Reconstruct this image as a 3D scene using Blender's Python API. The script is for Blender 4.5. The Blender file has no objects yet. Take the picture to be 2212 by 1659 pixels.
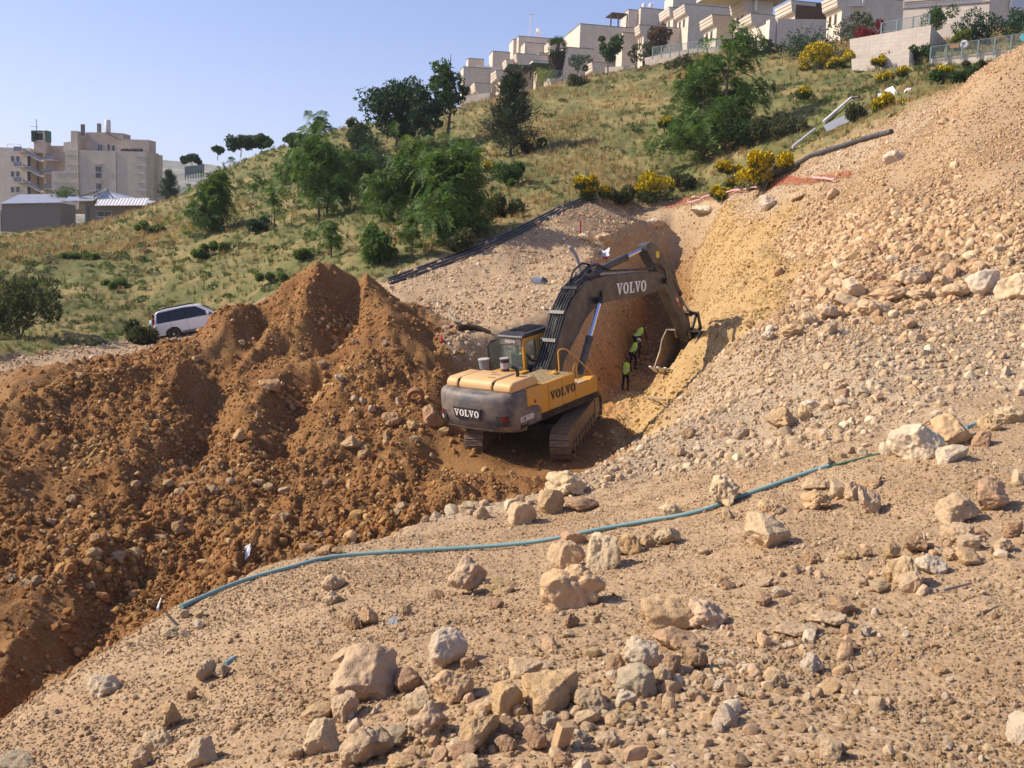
import bpy, bmesh, math, random
import numpy as np
from mathutils import Vector, Matrix, geometry

random.seed(7)
RNG = np.random.default_rng(11)
SC = bpy.context.scene
COL = SC.collection

# ------------------------------------------------------------------ camera
PITCH, ROLL = math.radians(7.0), math.radians(2.0)
W0, H0, F0 = 2212.0, 1659.0, 2212.0 * 35.0 / 36.0      # photo units used for measuring
Fv = np.array([0, math.cos(PITCH), -math.sin(PITCH)])
U0 = np.array([0, math.sin(PITCH), math.cos(PITCH)])
R0 = np.array([1.0, 0, 0])
Rv = math.cos(ROLL) * R0 + math.sin(ROLL) * U0
Uv = math.cos(ROLL) * U0 - math.sin(ROLL) * R0
cam = bpy.data.cameras.new('camera')
cam.sensor_width = 36.0; cam.lens = 35.0; cam.clip_start = 0.1; cam.clip_end = 9000
camo = bpy.data.objects.new('camera', cam); COL.objects.link(camo)
camo.matrix_world = Matrix([[Rv[i], Uv[i], -Fv[i], 0.0] for i in range(3)] + [[0, 0, 0, 1]])
SC.camera = camo

# ------------------------------------------------------------------ sky, sun, exposure
SUN_EL, SUN_AZ = math.radians(37.5), math.radians(-87)     # azimuth from +Y, clockwise seen from above
to_sun = Vector((math.sin(SUN_AZ) * math.cos(SUN_EL), math.cos(SUN_AZ) * math.cos(SUN_EL), math.sin(SUN_EL)))
world = bpy.data.worlds.new('World'); SC.world = world; world.use_nodes = True
wn = world.node_tree; bg = wn.nodes['Background']
sky = wn.nodes.new('ShaderNodeTexSky'); sky.sky_type = 'NISHITA'; sky.sun_disc = False
sky.sun_elevation = SUN_EL; sky.sun_rotation = SUN_AZ; sky.altitude = 800
sky.air_density = 1.0; sky.dust_density = 1.6; sky.ozone_density = 3.0
tint = wn.nodes.new('ShaderNodeMix'); tint.data_type = 'RGBA'; tint.blend_type = 'MULTIPLY'; tint.inputs[0].default_value = 1.0; tint.inputs[7].default_value = (1.16, 1.0, 1.12, 1)
wn.links.new(sky.outputs[0], tint.inputs[6]); wn.links.new(tint.outputs[2], bg.inputs[0]); bg.inputs[1].default_value = 0.125
sl = bpy.data.lights.new('sun', 'SUN'); sl.energy = 4.8; sl.angle = math.radians(0.53); sl.color = (1.0, 0.89, 0.72)
slo = bpy.data.objects.new('sun', sl); COL.objects.link(slo)
slo.rotation_euler = (-to_sun).to_track_quat('-Z', 'Y').to_euler()
SC.view_settings.view_transform = 'Standard'; SC.view_settings.look = 'None'
SC.view_settings.gamma = 1.0; SC.view_settings.use_curve_mapping = False
SC.view_settings.exposure = 0.44
SC.cycles.max_bounces = 6; SC.cycles.diffuse_bounces = 3; SC.cycles.transparent_max_bounces = 8
SC.cycles.use_denoising = True

# ------------------------------------------------------------------ helpers
def ray(u, v):
    d = Fv + Rv * ((u - W0 / 2) / F0) + Uv * ((H0 / 2 - v) / F0)
    return d
def P(u, v, Y):
    """the point at depth Y (metres ahead) on the sight line measured at photo position u, v"""
    d = ray(u, v); return d * (Y / d[1])
def project(p):
    p = np.asarray(p); z = p @ Fv
    return W0 / 2 + F0 * (p @ Rv) / z, H0 / 2 - F0 * (p @ Uv) / z

def tag(o, label=None, cat=None, group=None, kind=None):
    if label: o['label'] = label
    if cat: o['category'] = cat
    if group: o['group'] = group
    if kind: o['kind'] = kind
    return o
def link(o, parent=None):
    COL.objects.link(o)
    if parent is not None: o.parent = parent
    return o
def empty(name, loc=(0, 0, 0), rz=0.0, label=None, cat=None, group=None):
    o = bpy.data.objects.new(name, None); o.empty_display_size = 0.3; COL.objects.link(o)
    o.location = loc; o.rotation_euler = (0, 0, rz)
    return tag(o, label, cat, group)
def from_np(name, V, Fc, mat=None, parent=None, smooth=False, loc=None):
    me = bpy.data.meshes.new(name)
    me.from_pydata([tuple(map(float, v)) for v in V], [], [tuple(int(i) for i in f) for f in Fc]); me.update()
    if mat: me.materials.append(mat)
    if smooth: me.polygons.foreach_set('use_smooth', [True] * len(me.polygons))
    o = bpy.data.objects.new(name, me); link(o, parent)
    if loc is not None: o.location = loc
    return o
def fast_mesh(name, V, T):
    """triangle or quad mesh from numpy arrays"""
    V = np.asarray(V, np.float32); T = np.asarray(T, np.int32); n = T.shape[1]
    me = bpy.data.meshes.new(name)
    me.vertices.add(len(V)); me.vertices.foreach_set('co', V.ravel())
    me.loops.add(T.size); me.loops.foreach_set('vertex_index', T.ravel())
    me.polygons.add(len(T)); me.polygons.foreach_set('loop_start', np.arange(0, T.size, n, dtype=np.int32))
    try: me.polygons.foreach_set('loop_total', np.full(len(T), n, np.int32))
    except Exception: pass
    me.update(calc_edges=True); me.validate()
    return me

class MB:
    """collects boxes, bars, tubes and prisms into one mesh"""
    def __init__(s): s.v = []; s.f = []
    def add(s, V, Fc):
        n = len(s.v); s.v += [tuple(map(float, p)) for p in V]; s.f += [tuple(i + n for i in f) for f in Fc]; return s
    def box(s, a, b, M=None):
        (x0, y0, z0), (x1, y1, z1) = a, b
        V = [(x0, y0, z0), (x1, y0, z0), (x1, y1, z0), (x0, y1, z0), (x0, y0, z1), (x1, y0, z1), (x1, y1, z1), (x0, y1, z1)]
        if M is not None: V = [tuple(M @ Vector(p)) for p in V]
        return s.add(V, [(0, 3, 2, 1), (4, 5, 6, 7), (0, 1, 5, 4), (1, 2, 6, 5), (2, 3, 7, 6), (3, 0, 4, 7)])
    def prism(s, poly, h0, h1, axis='x'):
        """poly in the plane normal to axis, extruded from h0 to h1"""
        n = len(poly)
        def pt(p, h):
            return {'x': (h, p[0], p[1]), 'y': (p[0], h, p[1]), 'z': (p[0], p[1], h)}[axis]
        V = [pt(p, h0) for p in poly] + [pt(p, h1) for p in poly]
        Fc = [tuple(range(n))[::-1], tuple(range(n, 2 * n))] + [(i, (i + 1) % n, n + (i + 1) % n, n + i) for i in range(n)]
        return s.add(V, Fc)
    def tube(s, pts, r, n=8, caps=True):
        pts = [Vector(p) for p in pts]; rs = r if isinstance(r, (list, tuple)) else [r] * len(pts)
        V = []; Fc = []; up = None
        for i, p in enumerate(pts):
            t = (pts[min(i + 1, len(pts) - 1)] - pts[max(i - 1, 0)])
            if t.length < 1e-9: t = Vector((0, 0, 1))
            t.normalize()
            if up is None: up = t.orthogonal().normalized()
            up = (up - t * up.dot(t)); up = up.normalized() if up.length > 1e-6 else t.orthogonal().normalized()
            w = t.cross(up)
            for k in range(n):
                a = 2 * math.pi * k / n
                V.append(p + (up * math.cos(a) + w * math.sin(a)) * rs[i])
        for i in range(len(pts) - 1):
            for k in range(n):
                Fc.append((i * n + k, i * n + (k + 1) % n, (i + 1) * n + (k + 1) % n, (i + 1) * n + k))
        if caps:
            Fc.append(tuple(range(n))[::-1]); Fc.append(tuple(range((len(pts) - 1) * n, len(pts) * n)))
        return s.add(V, Fc)
    def lathe(s, prof, n=16, c=(0, 0), M=None):
        """prof: (radius, z) from bottom to top"""
        V = []; Fc = []
        for r, z in prof:
            for k in range(n):
                a = 2 * math.pi * k / n
                q = Vector((c[0] + r * math.cos(a), c[1] + r * math.sin(a), z))
                V.append(M @ q if M is not None else q)
        m = len(prof)
        for i in range(m - 1):
            for k in range(n):
                Fc.append((i * n + k, i * n + (k + 1) % n, (i + 1) * n + (k + 1) % n, (i + 1) * n + k))
        Fc.append(tuple(range(n))[::-1]); Fc.append(tuple(range((m - 1) * n, m * n)))
        return s.add(V, Fc)
    def build(s, name, mat=None, parent=None, smooth=False, bevel=0, seg=2, loc=None):
        o = from_np(name, s.v, s.f, mat, parent, smooth, loc)
        if bevel:
            m = o.modifiers.new('edge', 'BEVEL'); m.width = bevel; m.segments = seg; m.limit_method = 'ANGLE'; m.angle_limit = math.radians(40)
            m.harden_normals = False
        if smooth:
            try: o.data.set_sharp_from_angle(angle=math.radians(38))
            except Exception: pass
        return o

# ------------------------------------------------------------------ noise
def _h(ix, iy, iz, seed):
    h = (ix.astype(np.uint32) * np.uint32(374761393) + iy.astype(np.uint32) * np.uint32(668265263) + iz.astype(np.uint32) * np.uint32(2147483647 % 1274126177) + np.uint32(seed) * np.uint32(974634777))
    h = (h ^ (h >> np.uint32(13))) * np.uint32(1274126177); h = h ^ (h >> np.uint32(16))
    return (h & np.uint32(0xffff)).astype(np.float32) / 32767.5 - 1.0
def vnoise(x, y, z=None, seed=0):
    x = np.asarray(x, np.float64); y = np.asarray(y, np.float64)
    ix = np.floor(x).astype(np.int64); iy = np.floor(y).astype(np.int64)
    fx = x - ix; fy = y - iy; fx = fx * fx * fx * (fx * (fx * 6 - 15) + 10); fy = fy * fy * fy * (fy * (fy * 6 - 15) + 10)
    if z is None:
        zz = np.zeros_like(ix)
        a = _h(ix, iy, zz, seed); b = _h(ix + 1, iy, zz, seed); c = _h(ix, iy + 1, zz, seed); d = _h(ix + 1, iy + 1, zz, seed)
        return (a + (b - a) * fx) * (1 - fy) + (c + (d - c) * fx) * fy
    z = np.asarray(z, np.float64); iz = np.floor(z).astype(np.int64); fz = z - iz; fz = fz * fz * (3 - 2 * fz)
    out = 0
    for k, wz in ((0, 1 - fz), (1, fz)):
        a = _h(ix, iy, iz + k, seed); b = _h(ix + 1, iy, iz + k, seed); c = _h(ix, iy + 1, iz + k, seed); d = _h(ix + 1, iy + 1, iz + k, seed)
        out = out + wz * ((a + (b - a) * fx) * (1 - fy) + (c + (d - c) * fx) * fy)
    return out
def fbm(x, y, z=None, oct=4, seed=0, gain=0.5, ridged=False):
    s = 0; a = 1.0; t = 0
    for o in range(oct):
        n = vnoise(x * 2 ** o + 17.3 * o, y * 2 ** o - 9.1 * o, None if z is None else z * 2 ** o + 3.7 * o, seed + o)
        if ridged: n = 1 - 2 * np.abs(n)
        s = s + a * n; t += a; a *= gain
    return s / t

# ------------------------------------------------------------------ materials
def nodemat(name):
    m = bpy.data.materials.new(name); m.use_nodes = True
    nt = m.node_tree; return m, nt, nt.nodes['Principled BSDF']
def N(nt, t, **kw):
    n = nt.nodes.new('ShaderNode' + t)
    for k, v in kw.items():
        if k in n.inputs: n.inputs[k].default_value = v
        else: setattr(n, k, v)
    return n
def L(nt, a, b): nt.links.new(a, b)
def ramp(nt, fac, stops):
    r = nt.nodes.new('ShaderNodeValToRGB'); e = r.color_ramp.elements
    while len(e) < len(stops): e.new(0.5)
    for k, (p, c) in enumerate(stops):
        e[k].position = p; e[k].color = (*c, 1) if len(c) == 3 else c
    L(nt, fac, r.inputs[0]); return r.outputs[0]
def mixc(nt, fac, a, b, mode='MIX'):
    m = nt.nodes.new('ShaderNodeMix'); m.data_type = 'RGBA'; m.blend_type = mode
    for sock, val in ((m.inputs[0], fac), (m.inputs[6], a), (m.inputs[7], b)):
        if isinstance(val, (int, float)): sock.default_value = val
        elif isinstance(val, tuple): sock.default_value = (*val, 1)
        else: L(nt, val, sock)
    return m.outputs[2]
def math_(nt, op, a, b=None, clamp=False):
    m = nt.nodes.new('ShaderNodeMath'); m.operation = op; m.use_clamp = clamp
    for i, val in enumerate((a, b)):
        if val is None: continue
        if isinstance(val, (int, float)): m.inputs[i].default_value = val
        else: L(nt, val, m.inputs[i])
    return m.outputs[0]
def noise_(nt, scale, detail=4, rough=0.55, vec=None, w=None):
    n = nt.nodes.new('ShaderNodeTexNoise'); n.inputs['Scale'].default_value = scale; n.inputs['Detail'].default_value = detail; n.inputs['Roughness'].default_value = rough
    if vec is not None: L(nt, vec, n.inputs['Vector'])
    return n.outputs[0]
def coords(nt, kind='Object'):
    t = nt.nodes.new('ShaderNodeTexCoord'); return t.outputs[kind]
def bump(nt, bsdf, h, strength=0.4, dist=0.05):
    b = nt.nodes.new('ShaderNodeBump'); b.inputs['Strength'].default_value = strength; b.inputs['Distance'].default_value = dist
    L(nt, h, b.inputs['Height']); L(nt, b.outputs[0], bsdf.inputs['Normal']); return b
def paint(name, c, rough=0.5, metal=0.0, var=0.12, scale=3.0, dirt=None, dirt_amt=0.4, bump_s=0.0, coat=0.0, spec=0.4):
    """a surface colour with soft mottling and an optional layer of dust that settles in patches"""
    m, nt, b = nodemat(name)
    o = coords(nt)
    n = noise_(nt, scale, 5, 0.6, o)
    c0 = tuple(max(0, x * (1 - var)) for x in c); c1 = tuple(min(1, x * (1 + var)) for x in c)
    colr = ramp(nt, n, [(0.3, c0), (0.7, c1)])
    if dirt:
        n2 = noise_(nt, scale * 0.7 + 0.9, 8, 0.65, o)
        f = ramp(nt, n2, [(0.62 - dirt_amt * 0.5, (0, 0, 0)), (0.75, (dirt_amt * 1.6,) * 3)])
        colr = mixc(nt, f, colr, dirt)
    L(nt, colr, b.inputs['Base Color']); b.inputs['Roughness'].default_value = rough; b.inputs['Metallic'].default_value = metal
    b.inputs['Specular IOR Level'].default_value = spec
    if coat: b.inputs['Coat Weight'].default_value = coat
    if bump_s: bump(nt, b, noise_(nt, scale * 6, 4, 0.6, o), bump_s, 0.02)
    return m
# ------------------------------------------------------------------ the ground: break lines measured on the site, meshed as one sheet
# kinds: g tan gravel, r red-brown spoil, y yellow cut, o orange cut, v grown-over slope, w pale crushed stone, p packed pale track
KINDS = 'gryovwp'
pts = []; edges = []
def line(items, join=True, closed=False):
    first = len(pts)
    for it in items:
        if len(it) == 4:
            u, v, Y, k = it; p = P(u, v, Y); pts.append((p[0], p[1], p[2], k))
        else:
            _, X, Y, z, k = it; pts.append((X, Y, z, k))
    if join:
        for i in range(first, len(pts) - 1): edges.append((i, i + 1))
X = 'xyz'
# ground under and around the camera
line([(X, -14, -6, -3.2, 'g'), (X, -6, -6, -2.2, 'g'), (X, 0, -6, -1.7, 'g'), (X, 8, -6, -1.6, 'g'), (X, 30, -6, -1.0, 'g')], False)
line([(X, -6, 2.5, -3.4, 'g'), (X, 0, 2.5, -2.6, 'g'), (X, 5, 2.5, -2.4, 'g'), (X, 12, 3, -2.2, 'g')], False)
line([(-500, 1800, 8.6, 'g'), (0, 1659, 9.3, 'g'), (550, 1659, 7.6, 'g'), (1106, 1659, 6.5, 'g'), (1659, 1659, 6.1, 'g'), (2212, 1659, 6.0, 'g'), (2700, 1600, 6.0, 'g')], False)
line([(550, 1430, 10.8, 'g'), (1106, 1400, 9.9, 'g'), (1659, 1400, 9.0, 'g'), (2212, 1400, 8.5, 'g'), (2800, 1340, 8.6, 'g')], False)
line([(800, 1260, 14.5, 'g'), (1250, 1270, 12.6, 'g'), (1659, 1200, 12.6, 'g'), (2212, 1150, 12.2, 'g'), (2900, 1080, 12.4, 'g')], False)
# the line the blue pipe lies along
line([(390, 1305, 14.8, 'g'), (650, 1225, 16.2, 'g'), (800, 1207, 16.6, 'g'), (1106, 1183, 16.8, 'g'), (1300, 1145, 16.8, 'g'), (1500, 1108, 16.8, 'g'), (1660, 1058, 16.8, 'g'), (1790, 1008, 17.0, 'g'), (2000, 955, 17.4, 'g'), (2212, 915, 17.8, 'g'), (2900, 830, 18.5, 'g')], False)
# crest of the berm above the pit
line([(-300, 1770, 8.6, 'g'), (0, 1600, 10.2, 'g'), (130, 1480, 12.0, 'g'), (230, 1410, 13.3, 'g'), (340, 1335, 14.8, 'g'), (440, 1280, 15.9, 'g'), (560, 1222, 17.0, 'g'), (680, 1188, 17.9, 'g'), (830, 1148, 18.9, 'g'), (1000, 1092, 20.4, 'w'), (1180, 1052, 21.6, 'w'), (1290, 1008, 23.0, 'w'), (1390, 962, 24.6, 'w'), (1480, 905, 26.6, 'w'), (1590, 882, 27.2, 'w'), (1655, 812, 28.6, 'w'), (1692, 762, 29.8, 'w'), (1606, 728, 32.0, 'w'), (1655, 680, 36.0, 'y'), (1690, 600, 43.0, 'y'), (1640, 530, 53.0, 'y'), (1560, 478, 65.0, 'y'), (1430, 484, 72.0, 'p')])
line([(1640, 722, 31.6, 'w'), (1700, 676, 34.6, 'g'), (1738, 604, 41.0, 'g'), (1700, 540, 50.0, 'g'), (1620, 470, 64.0, 'g')], False)
# foot of the berm, on the pit floor
line([(X, -9.6, 10.6, -7.0, 'r'), (X, -7.7, 12.6, -6.9, 'r'), (X, -7.1, 14.4, -6.9, 'r'), (X, -6.2, 16.3, -6.7, 'r'), (X, -4.9, 17.5, -6.6, 'r'), (X, -3.8, 18.6, -6.45, 'r'), (X, -2.5, 19.8, -6.2, 'r'), (X, -0.9, 21.3, -6.1, 'r'), (X, 0.6, 23.0, -6.0, 'r'), (X, 1.6, 24.6, -5.95, 'r'), (X, 2.6, 26.6, -5.9, 'o')])
# pit floor
line([(-60, 1480, 13.8, 'r'), (100, 1310, 17.0, 'r'), (300, 1210, 20.0, 'r'), (480, 1165, 21.6, 'r'), (650, 1130, 22.6, 'r'), (900, 1045, 26.0, 'r'), (1080, 1030, 27.0, 'r')], False)
line([(X, 1.5, 27.5, -6.1, 'r')], False)
# trench floor, left foot and right foot, with the far end wall
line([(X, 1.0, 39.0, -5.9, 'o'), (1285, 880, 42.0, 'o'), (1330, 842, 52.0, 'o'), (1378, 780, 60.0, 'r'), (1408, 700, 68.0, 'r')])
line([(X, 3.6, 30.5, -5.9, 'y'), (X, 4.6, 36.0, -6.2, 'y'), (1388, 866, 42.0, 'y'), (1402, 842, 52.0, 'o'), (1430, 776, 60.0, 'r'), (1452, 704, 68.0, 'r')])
line([(1392, 652, 71.4, 'r'), (1446, 650, 71.6, 'r')])  # far end set to dark red soil, its shade also put into the colour
line([(1500, 720, 40.0, 'y'), (1540, 640, 48.0, 'y'), (1530, 560, 60.0, 'y')], False)
# top of the trench's left wall and the sandy bench behind
line([(985, 728, 40.0, 'p'), (1080, 712, 42.0, 'p'), (1180, 676, 44.5, 'p'), (1215, 648, 46.5, 'p'), (1243, 600, 52.5, 'p'), (1290, 548, 61.0, 'p'), (1330, 512, 68.0, 'p'), (1430, 492, 73.0, 'p')])
line([(X, -2.6, 38.4, -4.2, 'r'), (X, -0.4, 39.2, -5.0, 'r'), (X, .9, 40.6, -4.6, 'o')], False)
line([(860, 640, 50.0, 'p'), (1000, 640, 50.0, 'p'), (1100, 600, 55.0, 'p'), (1180, 560, 60.0, 'p'), (900, 690, 46.0, 'p')], False)
# black pipe line: border between the bench and the grown-over slope
line([(760, 650, 53.0, 'p'), (840, 612, 54.0, 'p'), (960, 570, 57.0, 'p'), (1080, 524, 61.5, 'p'), (1200, 464, 67.0, 'p'), (1280, 437, 72.0, 'p'), (1340, 470, 76.0, 'p'), (1450, 452, 74.0, 'p'), (1560, 425, 70.0, 'p'), (1650, 398, 67.0, 'w')])
line([(X, -9.0, 57.0, -0.9, 'v'), (840, 590, 58.0, 'v'), (960, 545, 61.0, 'v'), (1080, 500, 65.5, 'v'), (1200, 440, 71.0, 'v'), (1290, 415, 76.0, 'v'), (1450, 435, 79.0, 'v'), (1560, 405, 76.0, 'v'), (1660, 370, 71.0, 'v')])
# spoil heap: foot, ridges and crest
line([(-200, 1230, 18.5, 'r'), (0, 1110, 22.0, 'r'), (230, 1055, 24.2, 'r'), (420, 1060, 25.0, 'r'), (560, 1045, 26.0, 'r'), (700, 992, 28.2, 'r'), (850, 968, 29.6, 'r'), (945, 935, 31.2, 'r')], True)
line([(-200, 900, 26.0, 'r'), (0, 900, 28.5, 'r'), (90, 850, 30.0, 'r'), (190, 772, 33.0, 'r'), (270, 786, 34.2, 'r'), (355, 776, 36.0, 'r'), (425, 716, 38.6, 'r'), (495, 655, 40.5, 'r'), (560, 628, 41.5, 'r'), (620, 590, 42.0, 'r'), (690, 546, 42.5, 'r'), (722, 552, 42.8, 'r'), (780, 590, 43.5, 'r'), (850, 628, 44.5, 'r')])
line([(400, 764, 35.2, 'r'), (372, 820, 32.6, 'r'), (330, 900, 29.6, 'r'), (285, 985, 26.8, 'r')])       # ridges and the gullies between them
line([(482, 838, 35.6, 'r'), (452, 912, 32.6, 'r'), (425, 985, 29.6, 'r'), (400, 1030, 26.8, 'r')])
line([(585, 812, 34.6, 'r'), (560, 878, 31.8, 'r'), (530, 955, 29.0, 'r')])
line([(655, 896, 34.6, 'r'), (630, 952, 31.8, 'r'), (602, 1004, 29.0, 'r')])
line([(745, 765, 36.8, 'r'), (722, 850, 33.6, 'r'), (700, 925, 31.0, 'r')])
line([(676, 602, 41.0, 'r'), (655, 658, 39.6, 'r')]); line([(752, 672, 41.6, 'r'), (735, 712, 40.2, 'r'), (705, 750, 38.8, 'r')])
line([(822, 645, 41.2, 'r'), (850, 680, 39.8, 'r'), (860, 735, 38.0, 'r')]); line([(930, 730, 40.6, 'r'), (935, 775, 38.0, 'r')])
line([(508, 662, 39.6, 'r'), (480, 705, 38.2, 'r')]); line([(575, 712, 39.6, 'r'), (560, 755, 38.0, 'r')])
line([(840, 810, 34.6, 'r'), (920, 860, 33.0, 'r')], False)
line([(130, 900, 29.5, 'r'), (200, 980, 26.6, 'r'), (60, 1000, 25.5, 'r'), (200, 860, 31.0, 'r'), (800, 900, 31.4, 'r')], False)
# the excavator stands on packed, slightly tilted soil
EXY, EXT, EXR, EXS = -0.27610706, 0.13799085, -0.0756893, -0.3994582
EX_POS = Vector((0.93643654, 32.52231407, -5.78534993))
EXM = Matrix.Translation(EX_POS) @ Matrix.Rotation(EXY, 4, 'Z') @ Matrix.Rotation(EXT, 4, 'X') @ Matrix.Rotation(EXR, 4, 'Y')
for lx, ly in ((-2.3, -3.4), (0, -3.6), (2.2, -3.3), (-2.4, 0), (2.3, 0), (-2.2, 2.9), (0, 0), (0, 3.0), (2.1, 2.9)):
    q = EXM @ Vector((lx, ly, -.02)); pts.append((q.x, q.y, q.z, 'r'))
# behind the heap
line([(X, -16.5, 38.4, -4.9, 'r'), (X, -15.0, 39.8, -5.0, 'r'), (X, -13.6, 41.0, -5.0, 'r'), (X, -12.2, 42.4, -4.7, 'r'), (X, -13.0, 44.5, -4.8, 'r'), (X, -10.0, 48.5, -3.6, 'p'), (X, -6.0, 49.5, -1.9, 'p'), (X, -14.0, 51.0, -4.3, 'p')], False)
# dirt road on the left with the car on it
line([(-300, 880, 34.0, 'p'), (0, 812, 41.0, 'p'), (200, 772, 48.0, 'p'), (345, 742, 55.0, 'p'), (470, 712, 57.5, 'p'), (X, -10.5, 54.5, -3.0, 'p')])
line([(-300, 845, 37.0, 'p'), (0, 785, 44.0, 'p'), (200, 748, 51.5, 'p'), (335, 722, 59.0, 'p'), (480, 690, 61.0, 'p'), (X, -11.0, 58.0, -2.3, 'v')])
# grown-over slope
line([(-300, 838, 37.8, 'v'), (0, 776, 45.0, 'v'), (200, 739, 52.6, 'v'), (332, 714, 60.2, 'v'), (480, 680, 62.5, 'v')])
line([(-300, 760, 52, 'v'), (0, 705, 56, 'v'), (200, 690, 60, 'v'), (345, 660, 67, 'v'), (500, 610, 69, 'v'), (650, 540, 68, 'v'), (760, 560, 63, 'v')], False)
line([(-300, 640, 74, 'v'), (0, 610, 76, 'v'), (200, 590, 80, 'v'), (400, 540, 86, 'v'), (600, 480, 86, 'v'), (760, 470, 76, 'v'), (900, 480, 72, 'v'), (1050, 440, 78, 'v')], False)
line([(-300, 520, 128, 'v'), (0, 508, 128, 'v'), (100, 506, 130, 'v'), (189, 492, 134, 'v'), (292, 470, 138, 'v'), (345, 455, 141, 'v'), (480, 395, 130, 'v'), (620, 380, 122, 'v'), (760, 370, 110, 'v'), (900, 390, 94, 'v'), (1100, 350, 96, 'v'), (1300, 345, 94, 'v'), (1450, 380, 88, 'v'), (1600, 330, 82, 'v')], False)
line([(X, -90, 146, -0.5, 'v'), (X, -72, 148, 0.3, 'v'), (X, -60, 150, 1.0, 'v'), (X, -56, 156, 3.0, 'v'), (410, 402, 158, 'v'), (480, 350, 165, 'v'), (560, 332, 158, 'v'), (640, 300, 150, 'v'), (740, 272, 142, 'v'), (850, 290, 132, 'v'), (940, 270, 136, 'v'), (1005, 222, 150, 'v'), (1090, 205, 158, 'v'), (1180, 190, 158, 'v'), (1280, 165, 152, 'v'), (1400, 140, 142, 'v'), (1560, 118, 132, 'v'), (1690, 118, 122, 'v'), (1790, 160, 108, 'v'), (1850, 152, 104, 'v'), (2000, 148, 97, 'v'), (2130, 142, 92, 'v'), (2400, 120, 90, 'v'), (2900, 60, 90, 'v')])
line([(1250, 260, 118, 'v'), (1450, 230, 108, 'v'), (1600, 230, 98, 'v'), (1750, 230, 86, 'v'), (1950, 190, 80, 'v'), (1700, 330, 76, 'v'), (1850, 270, 72, 'v')], False)
# mound of crushed stone on the right
line([(1800, 735, 29.5, 'w'), (1900, 705, 30.5, 'w'), (2050, 690, 31.0, 'w'), (2212, 672, 31.0, 'w'), (2800, 620, 31.0, 'w')])
line([(1720, 860, 26.5, 'w'), (1900, 840, 25.0, 'w'), (2212, 810, 25.0, 'w'), (2800, 760, 25.0, 'w'), (1800, 930, 21.5, 'w'), (1500, 990, 22.5, 'w'), (1300, 1080, 19.5, 'g')], False)
line([(1760, 640, 36.5, 'g'), (1820, 560, 40.0, 'g'), (1900, 520, 40.5, 'g'), (2212, 420, 40.0, 'g'), (2800, 250, 41, 'g')], False)
line([(1780, 450, 52.0, 'g'), (1900, 380, 50.5, 'g'), (2050, 290, 50.0, 'g')], False)
line([(1620, 428, 64.0, 'w'), (1730, 365, 61.0, 'w'), (1820, 322, 59.0, 'w'), (1900, 286, 57.0, 'w'), (1990, 238, 55.5, 'w'), (2062, 202, 55.0, 'g'), (2130, 138, 54.0, 'g'), (2212, 92, 52.5, 'g'), (2420, -20, 52, 'g'), (2800, -190, 52, 'g')])
line([(X, 16.6, 66.5, 7.0, 'v'), (X, 19.2, 64.5, 8.4, 'v'), (X, 21.8, 63.0, 9.6, 'v'), (X, 24.0, 62.0, 10.6, 'v'), (X, 26.5, 61.5, 11.2, 'v'), (X, 29.0, 61.0, 11.4, 'v'), (X, 33, 60, 12.2, 'v'), (X, 50, 60, 14.0, 'v')])
# beyond the frame
line([(X, -120, 20, -14, 'v'), (X, -60, 20, -9.0, 'v'), (X, -30, 22, -6.6, 'r'), (X, -22, 10, -6.8, 'r'), (X, -16, 3, -5.0, 'g'), (X, -30, -6, -6.0, 'g'), (X, -90, 70, -6, 'v'), (X, -140, 130, 0, 'v'), (X, -200, 200, 0, 'v')], False)
line([(X, 60, 10, 1.0, 'g'), (X, 60, 30, 3.0, 'w'), (X, 80, 60, 18.0, 'g'), (X, 140, 60, 26, 'v'), (X, 140, 140, 42, 'v'), (X, 90, 140, 38, 'v'), (X, 60, 160, 38, 'v'), (X, 20, 200, 37, 'v')], False)
# hilltop and the far side
line([(X, -110, 240, 1.0, 'v'), (X, -60, 240, 2.0, 'v'), (X, -62, 180, 1.0, 'v'), (X, -46, 190, 6.0, 'v'), (X, -30, 200, 12.0, 'v'), (X, -10, 230, 22, 'v'), (X, -15, 175, 17, 'v')], False)
line([(X, -400, 700, -30, 'v'), (X, -100, 700, -30, 'v'), (X, 80, 700, 30, 'v'), (X, 400, 700, 50, 'v'), (X, 500, 300, 60, 'v'), (X, 300, 40, 30, 'v'), (X, 60, 260, 46, 'v'), (X, 140, 260, 54, 'v'), (X, -450, 300, -20, 'v'), (X, -300, 60, -18, 'v')], False)

pa = np.array([p[:3] for p in pts])
kw = np.array([[1.0 if p[3] == k else 0.0 for k in KINDS] for p in pts])
cv, ce, cf, ov, oe, of = geometry.delaunay_2d_cdt([Vector((p[0], p[1])) for p in pts], edges, [], 0, 1e-4)
cz = np.zeros(len(cv)); ck = np.zeros((len(cv), len(KINDS)))
for i, c in enumerate(cv):
    if ov[i]:
        cz[i] = pa[ov[i][0], 2]; ck[i] = kw[ov[i][0]]
    else:                                   # where two break lines cross
        d2 = (pa[:, 0] - c[0]) ** 2 + (pa[:, 1] - c[1]) ** 2; j = np.argsort(d2)[:3]; w_ = 1 / (d2[j] + 1e-3)
        cz[i] = (pa[j, 2] * w_).sum() / w_.sum(); ck[i] = (kw[j] * w_[:, None]).sum(0) / w_.sum()
        print('CROSS', tuple(c), [pts[k][:3] for k in j])
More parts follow.
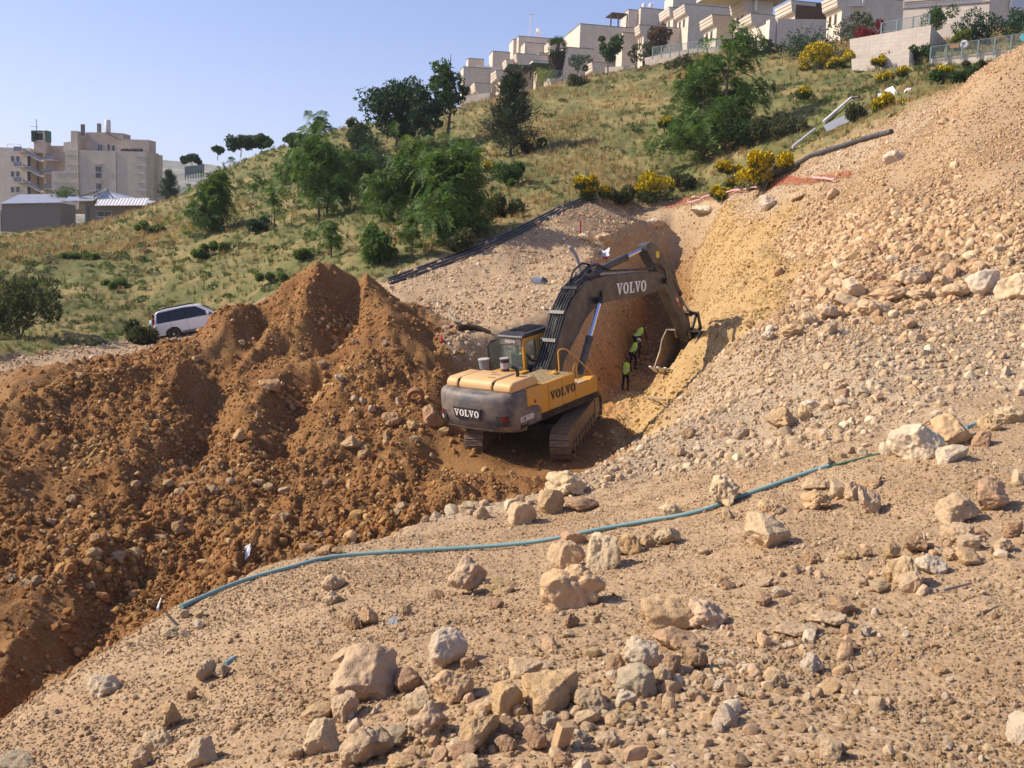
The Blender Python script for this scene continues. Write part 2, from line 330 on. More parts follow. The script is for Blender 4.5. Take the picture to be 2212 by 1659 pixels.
# polar sheet, fine near the site and coarser far off
GX, GY = 0.0, -4.0
NA, NR, A0, A1, R_0, R_1 = 820, 860, math.radians(-43), math.radians(43), 5.5, 640.0
az = np.linspace(A0, A1, NA); lr = np.linspace(math.log(R_0), math.log(R_1), NR)
AZ, LR = np.meshgrid(az, lr, indexing='ij'); RR = np.exp(LR)
XX = GX + RR * np.sin(AZ); YY = GY + RR * np.cos(AZ)
ZZ = np.full(XX.shape, -30.0); KK = np.zeros(XX.shape + (len(KINDS),), np.float32); KK[..., 4] = 1
FLAT = []
cx = np.array([[c[0], c[1]] for c in cv])
for f in cf:
    a, b, c = f[0], f[1], f[2]
    (x0, y0), (x1, y1), (x2, y2) = cx[a], cx[b], cx[c]
    den = (y1 - y2) * (x0 - x2) + (x2 - x1) * (y0 - y2)
    if abs(den) < 1e-9: continue
    vx = np.array([x0, x1, x2]) - GX; vy = np.array([y0, y1, y2]) - GY
    if (vy < 0.5).any() and (vy > 0).any() or (vy <= 0).all():
        i0, i1, j0, j1 = 0, NA, 0, NR
        if (vy <= 0).all(): continue
    else:
        aa = np.arctan2(vx, vy); r_ = np.hypot(vx, vy)
        # nearest radius over the triangle: use a safe lower bound
        rmin = max(R_0, r_.min() * 0.4)
        i0 = max(0, int((aa.min() - A0) / (A1 - A0) * (NA - 1))); i1 = min(NA, int((aa.max() - A0) / (A1 - A0) * (NA - 1)) + 2)
        j0 = max(0, int((math.log(rmin) - lr[0]) / (lr[-1] - lr[0]) * (NR - 1))); j1 = min(NR, int((math.log(max(r_.max(), R_0)) - lr[0]) / (lr[-1] - lr[0]) * (NR - 1)) + 2)
        if i1 <= i0 or j1 <= j0: continue
    x = XX[i0:i1, j0:j1]; y = YY[i0:i1, j0:j1]
    w0 = ((y1 - y2) * (x - x2) + (x2 - x1) * (y - y2)) / den; w1 = ((y2 - y0) * (x - x2) + (x0 - x2) * (y - y2)) / den; w2 = 1 - w0 - w1
    m = (w0 >= -1e-6) & (w1 >= -1e-6) & (w2 >= -1e-6)
    if not m.any(): continue
    ZZ[i0:i1, j0:j1][m] = (w0 * cz[a] + w1 * cz[b] + w2 * cz[c])[m]
    KK[i0:i1, j0:j1][m] = (w0[..., None] * ck[a] + w1[..., None] * ck[b] + w2[..., None] * ck[c])[m]
def blur(A, n, axis):
    pad = [(0, 0)] * A.ndim; pad[axis] = (n + 1, n); c = np.cumsum(np.pad(A, pad, 'edge'), axis=axis)
    a = np.take(c, range(2 * n + 1, c.shape[axis]), axis); b = np.take(c, range(0, c.shape[axis] - 2 * n - 1), axis)
    return (a - b) / (2 * n + 1)
def blur2(A, n, k=2):
    for _ in range(k): A = blur(blur(A, n, 0), max(1, n // 2), 1)
    return A
veg0 = blur2(KK[..., 4].astype(np.float64), 6)
Zs = blur2(ZZ, 2); Zl = blur2(ZZ, 12)
far = np.clip((YY - 62) / 25, 0, 1) * veg0
ZZ = Zs * (1 - far) + Zl * far
KK = np.stack([blur2(KK[..., i].astype(np.float64), 5, 1) for i in range(len(KINDS))], -1)
# borders between soils wander
wob = fbm(XX * 0.9, YY * 0.9, oct=4, seed=3)
sharp = np.clip(KK + 0.35 * wob[..., None] * np.array([1, -1, 1, -1, 1, -1, -1]) * (KK > 0.02) * (KK < 0.98), 0.0, 1) ** 2.2
KK = sharp / np.maximum(sharp.sum(-1, keepdims=True), 1e-6)
Kg, Kr, Ky, Ko, Kv, Kw, Kp = [KK[..., i] for i in range(7)]
# relief: rubble and gullies on the spoil, furrows on the cut, ripples on gravel, hummocks under grass
n1 = fbm(XX * 0.42, YY * 0.42, oct=3, seed=21); n2 = fbm(XX * 1.5, YY * 1.5, oct=4, seed=31, gain=0.6); n3 = fbm(XX * 5.5, YY * 5.5, oct=3, seed=41, gain=0.65); n4 = fbm(XX * 1.1, YY * 1.1, oct=4, seed=51, ridged=True)
n5 = fbm(XX * 0.13, YY * 0.13, oct=3, seed=61)
track = np.clip(1.35 - np.hypot(XX - 0.9, (YY - 32.0) * 0.85) / 4.2, 0, 1)
n6 = fbm(XX * 0.55 + 0.35 * n1, YY * 0.16, oct=3, seed=81, ridged=True)
crumb = np.clip(.55 + 1.5 * fbm(XX * .24, YY * .20, oct=3, seed=87) - .30 * np.clip((ZZ + 3.4) / 2.5, 0, 1), .06, 1.15)
rel = Kr * (0.40 * n1 + (0.26 * n2 + 0.125 * n3) * (.2 + .95 * crumb) + 0.10 * (n4 - .3) + 0.40 * (n6 - .3)) + Kg * (0.07 * n1 + 0.055 * n2 + 0.022 * n3) + Kw * (0.06 * n1 + 0.06 * n2 + 0.035 * n3) \
    + Ky * (0.20 * n1 + 0.26 * n2 + 0.11 * n3 + 0.14 * n4) + Ko * (0.26 * n1 + 0.30 * n2 + 0.12 * n3 + 0.14 * n4) + Kp * (0.09 * n1 + 0.10 * n2 + 0.04 * n3) + Kv * (0.24 * n1 + 0.20 * n2 + 0.55 * n5 + 0.06 * n3)
rel = rel * (1 - 0.9 * np.clip(track * 2, 0, 1))
ZZ = ZZ + rel * np.clip((RR - 4) / 10, 0.35, 1)

def T(x, y):
    """height of the ground at x, y"""
    a = (np.arctan2(np.asarray(x) - GX, np.asarray(y) - GY) - A0) / (A1 - A0) * (NA - 1)
    r = (np.log(np.hypot(np.asarray(x) - GX, np.asarray(y) - GY)) - lr[0]) / (lr[-1] - lr[0]) * (NR - 1)
    a = np.clip(a, 0, NA - 1.001); r = np.clip(r, 0, NR - 1.001); i = a.astype(int); j = r.astype(int); fa = a - i; fr = r - j
    return (ZZ[i, j] * (1 - fa) + ZZ[i + 1, j] * fa) * (1 - fr) + (ZZ[i, j + 1] * (1 - fa) + ZZ[i + 1, j + 1] * fa) * fr
_ts = np.exp(np.linspace(math.log(4.0), math.log(620), 5000))
def hit(u, v, tmin=0.0):
    """where the sight line at u, v meets the ground"""
    d = ray(u, v); p = d[None] * _ts[:, None]; h = p[:, 2] - T(p[:, 0], p[:, 1])
    k = np.where((h < 0) & (_ts > tmin))[0]
    if len(k) == 0: return p[-1]
    k = k[0]; t0, t1 = _ts[max(k - 1, 0)], _ts[k]; h0, h1 = h[max(k - 1, 0)], h[k]
    t = t0 + (t1 - t0) * (h0 / (h0 - h1) if h0 != h1 else 0); return d * t
def nrm(x, y, e=0.15):
    n = Vector((float(T(x - e, y) - T(x + e, y)), float(T(x, y - e) - T(x, y + e)), 2 * e)); return n.normalized()

idx = np.arange(NA * NR).reshape(NA, NR)
Q = np.stack([idx[:-1, :-1], idx[1:, :-1], idx[1:, 1:], idx[:-1, 1:]], -1).reshape(-1, 4)
gm = fast_mesh('ground', np.stack([XX, YY, ZZ], -1).reshape(-1, 3), Q)
gm.polygons.foreach_set('use_smooth', np.ones(len(gm.polygons), bool))
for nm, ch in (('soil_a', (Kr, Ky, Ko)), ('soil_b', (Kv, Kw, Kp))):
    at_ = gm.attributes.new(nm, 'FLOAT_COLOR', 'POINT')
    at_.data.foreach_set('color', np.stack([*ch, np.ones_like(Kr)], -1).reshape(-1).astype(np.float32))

m, nt, bs = nodemat('site soils')
o = coords(nt)
aa_ = N(nt, 'Attribute', attribute_name='soil_a'); ab_ = N(nt, 'Attribute', attribute_name='soil_b')
sa = N(nt, 'SeparateColor'); L(nt, aa_.outputs['Color'], sa.inputs[0]); sb = N(nt, 'SeparateColor'); L(nt, ab_.outputs['Color'], sb.inputs[0])
big = noise_(nt, 0.35, 5, 0.6, o); mid = noise_(nt, 2.2, 6, 0.65, o); fine = noise_(nt, 14, 5, 0.7, o); grit = noise_(nt, 55, 3, 0.7, o)
vor = N(nt, 'TexVoronoi'); vor.inputs['Scale'].default_value = 26; L(nt, o, vor.inputs['Vector'])
vor2 = N(nt, 'TexVoronoi'); vor2.inputs['Scale'].default_value = 9; L(nt, o, vor2.inputs['Vector'])
peb = vor.outputs['Color']; sp = N(nt, 'SeparateColor'); L(nt, peb, sp.inputs[0])
cg = mixc(nt, 0.55, ramp(nt, mid, [(0.3, (0.365, 0.25, 0.147)), (0.7, (0.445, 0.32, 0.20))]), ramp(nt, sp.outputs[0], [(0.0, (0.33, 0.215, 0.115)), (0.55, (0.43, 0.295, 0.165)), (0.93, (0.49, 0.355, 0.22)), (1.0, (0.58, 0.46, 0.33))]))
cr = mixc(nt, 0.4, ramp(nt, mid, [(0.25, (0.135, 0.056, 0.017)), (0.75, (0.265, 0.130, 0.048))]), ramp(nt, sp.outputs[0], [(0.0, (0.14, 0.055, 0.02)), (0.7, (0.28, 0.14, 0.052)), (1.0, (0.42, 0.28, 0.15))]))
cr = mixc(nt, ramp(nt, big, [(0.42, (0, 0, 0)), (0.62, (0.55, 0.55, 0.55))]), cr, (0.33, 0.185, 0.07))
cy = ramp(nt, mid, [(0.25, (0.36, 0.225, 0.09)), (0.75, (0.50, 0.35, 0.17))])
co = ramp(nt, mid, [(0.25, (0.40, 0.18, 0.055)), (0.75, (0.58, 0.31, 0.115))])
cw = mixc(nt, 0.6, ramp(nt, mid, [(0.3, (0.37, 0.265, 0.16)), (0.7, (0.46, 0.345, 0.22))]), ramp(nt, sp.outputs[1], [(0.0, (0.29, 0.215, 0.14)), (0.6, (0.42, 0.325, 0.22)), (1.0, (0.54, 0.45, 0.34))]))
cp = ramp(nt, mid, [(0.25, (0.36, 0.245, 0.14)), (0.75, (0.49, 0.36, 0.225))])
cg = mixc(nt, ramp(nt, big, [(0.46, (0, 0, 0)), (0.66, (0.5, 0.5, 0.5))]), cg, (0.34, 0.215, 0.115))
mapg = N(nt, 'Mapping'); L(nt, o, mapg.inputs[0]); mapg.inputs['Scale'].default_value = (0.5, 0.18, 0.5)
vn = noise_(nt, 0.5, 6, 0.62, mapg.outputs[0]); vn2 = noise_(nt, 1.6, 5, 0.6, o)
cv_ = ramp(nt, vn, [(0.34, (0.075, 0.10, 0.034)), (0.47, (0.13, 0.14, 0.05)), (0.56, (0.25, 0.20, 0.085)), (0.68, (0.36, 0.27, 0.12)), (0.8, (0.32, 0.20, 0.09))])
cv_ = mixc(nt, 0.35, cv_, ramp(nt, vn2, [(0.3, (0.085, 0.105, 0.038)), (0.65, (0.29, 0.225, 0.10))]))
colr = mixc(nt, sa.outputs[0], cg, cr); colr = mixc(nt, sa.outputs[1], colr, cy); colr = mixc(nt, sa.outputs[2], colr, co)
colr = mixc(nt, sb.outputs[1], colr, cw); colr = mixc(nt, sb.outputs[2], colr, cp); colr = mixc(nt, sb.outputs[0], colr, cv_)
colr = mixc(nt, 0.5, colr, ramp(nt, fine, [(0.3, (0.68, 0.66, 0.64)), (0.7, (1.25, 1.25, 1.25))]), 'MULTIPLY')
L(nt, colr, bs.inputs['Base Color']); bs.inputs['Roughness'].default_value = 0.95; bs.inputs['Specular IOR Level'].default_value = 0.12
hh = math_(nt, 'ADD', math_(nt, 'MULTIPLY', fine, 0.9), math_(nt, 'MULTIPLY', grit, 0.35))
hh = math_(nt, 'ADD', hh, math_(nt, 'MULTIPLY', vor.outputs['Distance'], -0.4)); hh = math_(nt, 'ADD', hh, math_(nt, 'MULTIPLY', vor2.outputs['Distance'], -0.45))
bump(nt, bs, hh, 0.55, 0.06)
gm.materials.append(m)
ground = bpy.data.objects.new('ground', gm); link(ground); tag(ground, 'sloping site of spoil, gravel and dry grass', kind='structure')
# ------------------------------------------------------------------ the excavator
def lettering(word, h, t=0.012):
    """slab-serif capitals V, O, L as raised shapes in the x-z plane facing -y; returns (MB, width)"""
    mb = MB(); x = 0.0
    s = h
    def pl(poly): mb.prism([(x + a * s, b * s) for a, b in poly], -t, 0.0, 'y')
    for ch in word:
        if ch == 'V':
            pl([(0.12, .9), (.36, .9), (.55, .28), (.46, 0), (.42, 0)]); pl([(.42, 0), (.55, 0), (.86, .9), (.72, .9), (.5, .26)])
            pl([(0, .9), (.46, .9), (.46, 1), (0, 1)]); pl([(.6, .9), (.98, .9), (.98, 1), (.6, 1)]); x += 1.04 * s
        elif ch == 'O':
            n = 20; cx_, cz_ = .46, .5
            for k in range(n):
                a, b = 2 * math.pi * k / n, 2 * math.pi * (k + 1) / n
                pl([(cx_ + .46 * math.cos(a), cz_ + .52 * math.sin(a)), (cx_ + .46 * math.cos(b), cz_ + .52 * math.sin(b)), (cx_ + .20 * math.cos(b), cz_ + .40 * math.sin(b)), (cx_ + .20 * math.cos(a), cz_ + .40 * math.sin(a))])
            x += 1.0 * s
        elif ch == 'L':
            pl([(.14, .1), (.40, .1), (.40, .9), (.14, .9)]); pl([(.02, .9), (.54, .9), (.54, 1), (.02, 1)]); pl([(.02, 0), (.84, 0), (.84, .1), (.02, .1)]); pl([(.70, .1), (.84, .1), (.84, .36), (.76, .36)]); x += .92 * s
        else:
            g = {'E': [((0, 0), (.16, 1)), ((.16, 0), (.56, .16)), ((.16, .42), (.5, .58)), ((.16, .84), (.56, 1))], 'C': [((0, 0), (.16, 1)), ((.16, 0), (.56, .16)), ((.16, .84), (.56, 1))],
                 '3': [((.4, 0), (.56, 1)), ((0, 0), (.4, .16)), ((.1, .42), (.4, .58)), ((0, .84), (.4, 1))], '6': [((0, 0), (.16, 1)), ((.16, 0), (.56, .16)), ((.4, .16), (.56, .58)), ((.16, .42), (.4, .58)), ((.16, .84), (.56, 1))],
                 '0': [((0, 0), (.16, 1)), ((.4, 0), (.56, 1)), ((.16, 0), (.4, .16)), ((.16, .84), (.4, 1))], 'B': [((0, 0), (.16, 1)), ((.16, 0), (.5, .16)), ((.4, .16), (.56, .44)), ((.16, .42), (.5, .58)), ((.4, .56), (.56, .86)), ((.16, .84), (.5, 1))]}[ch]
            for a, b in g: pl([(a[0], a[1]), (b[0], a[1]), (b[0], b[1]), (a[0], b[1])])
            x += .7 * s
    return mb, x

DUST = (0.36, 0.26, 0.17)
X_YEL = paint('yellow machine paint', (0.62, 0.29, 0.025), 0.48, var=0.06, dirt=DUST, dirt_amt=0.38, coat=0.08)
X_HOOD = paint('sun-bleached yellow hood', (0.64, 0.37, 0.13), 0.55, var=0.06, dirt=(0.5, 0.36, 0.22), dirt_amt=0.5)
X_GREY = paint('charcoal counterweight paint', (0.085, 0.088, 0.095), 0.58, var=0.12, scale=2.2, dirt=DUST, dirt_amt=0.50)
X_DARK = paint('black machine paint', (0.022, 0.020, 0.019), 0.5, var=0.2, dirt=(0.16, 0.12, 0.085), dirt_amt=0.3)
X_BOOM = paint('dark brown boom paint', (0.058, 0.053, 0.048), 0.45, var=0.18, scale=1.6, dirt=(0.24, 0.18, 0.13), dirt_amt=0.34)
X_STEEL = paint('worn track steel', (0.16, 0.115, 0.08), 0.6, 0.35, var=0.2, scale=4, dirt=(0.30, 0.185, 0.095), dirt_amt=0.55)
X_CHROME = paint('chrome rod', (0.62, 0.63, 0.70), 0.18, 1.0, var=0.02)
X_HOSE = paint('black rubber hose', (0.018, 0.018, 0.02), 0.38, var=0.2, dirt=(0.2, 0.16, 0.12), dirt_amt=0.25)
X_WHITE = paint('white lettering', (0.78, 0.76, 0.70), 0.5, var=0.05)
X_INK = paint('black lettering', (0.03, 0.026, 0.024), 0.5, var=0.05)
X_RED = paint('red lens', (0.20, 0.02, 0.016), 0.25, var=0.05)
X_LENS = paint('clear lens', (0.55, 0.55, 0.52), 0.2, var=0.05)
X_BUCK = paint('worn bucket steel', (0.20, 0.155, 0.115), 0.55, 0.3, var=0.2, dirt=(0.36, 0.24, 0.13), dirt_amt=0.5)
X_TOOTH = paint('polished tooth steel', (.52, .48, .42), .4, .4, var=.1)
X_TREAD = paint('dusty tread plate', (0.46, 0.33, 0.15), 0.7, var=0.1, dirt=(0.45, 0.33, 0.2), dirt_amt=0.6)
m_, nt_, b_ = nodemat('tinted cab glass')
b_.inputs['Base Color'].default_value = (0.55, 0.66, 0.62, 1); b_.inputs['Roughness'].default_value = 0.04; b_.inputs['Transmission Weight'].default_value = 0.9; b_.inputs['IOR'].default_value = 1.15
X_GLASS = m_

SL = Matrix.Rotation(EXS, 4, 'Z')
exc = empty('excavator', label='yellow and charcoal tracked excavator digging in the trench', cat='excavator'); exc.matrix_world = EXM
def up(mb):          # the upper works are slewed on the undercarriage
    mb.v = [tuple(SL @ Vector(p)) for p in mb.v]; return mb
# tracks
def belt(y0, y1, r0, r1, z0):
    """outline of a track loop in y-z: rear wheel at y0, front wheel at y1"""
    out = []
    for k in range(9): a = -math.pi / 2 - math.pi * k / 8; out.append((y0 + r0 * math.cos(a), z0 + r0 + r0 * math.sin(a)))
    for k in range(9): a = math.pi / 2 - math.pi * k / 8; out.append((y1 + r1 * math.cos(a), z0 + r1 + r1 * math.sin(a)))
    return out
def along(poly, step):
    P_ = [Vector(p) for p in poly] + [Vector(poly[0])]; out = []; d = 0.0; nxt = 0.0
    for a, b in zip(P_, P_[1:]):
        l = (b - a).length
        while nxt <= d + l and l > 0:
            out.append((a + (b - a) * ((nxt - d) / l), (b - a).normalized())); nxt += step
        d += l
    return out
shoe = MB(); shoe.box((-.30, -.093, .0), (.30, .093, .03)); shoe.box((-.30, -.08, .03), (.30, -.055, .065)); shoe.box((-.30, -.01, .03), (.30, .012, .052)); shoe.box((-.30, .055, .03), (.30, .075, .052))
shoe_me = None
for sx in (-1, 1):
    t = MB()
    loop = belt(-2.12, 2.12, .44, .44, .07)
    inner = [(y * 0.97, .51 + (z - .51) * .86) for y, z in loop]
    t.prism(inner, sx * 1.37 - .16, sx * 1.37 + .16, 'x')
    t.box((sx * 1.37 - .2, -1.85, .32), (sx * 1.37 + .2, 1.85, .82))
    t.box((sx * 1.37 - .27, -1.4, .82), (sx * 1.37 + .27, 1.4, .93))
    tr = t.build('crawler_track', X_STEEL, exc, bevel=.03)
    for y in (-2.12, 2.12):
        w_ = MB(); w_.lathe([(.12, -.24), (.40, -.22), (.42, -.1), (.42, .1), (.40, .22), (.12, .24)], 24, M=Matrix.Translation((sx * 1.37, y, .53)) @ Matrix.Rotation(math.pi / 2, 4, 'Y')); w_.build('idler_wheel', X_STEEL, tr, smooth=True)
    for k in range(8):
        r_ = MB(); r_.lathe([(.05, -.26), (.17, -.25), (.17, .25), (.05, .26)], 14, M=Matrix.Translation((sx * 1.37, -1.6 + k * .457, .25)) @ Matrix.Rotation(math.pi / 2, 4, 'Y')); r_.build('track_roller', X_STEEL, tr, smooth=True)
    for k, (p, d) in enumerate(along(loop, 0.2005)):
        if shoe_me is None:
            so = shoe.build('track_shoe', X_STEEL, tr); shoe_me = so.data
        else:
            so = bpy.data.objects.new('track_shoe', shoe_me); link(so, tr)
        nrm_ = Vector((0, -d.y, d.x)) * 1.0        # outward for this winding
        c = Vector((0, p.x, p.y)); dd = Vector((0, d.x, d.y)); o_ = Vector((0, p.x, p.y - .51));
        nv = Vector((0, -d.y, d.x)); nv = nv if nv.dot(Vector((0, p.x - max(-2.12, min(2.12, p.x)), p.y - .51))) >= 0 else -nv
        xx = dd.cross(nv)
        so.matrix_local = Matrix.Translation((sx * 1.37, p.x, p.y)) @ Matrix(((xx.x, dd.x, nv.x, 0), (xx.y, dd.y, nv.y, 0), (xx.z, dd.z, nv.z, 0), (0, 0, 0, 1)))
b = MB(); b.box((-1.15, -.55, .45), (1.15, .55, .95)); b.box((-1.2, -1.0, .5), (1.2, -.75, .8)); b.box((-1.2, .75, .5), (1.2, 1.0, .8)); b.lathe([(.7, .9), (.7, 1.2)], 28)
b.build('undercarriage_frame', X_DARK, exc, bevel=.02)
# slewing deck
b = MB(); b.box((-1.46, -2.6, 1.2), (1.46, 1.55, 1.42)); b.box((-.55, 1.4, 1.15), (.75, 1.95, 1.5)); up(b).build('slewing_deck', X_DARK, exc, bevel=.02)
# counterweight: rounded in plan, sloped lower edge
def cw_out(s, dy):
    o_ = []
    prof = [(-1.49, -2.25), (-1.49, -2.62), (-1.47, -2.80), (-1.40, -2.96), (-1.22, -3.10), (-.8, -3.25), (-.3, -3.33), (.3, -3.33), (.8, -3.25), (1.22, -3.10), (1.40, -2.96), (1.47, -2.80), (1.49, -2.62), (1.49, -2.25)]
    return [(x * s, min(y + dy, -2.25)) for x, y in prof]
b = MB(); rings = [(1.06, .92, .5), (1.16, .965, .2), (1.42, .99, .05), (1.62, 1.0, 0.0), (2.1, 1.0, 0.0), (2.24, .995, .03), (2.33, .975, .1), (2.36, .93, .2)]
n = 14; V = []; Fc = []
for z, s, dy in rings: V += [(x, y, z) for x, y in cw_out(s, dy)]
for i in range(len(rings) - 1):
    for k in range(n): Fc.append((i * n + k, i * n + (k + 1) % n, (i + 1) * n + (k + 1) % n, (i + 1) * n + k))
Fc.append(tuple(range(n))[::-1]); Fc.append(tuple(range((len(rings) - 1) * n, len(rings) * n)))
b.add(V, Fc); cw = up(b).build('counterweight', X_GREY, exc, smooth=True, bevel=.015)
cw.data.set_sharp_from_angle(angle=math.radians(50))
b = MB(); b.prism([(-.50, 1.55), (.50, 1.55), (.58, 1.92), (-.58, 1.92)], -3.345, -3.30, 'y'); up(b).build('badge_recess', X_DARK, cw, bevel=.02)
mb, w = lettering('VOLVO', .20); mb.v = [(p[0] - w / 2, p[1] - 3.348, p[2] + 1.635) for p in mb.v]; up(mb).build('lettering', X_WHITE, cw)
for sx in (-1, 1):
    for nm, z0, z1, mt in (('light_recess', 1.38, 1.70, X_DARK), ('tail_light', 1.53, 1.68, X_RED), ('reflector', 1.40, 1.50, X_LENS if sx < 0 else X_DARK)):
        b = MB(); off = -.006 if nm == 'light_recess' else -.02
        wid = (1.0, 1.36) if nm == 'light_recess' else (1.18, 1.34)
        for k in range(4):
            x0 = wid[0] + (wid[1] - wid[0]) * k / 4; x1 = wid[0] + (wid[1] - wid[0]) * (k + 1) / 4
            yy = lambda x: (-3.10 + (x - 1.22) / .18 * .14 if x > 1.22 else -3.25 + (x - .8) / .42 * .15) if x < 1.40 else -2.9
            q = [(sx * x0, yy(x0) + off), (sx * x1, yy(x1) + off), (sx * x1, yy(x1) + .05), (sx * x0, yy(x0) + .05)]
            if sx < 0: q = q[::-1]
            b.prism(q, z0, z1, 'z')
        up(b).build(nm, mt, cw)
b = MB(); b.tube([(-.9, -3.235, 1.26), (0, -3.29, 1.26), (.9, -3.235, 1.26)], .02); up(b).build('lower_seam', X_DARK, cw)
for x in (-.75, .75):
    b = MB(); b.tube([(x - .12, -2.75, 2.36), (x - .12, -2.75, 2.43), (x + .12, -2.75, 2.43), (x + .12, -2.75, 2.36)], .018); up(b).build('lifting_eye', X_DARK, cw)
# engine hood: two bays with a raised middle, rounded edges
hd = MB()
def bay(x0, x1, ztop):
    prof = [(-2.86, 2.34), (-2.86, 2.50), (-2.80, 2.60), (-2.68, ztop), (-1.75, ztop), (-1.58, ztop - .10), (-1.50, ztop - .22), (-1.50, 2.34)]
    hd.prism(prof, x0, x1, 'x')
bay(-1.22, -.72, 2.66); bay(-.70, .66, 2.68); bay(.68, 1.40, 2.66)
hood = up(hd).build('engine_hood', X_HOOD, exc, bevel=.07, seg=3)
hood.data.polygons.foreach_set('use_smooth', [True] * len(hood.data.polygons)); hood.data.set_sharp_from_angle(angle=math.radians(60))
b = MB()
for x in (-.71, .67): b.box((x - .02, -2.83, 2.4), (x + .02, -1.52, 2.63))
up(b).build('hood_seam', X_DARK, hood)
b = MB(); b.box((.05, -2.15, 2.68), (.42, -2.12, 2.688)); b.box((-.1, -1.95, 2.68), (.1, -1.92, 2.688)); b.box((.2, -2.5, 2.68), (.5, -2.46, 2.688)); up(b).build('hood_vent', X_DARK, hood)
b = MB(); b.tube([(.98, -2.0, 2.55), (.98, -2.0, 2.82), (.97, -2.03, 2.9), (.93, -2.10, 2.96), (.88, -2.16, 2.97)], .055, 12); up(b).build('exhaust_pipe', X_DARK, exc, smooth=True)
b = MB(); b.box((-1.30, -2.2, 1.42), (1.30, -1.5, 2.34)); up(b).build('engine_bay', X_DARK, exc)
# right side: dark skirt at the rear, yellow doors, tank box, step
b = MB(); b.prism([(-2.24, 1.25), (-1.95, 1.22), (-1.60, 1.27), (-1.60, 1.62), (-1.75, 1.74), (-2.0, 1.80), (-2.24, 1.80)], 1.05, 1.485, 'x'); skirt = up(b).build('rear_skirt', X_GREY, exc, bevel=.015)
b = MB(); b.prism([(-2.24, 1.806), (-2.0, 1.806), (-1.745, 1.745), (-1.594, 1.62), (-1.594, 1.44), (-1.19, 1.44), (-1.19, 2.33), (-2.24, 2.36)], 1.0, 1.49, 'x'); d1 = up(b).build('side_door', X_YEL, exc, bevel=.02)
b = MB(); b.prism([(-1.175, 1.44), (-.48, 1.44), (-.48, 2.33), (-1.175, 2.33)], .9, 1.492, 'x'); d2 = up(b).build('side_door', X_YEL, exc, bevel=.02)
b = MB(); b.prism([(-.465, 1.44), (.22, 1.44), (.22, 2.31), (-.465, 2.33)], .6, 1.49, 'x'); d3 = up(b).build('tank_box', X_YEL, exc, bevel=.02)
b = MB(); b.prism([(.235, 1.44), (1.42, 1.42), (1.42, 1.95), (1.18, 1.97), (1.02, 1.90), (.40, 1.90), (.34, 1.98), (.235, 2.0)], .75, 1.49, 'x'); d4 = up(b).build('tool_box', X_YEL, exc, bevel=.02)
b = MB(); b.box((.78, .42, 1.905), (1.46, 1.0, 1.92)); up(b).build('step_plate', X_TREAD, d4)
b = MB(); b.box((1.494, -1.9, 1.85), (1.502, -1.84, 1.95)); up(b).build('door_handle', X_DARK, d1)
b = MB(); b.box((1.1, -2.2, 1.24), (1.46, 1.5, 1.435)); up(b).build('lower_rail', X_DARK, exc, bevel=.01)
mb, w = lettering('VOLVO', .27); mb.v = [(1.497 - p[1], p[0] - 1.12, p[2] + 1.74) for p in mb.v]; up(mb).build('lettering', X_INK, d2)
mb, w = lettering('EC360B', .155); mb.v = [(1.487 - p[1], p[0] - 2.62, p[2] + 1.42) for p in mb.v]; up(mb).build('model_lettering', X_WHITE, cw)
# tread plate over the tanks, as raised slats
b = MB(); b.box((.15, -1.45, 2.31), (1.4, .18, 2.335)); tp = up(b).build('walkway', X_TREAD, exc)
b = MB()
for i in range(13):
    for j in range(9):
        x = .24 + j * .135; y = -1.36 + i * .12; s_ = .042 if (i + j) % 2 else -.042
        b.box((x - .012, y - .045, 2.335), (x + .012, y + .045, 2.349), Matrix.Translation((x, y, 0)) @ Matrix.Rotation(math.copysign(.7, s_), 4, 'Z') @ Matrix.Translation((-x, -y, 0)))
up(b).build('tread_bar', X_DARK, tp)['kind'] = 'stuff'
b = MB(); b.lathe([(.11, 2.33), (.11, 2.40), (.05, 2.43), (.05, 2.46)], 16, (1.02, -.18)); b.box((.75, -.3, 2.335), (.98, -.22, 2.37)); up(b).build('filler_cap', X_YEL, exc, smooth=True)
b = MB(); b.tube([(.98, .10, 2.3), (.98, .10, 2.95), (.99, .13, 3.04), (1.05, .24, 3.07), (1.12, .38, 3.02), (1.38, 1.05, 2.30), (1.40, 1.30, 2.02), (1.40, 1.36, 1.75)], .024, 8)
b.tube([(1.36, .30, 2.3), (1.40, .33, 2.52), (1.40, .42, 2.60), (1.38, .50, 2.52), (1.37, .52, 2.0)], .018, 8); up(b).build('handrail', X_YEL, exc, smooth=True)
# the cab, left of the boom
cx0, cx1, cy0, cy1, cz0, cz1 = -1.48, -.45, .12, 2.0, 1.45, 3.34
b = MB(); b.box((cx0, cy0, cz0), (cx1, cy1, cz0 + .62)); cab = up(b).build('cab', X_DARK, exc, bevel=.03)
for x in (cx0, cx1 - .09):
    b = MB()
    for y, w in ((cy0, .13), (.95, .1), (cy1 - .08, .08)): b.box((x, y, cz0 + .62), (x + .09, y + w, cz1))
    if x > cx0: b.box((cx1 - .088, cy0, 3.2), (cx1 - .002, cy1, cz1 - .002))
    up(b).build('cab_pillar', X_YEL if x > cx0 else X_DARK, cab, bevel=.015)
b = MB(); b.prism([(cy0 - .06, 3.32), (cy0 - .02, 3.40), (cy0 + .15, 3.46), (cy1 - .3, 3.48), (cy1 + .02, 3.40), (cy1 + .05, 3.32)], cx0 - .02, cx1 + .02, 'x'); rf = up(b).build('cab_roof', X_DARK, cab, bevel=.03)
b = MB()
for k in range(9): b.box((cx0 + .12 + k * .085, .55, 3.47), (cx0 + .15 + k * .085, 1.6, 3.495))
up(b).build('roof_rib', X_DARK, rf)
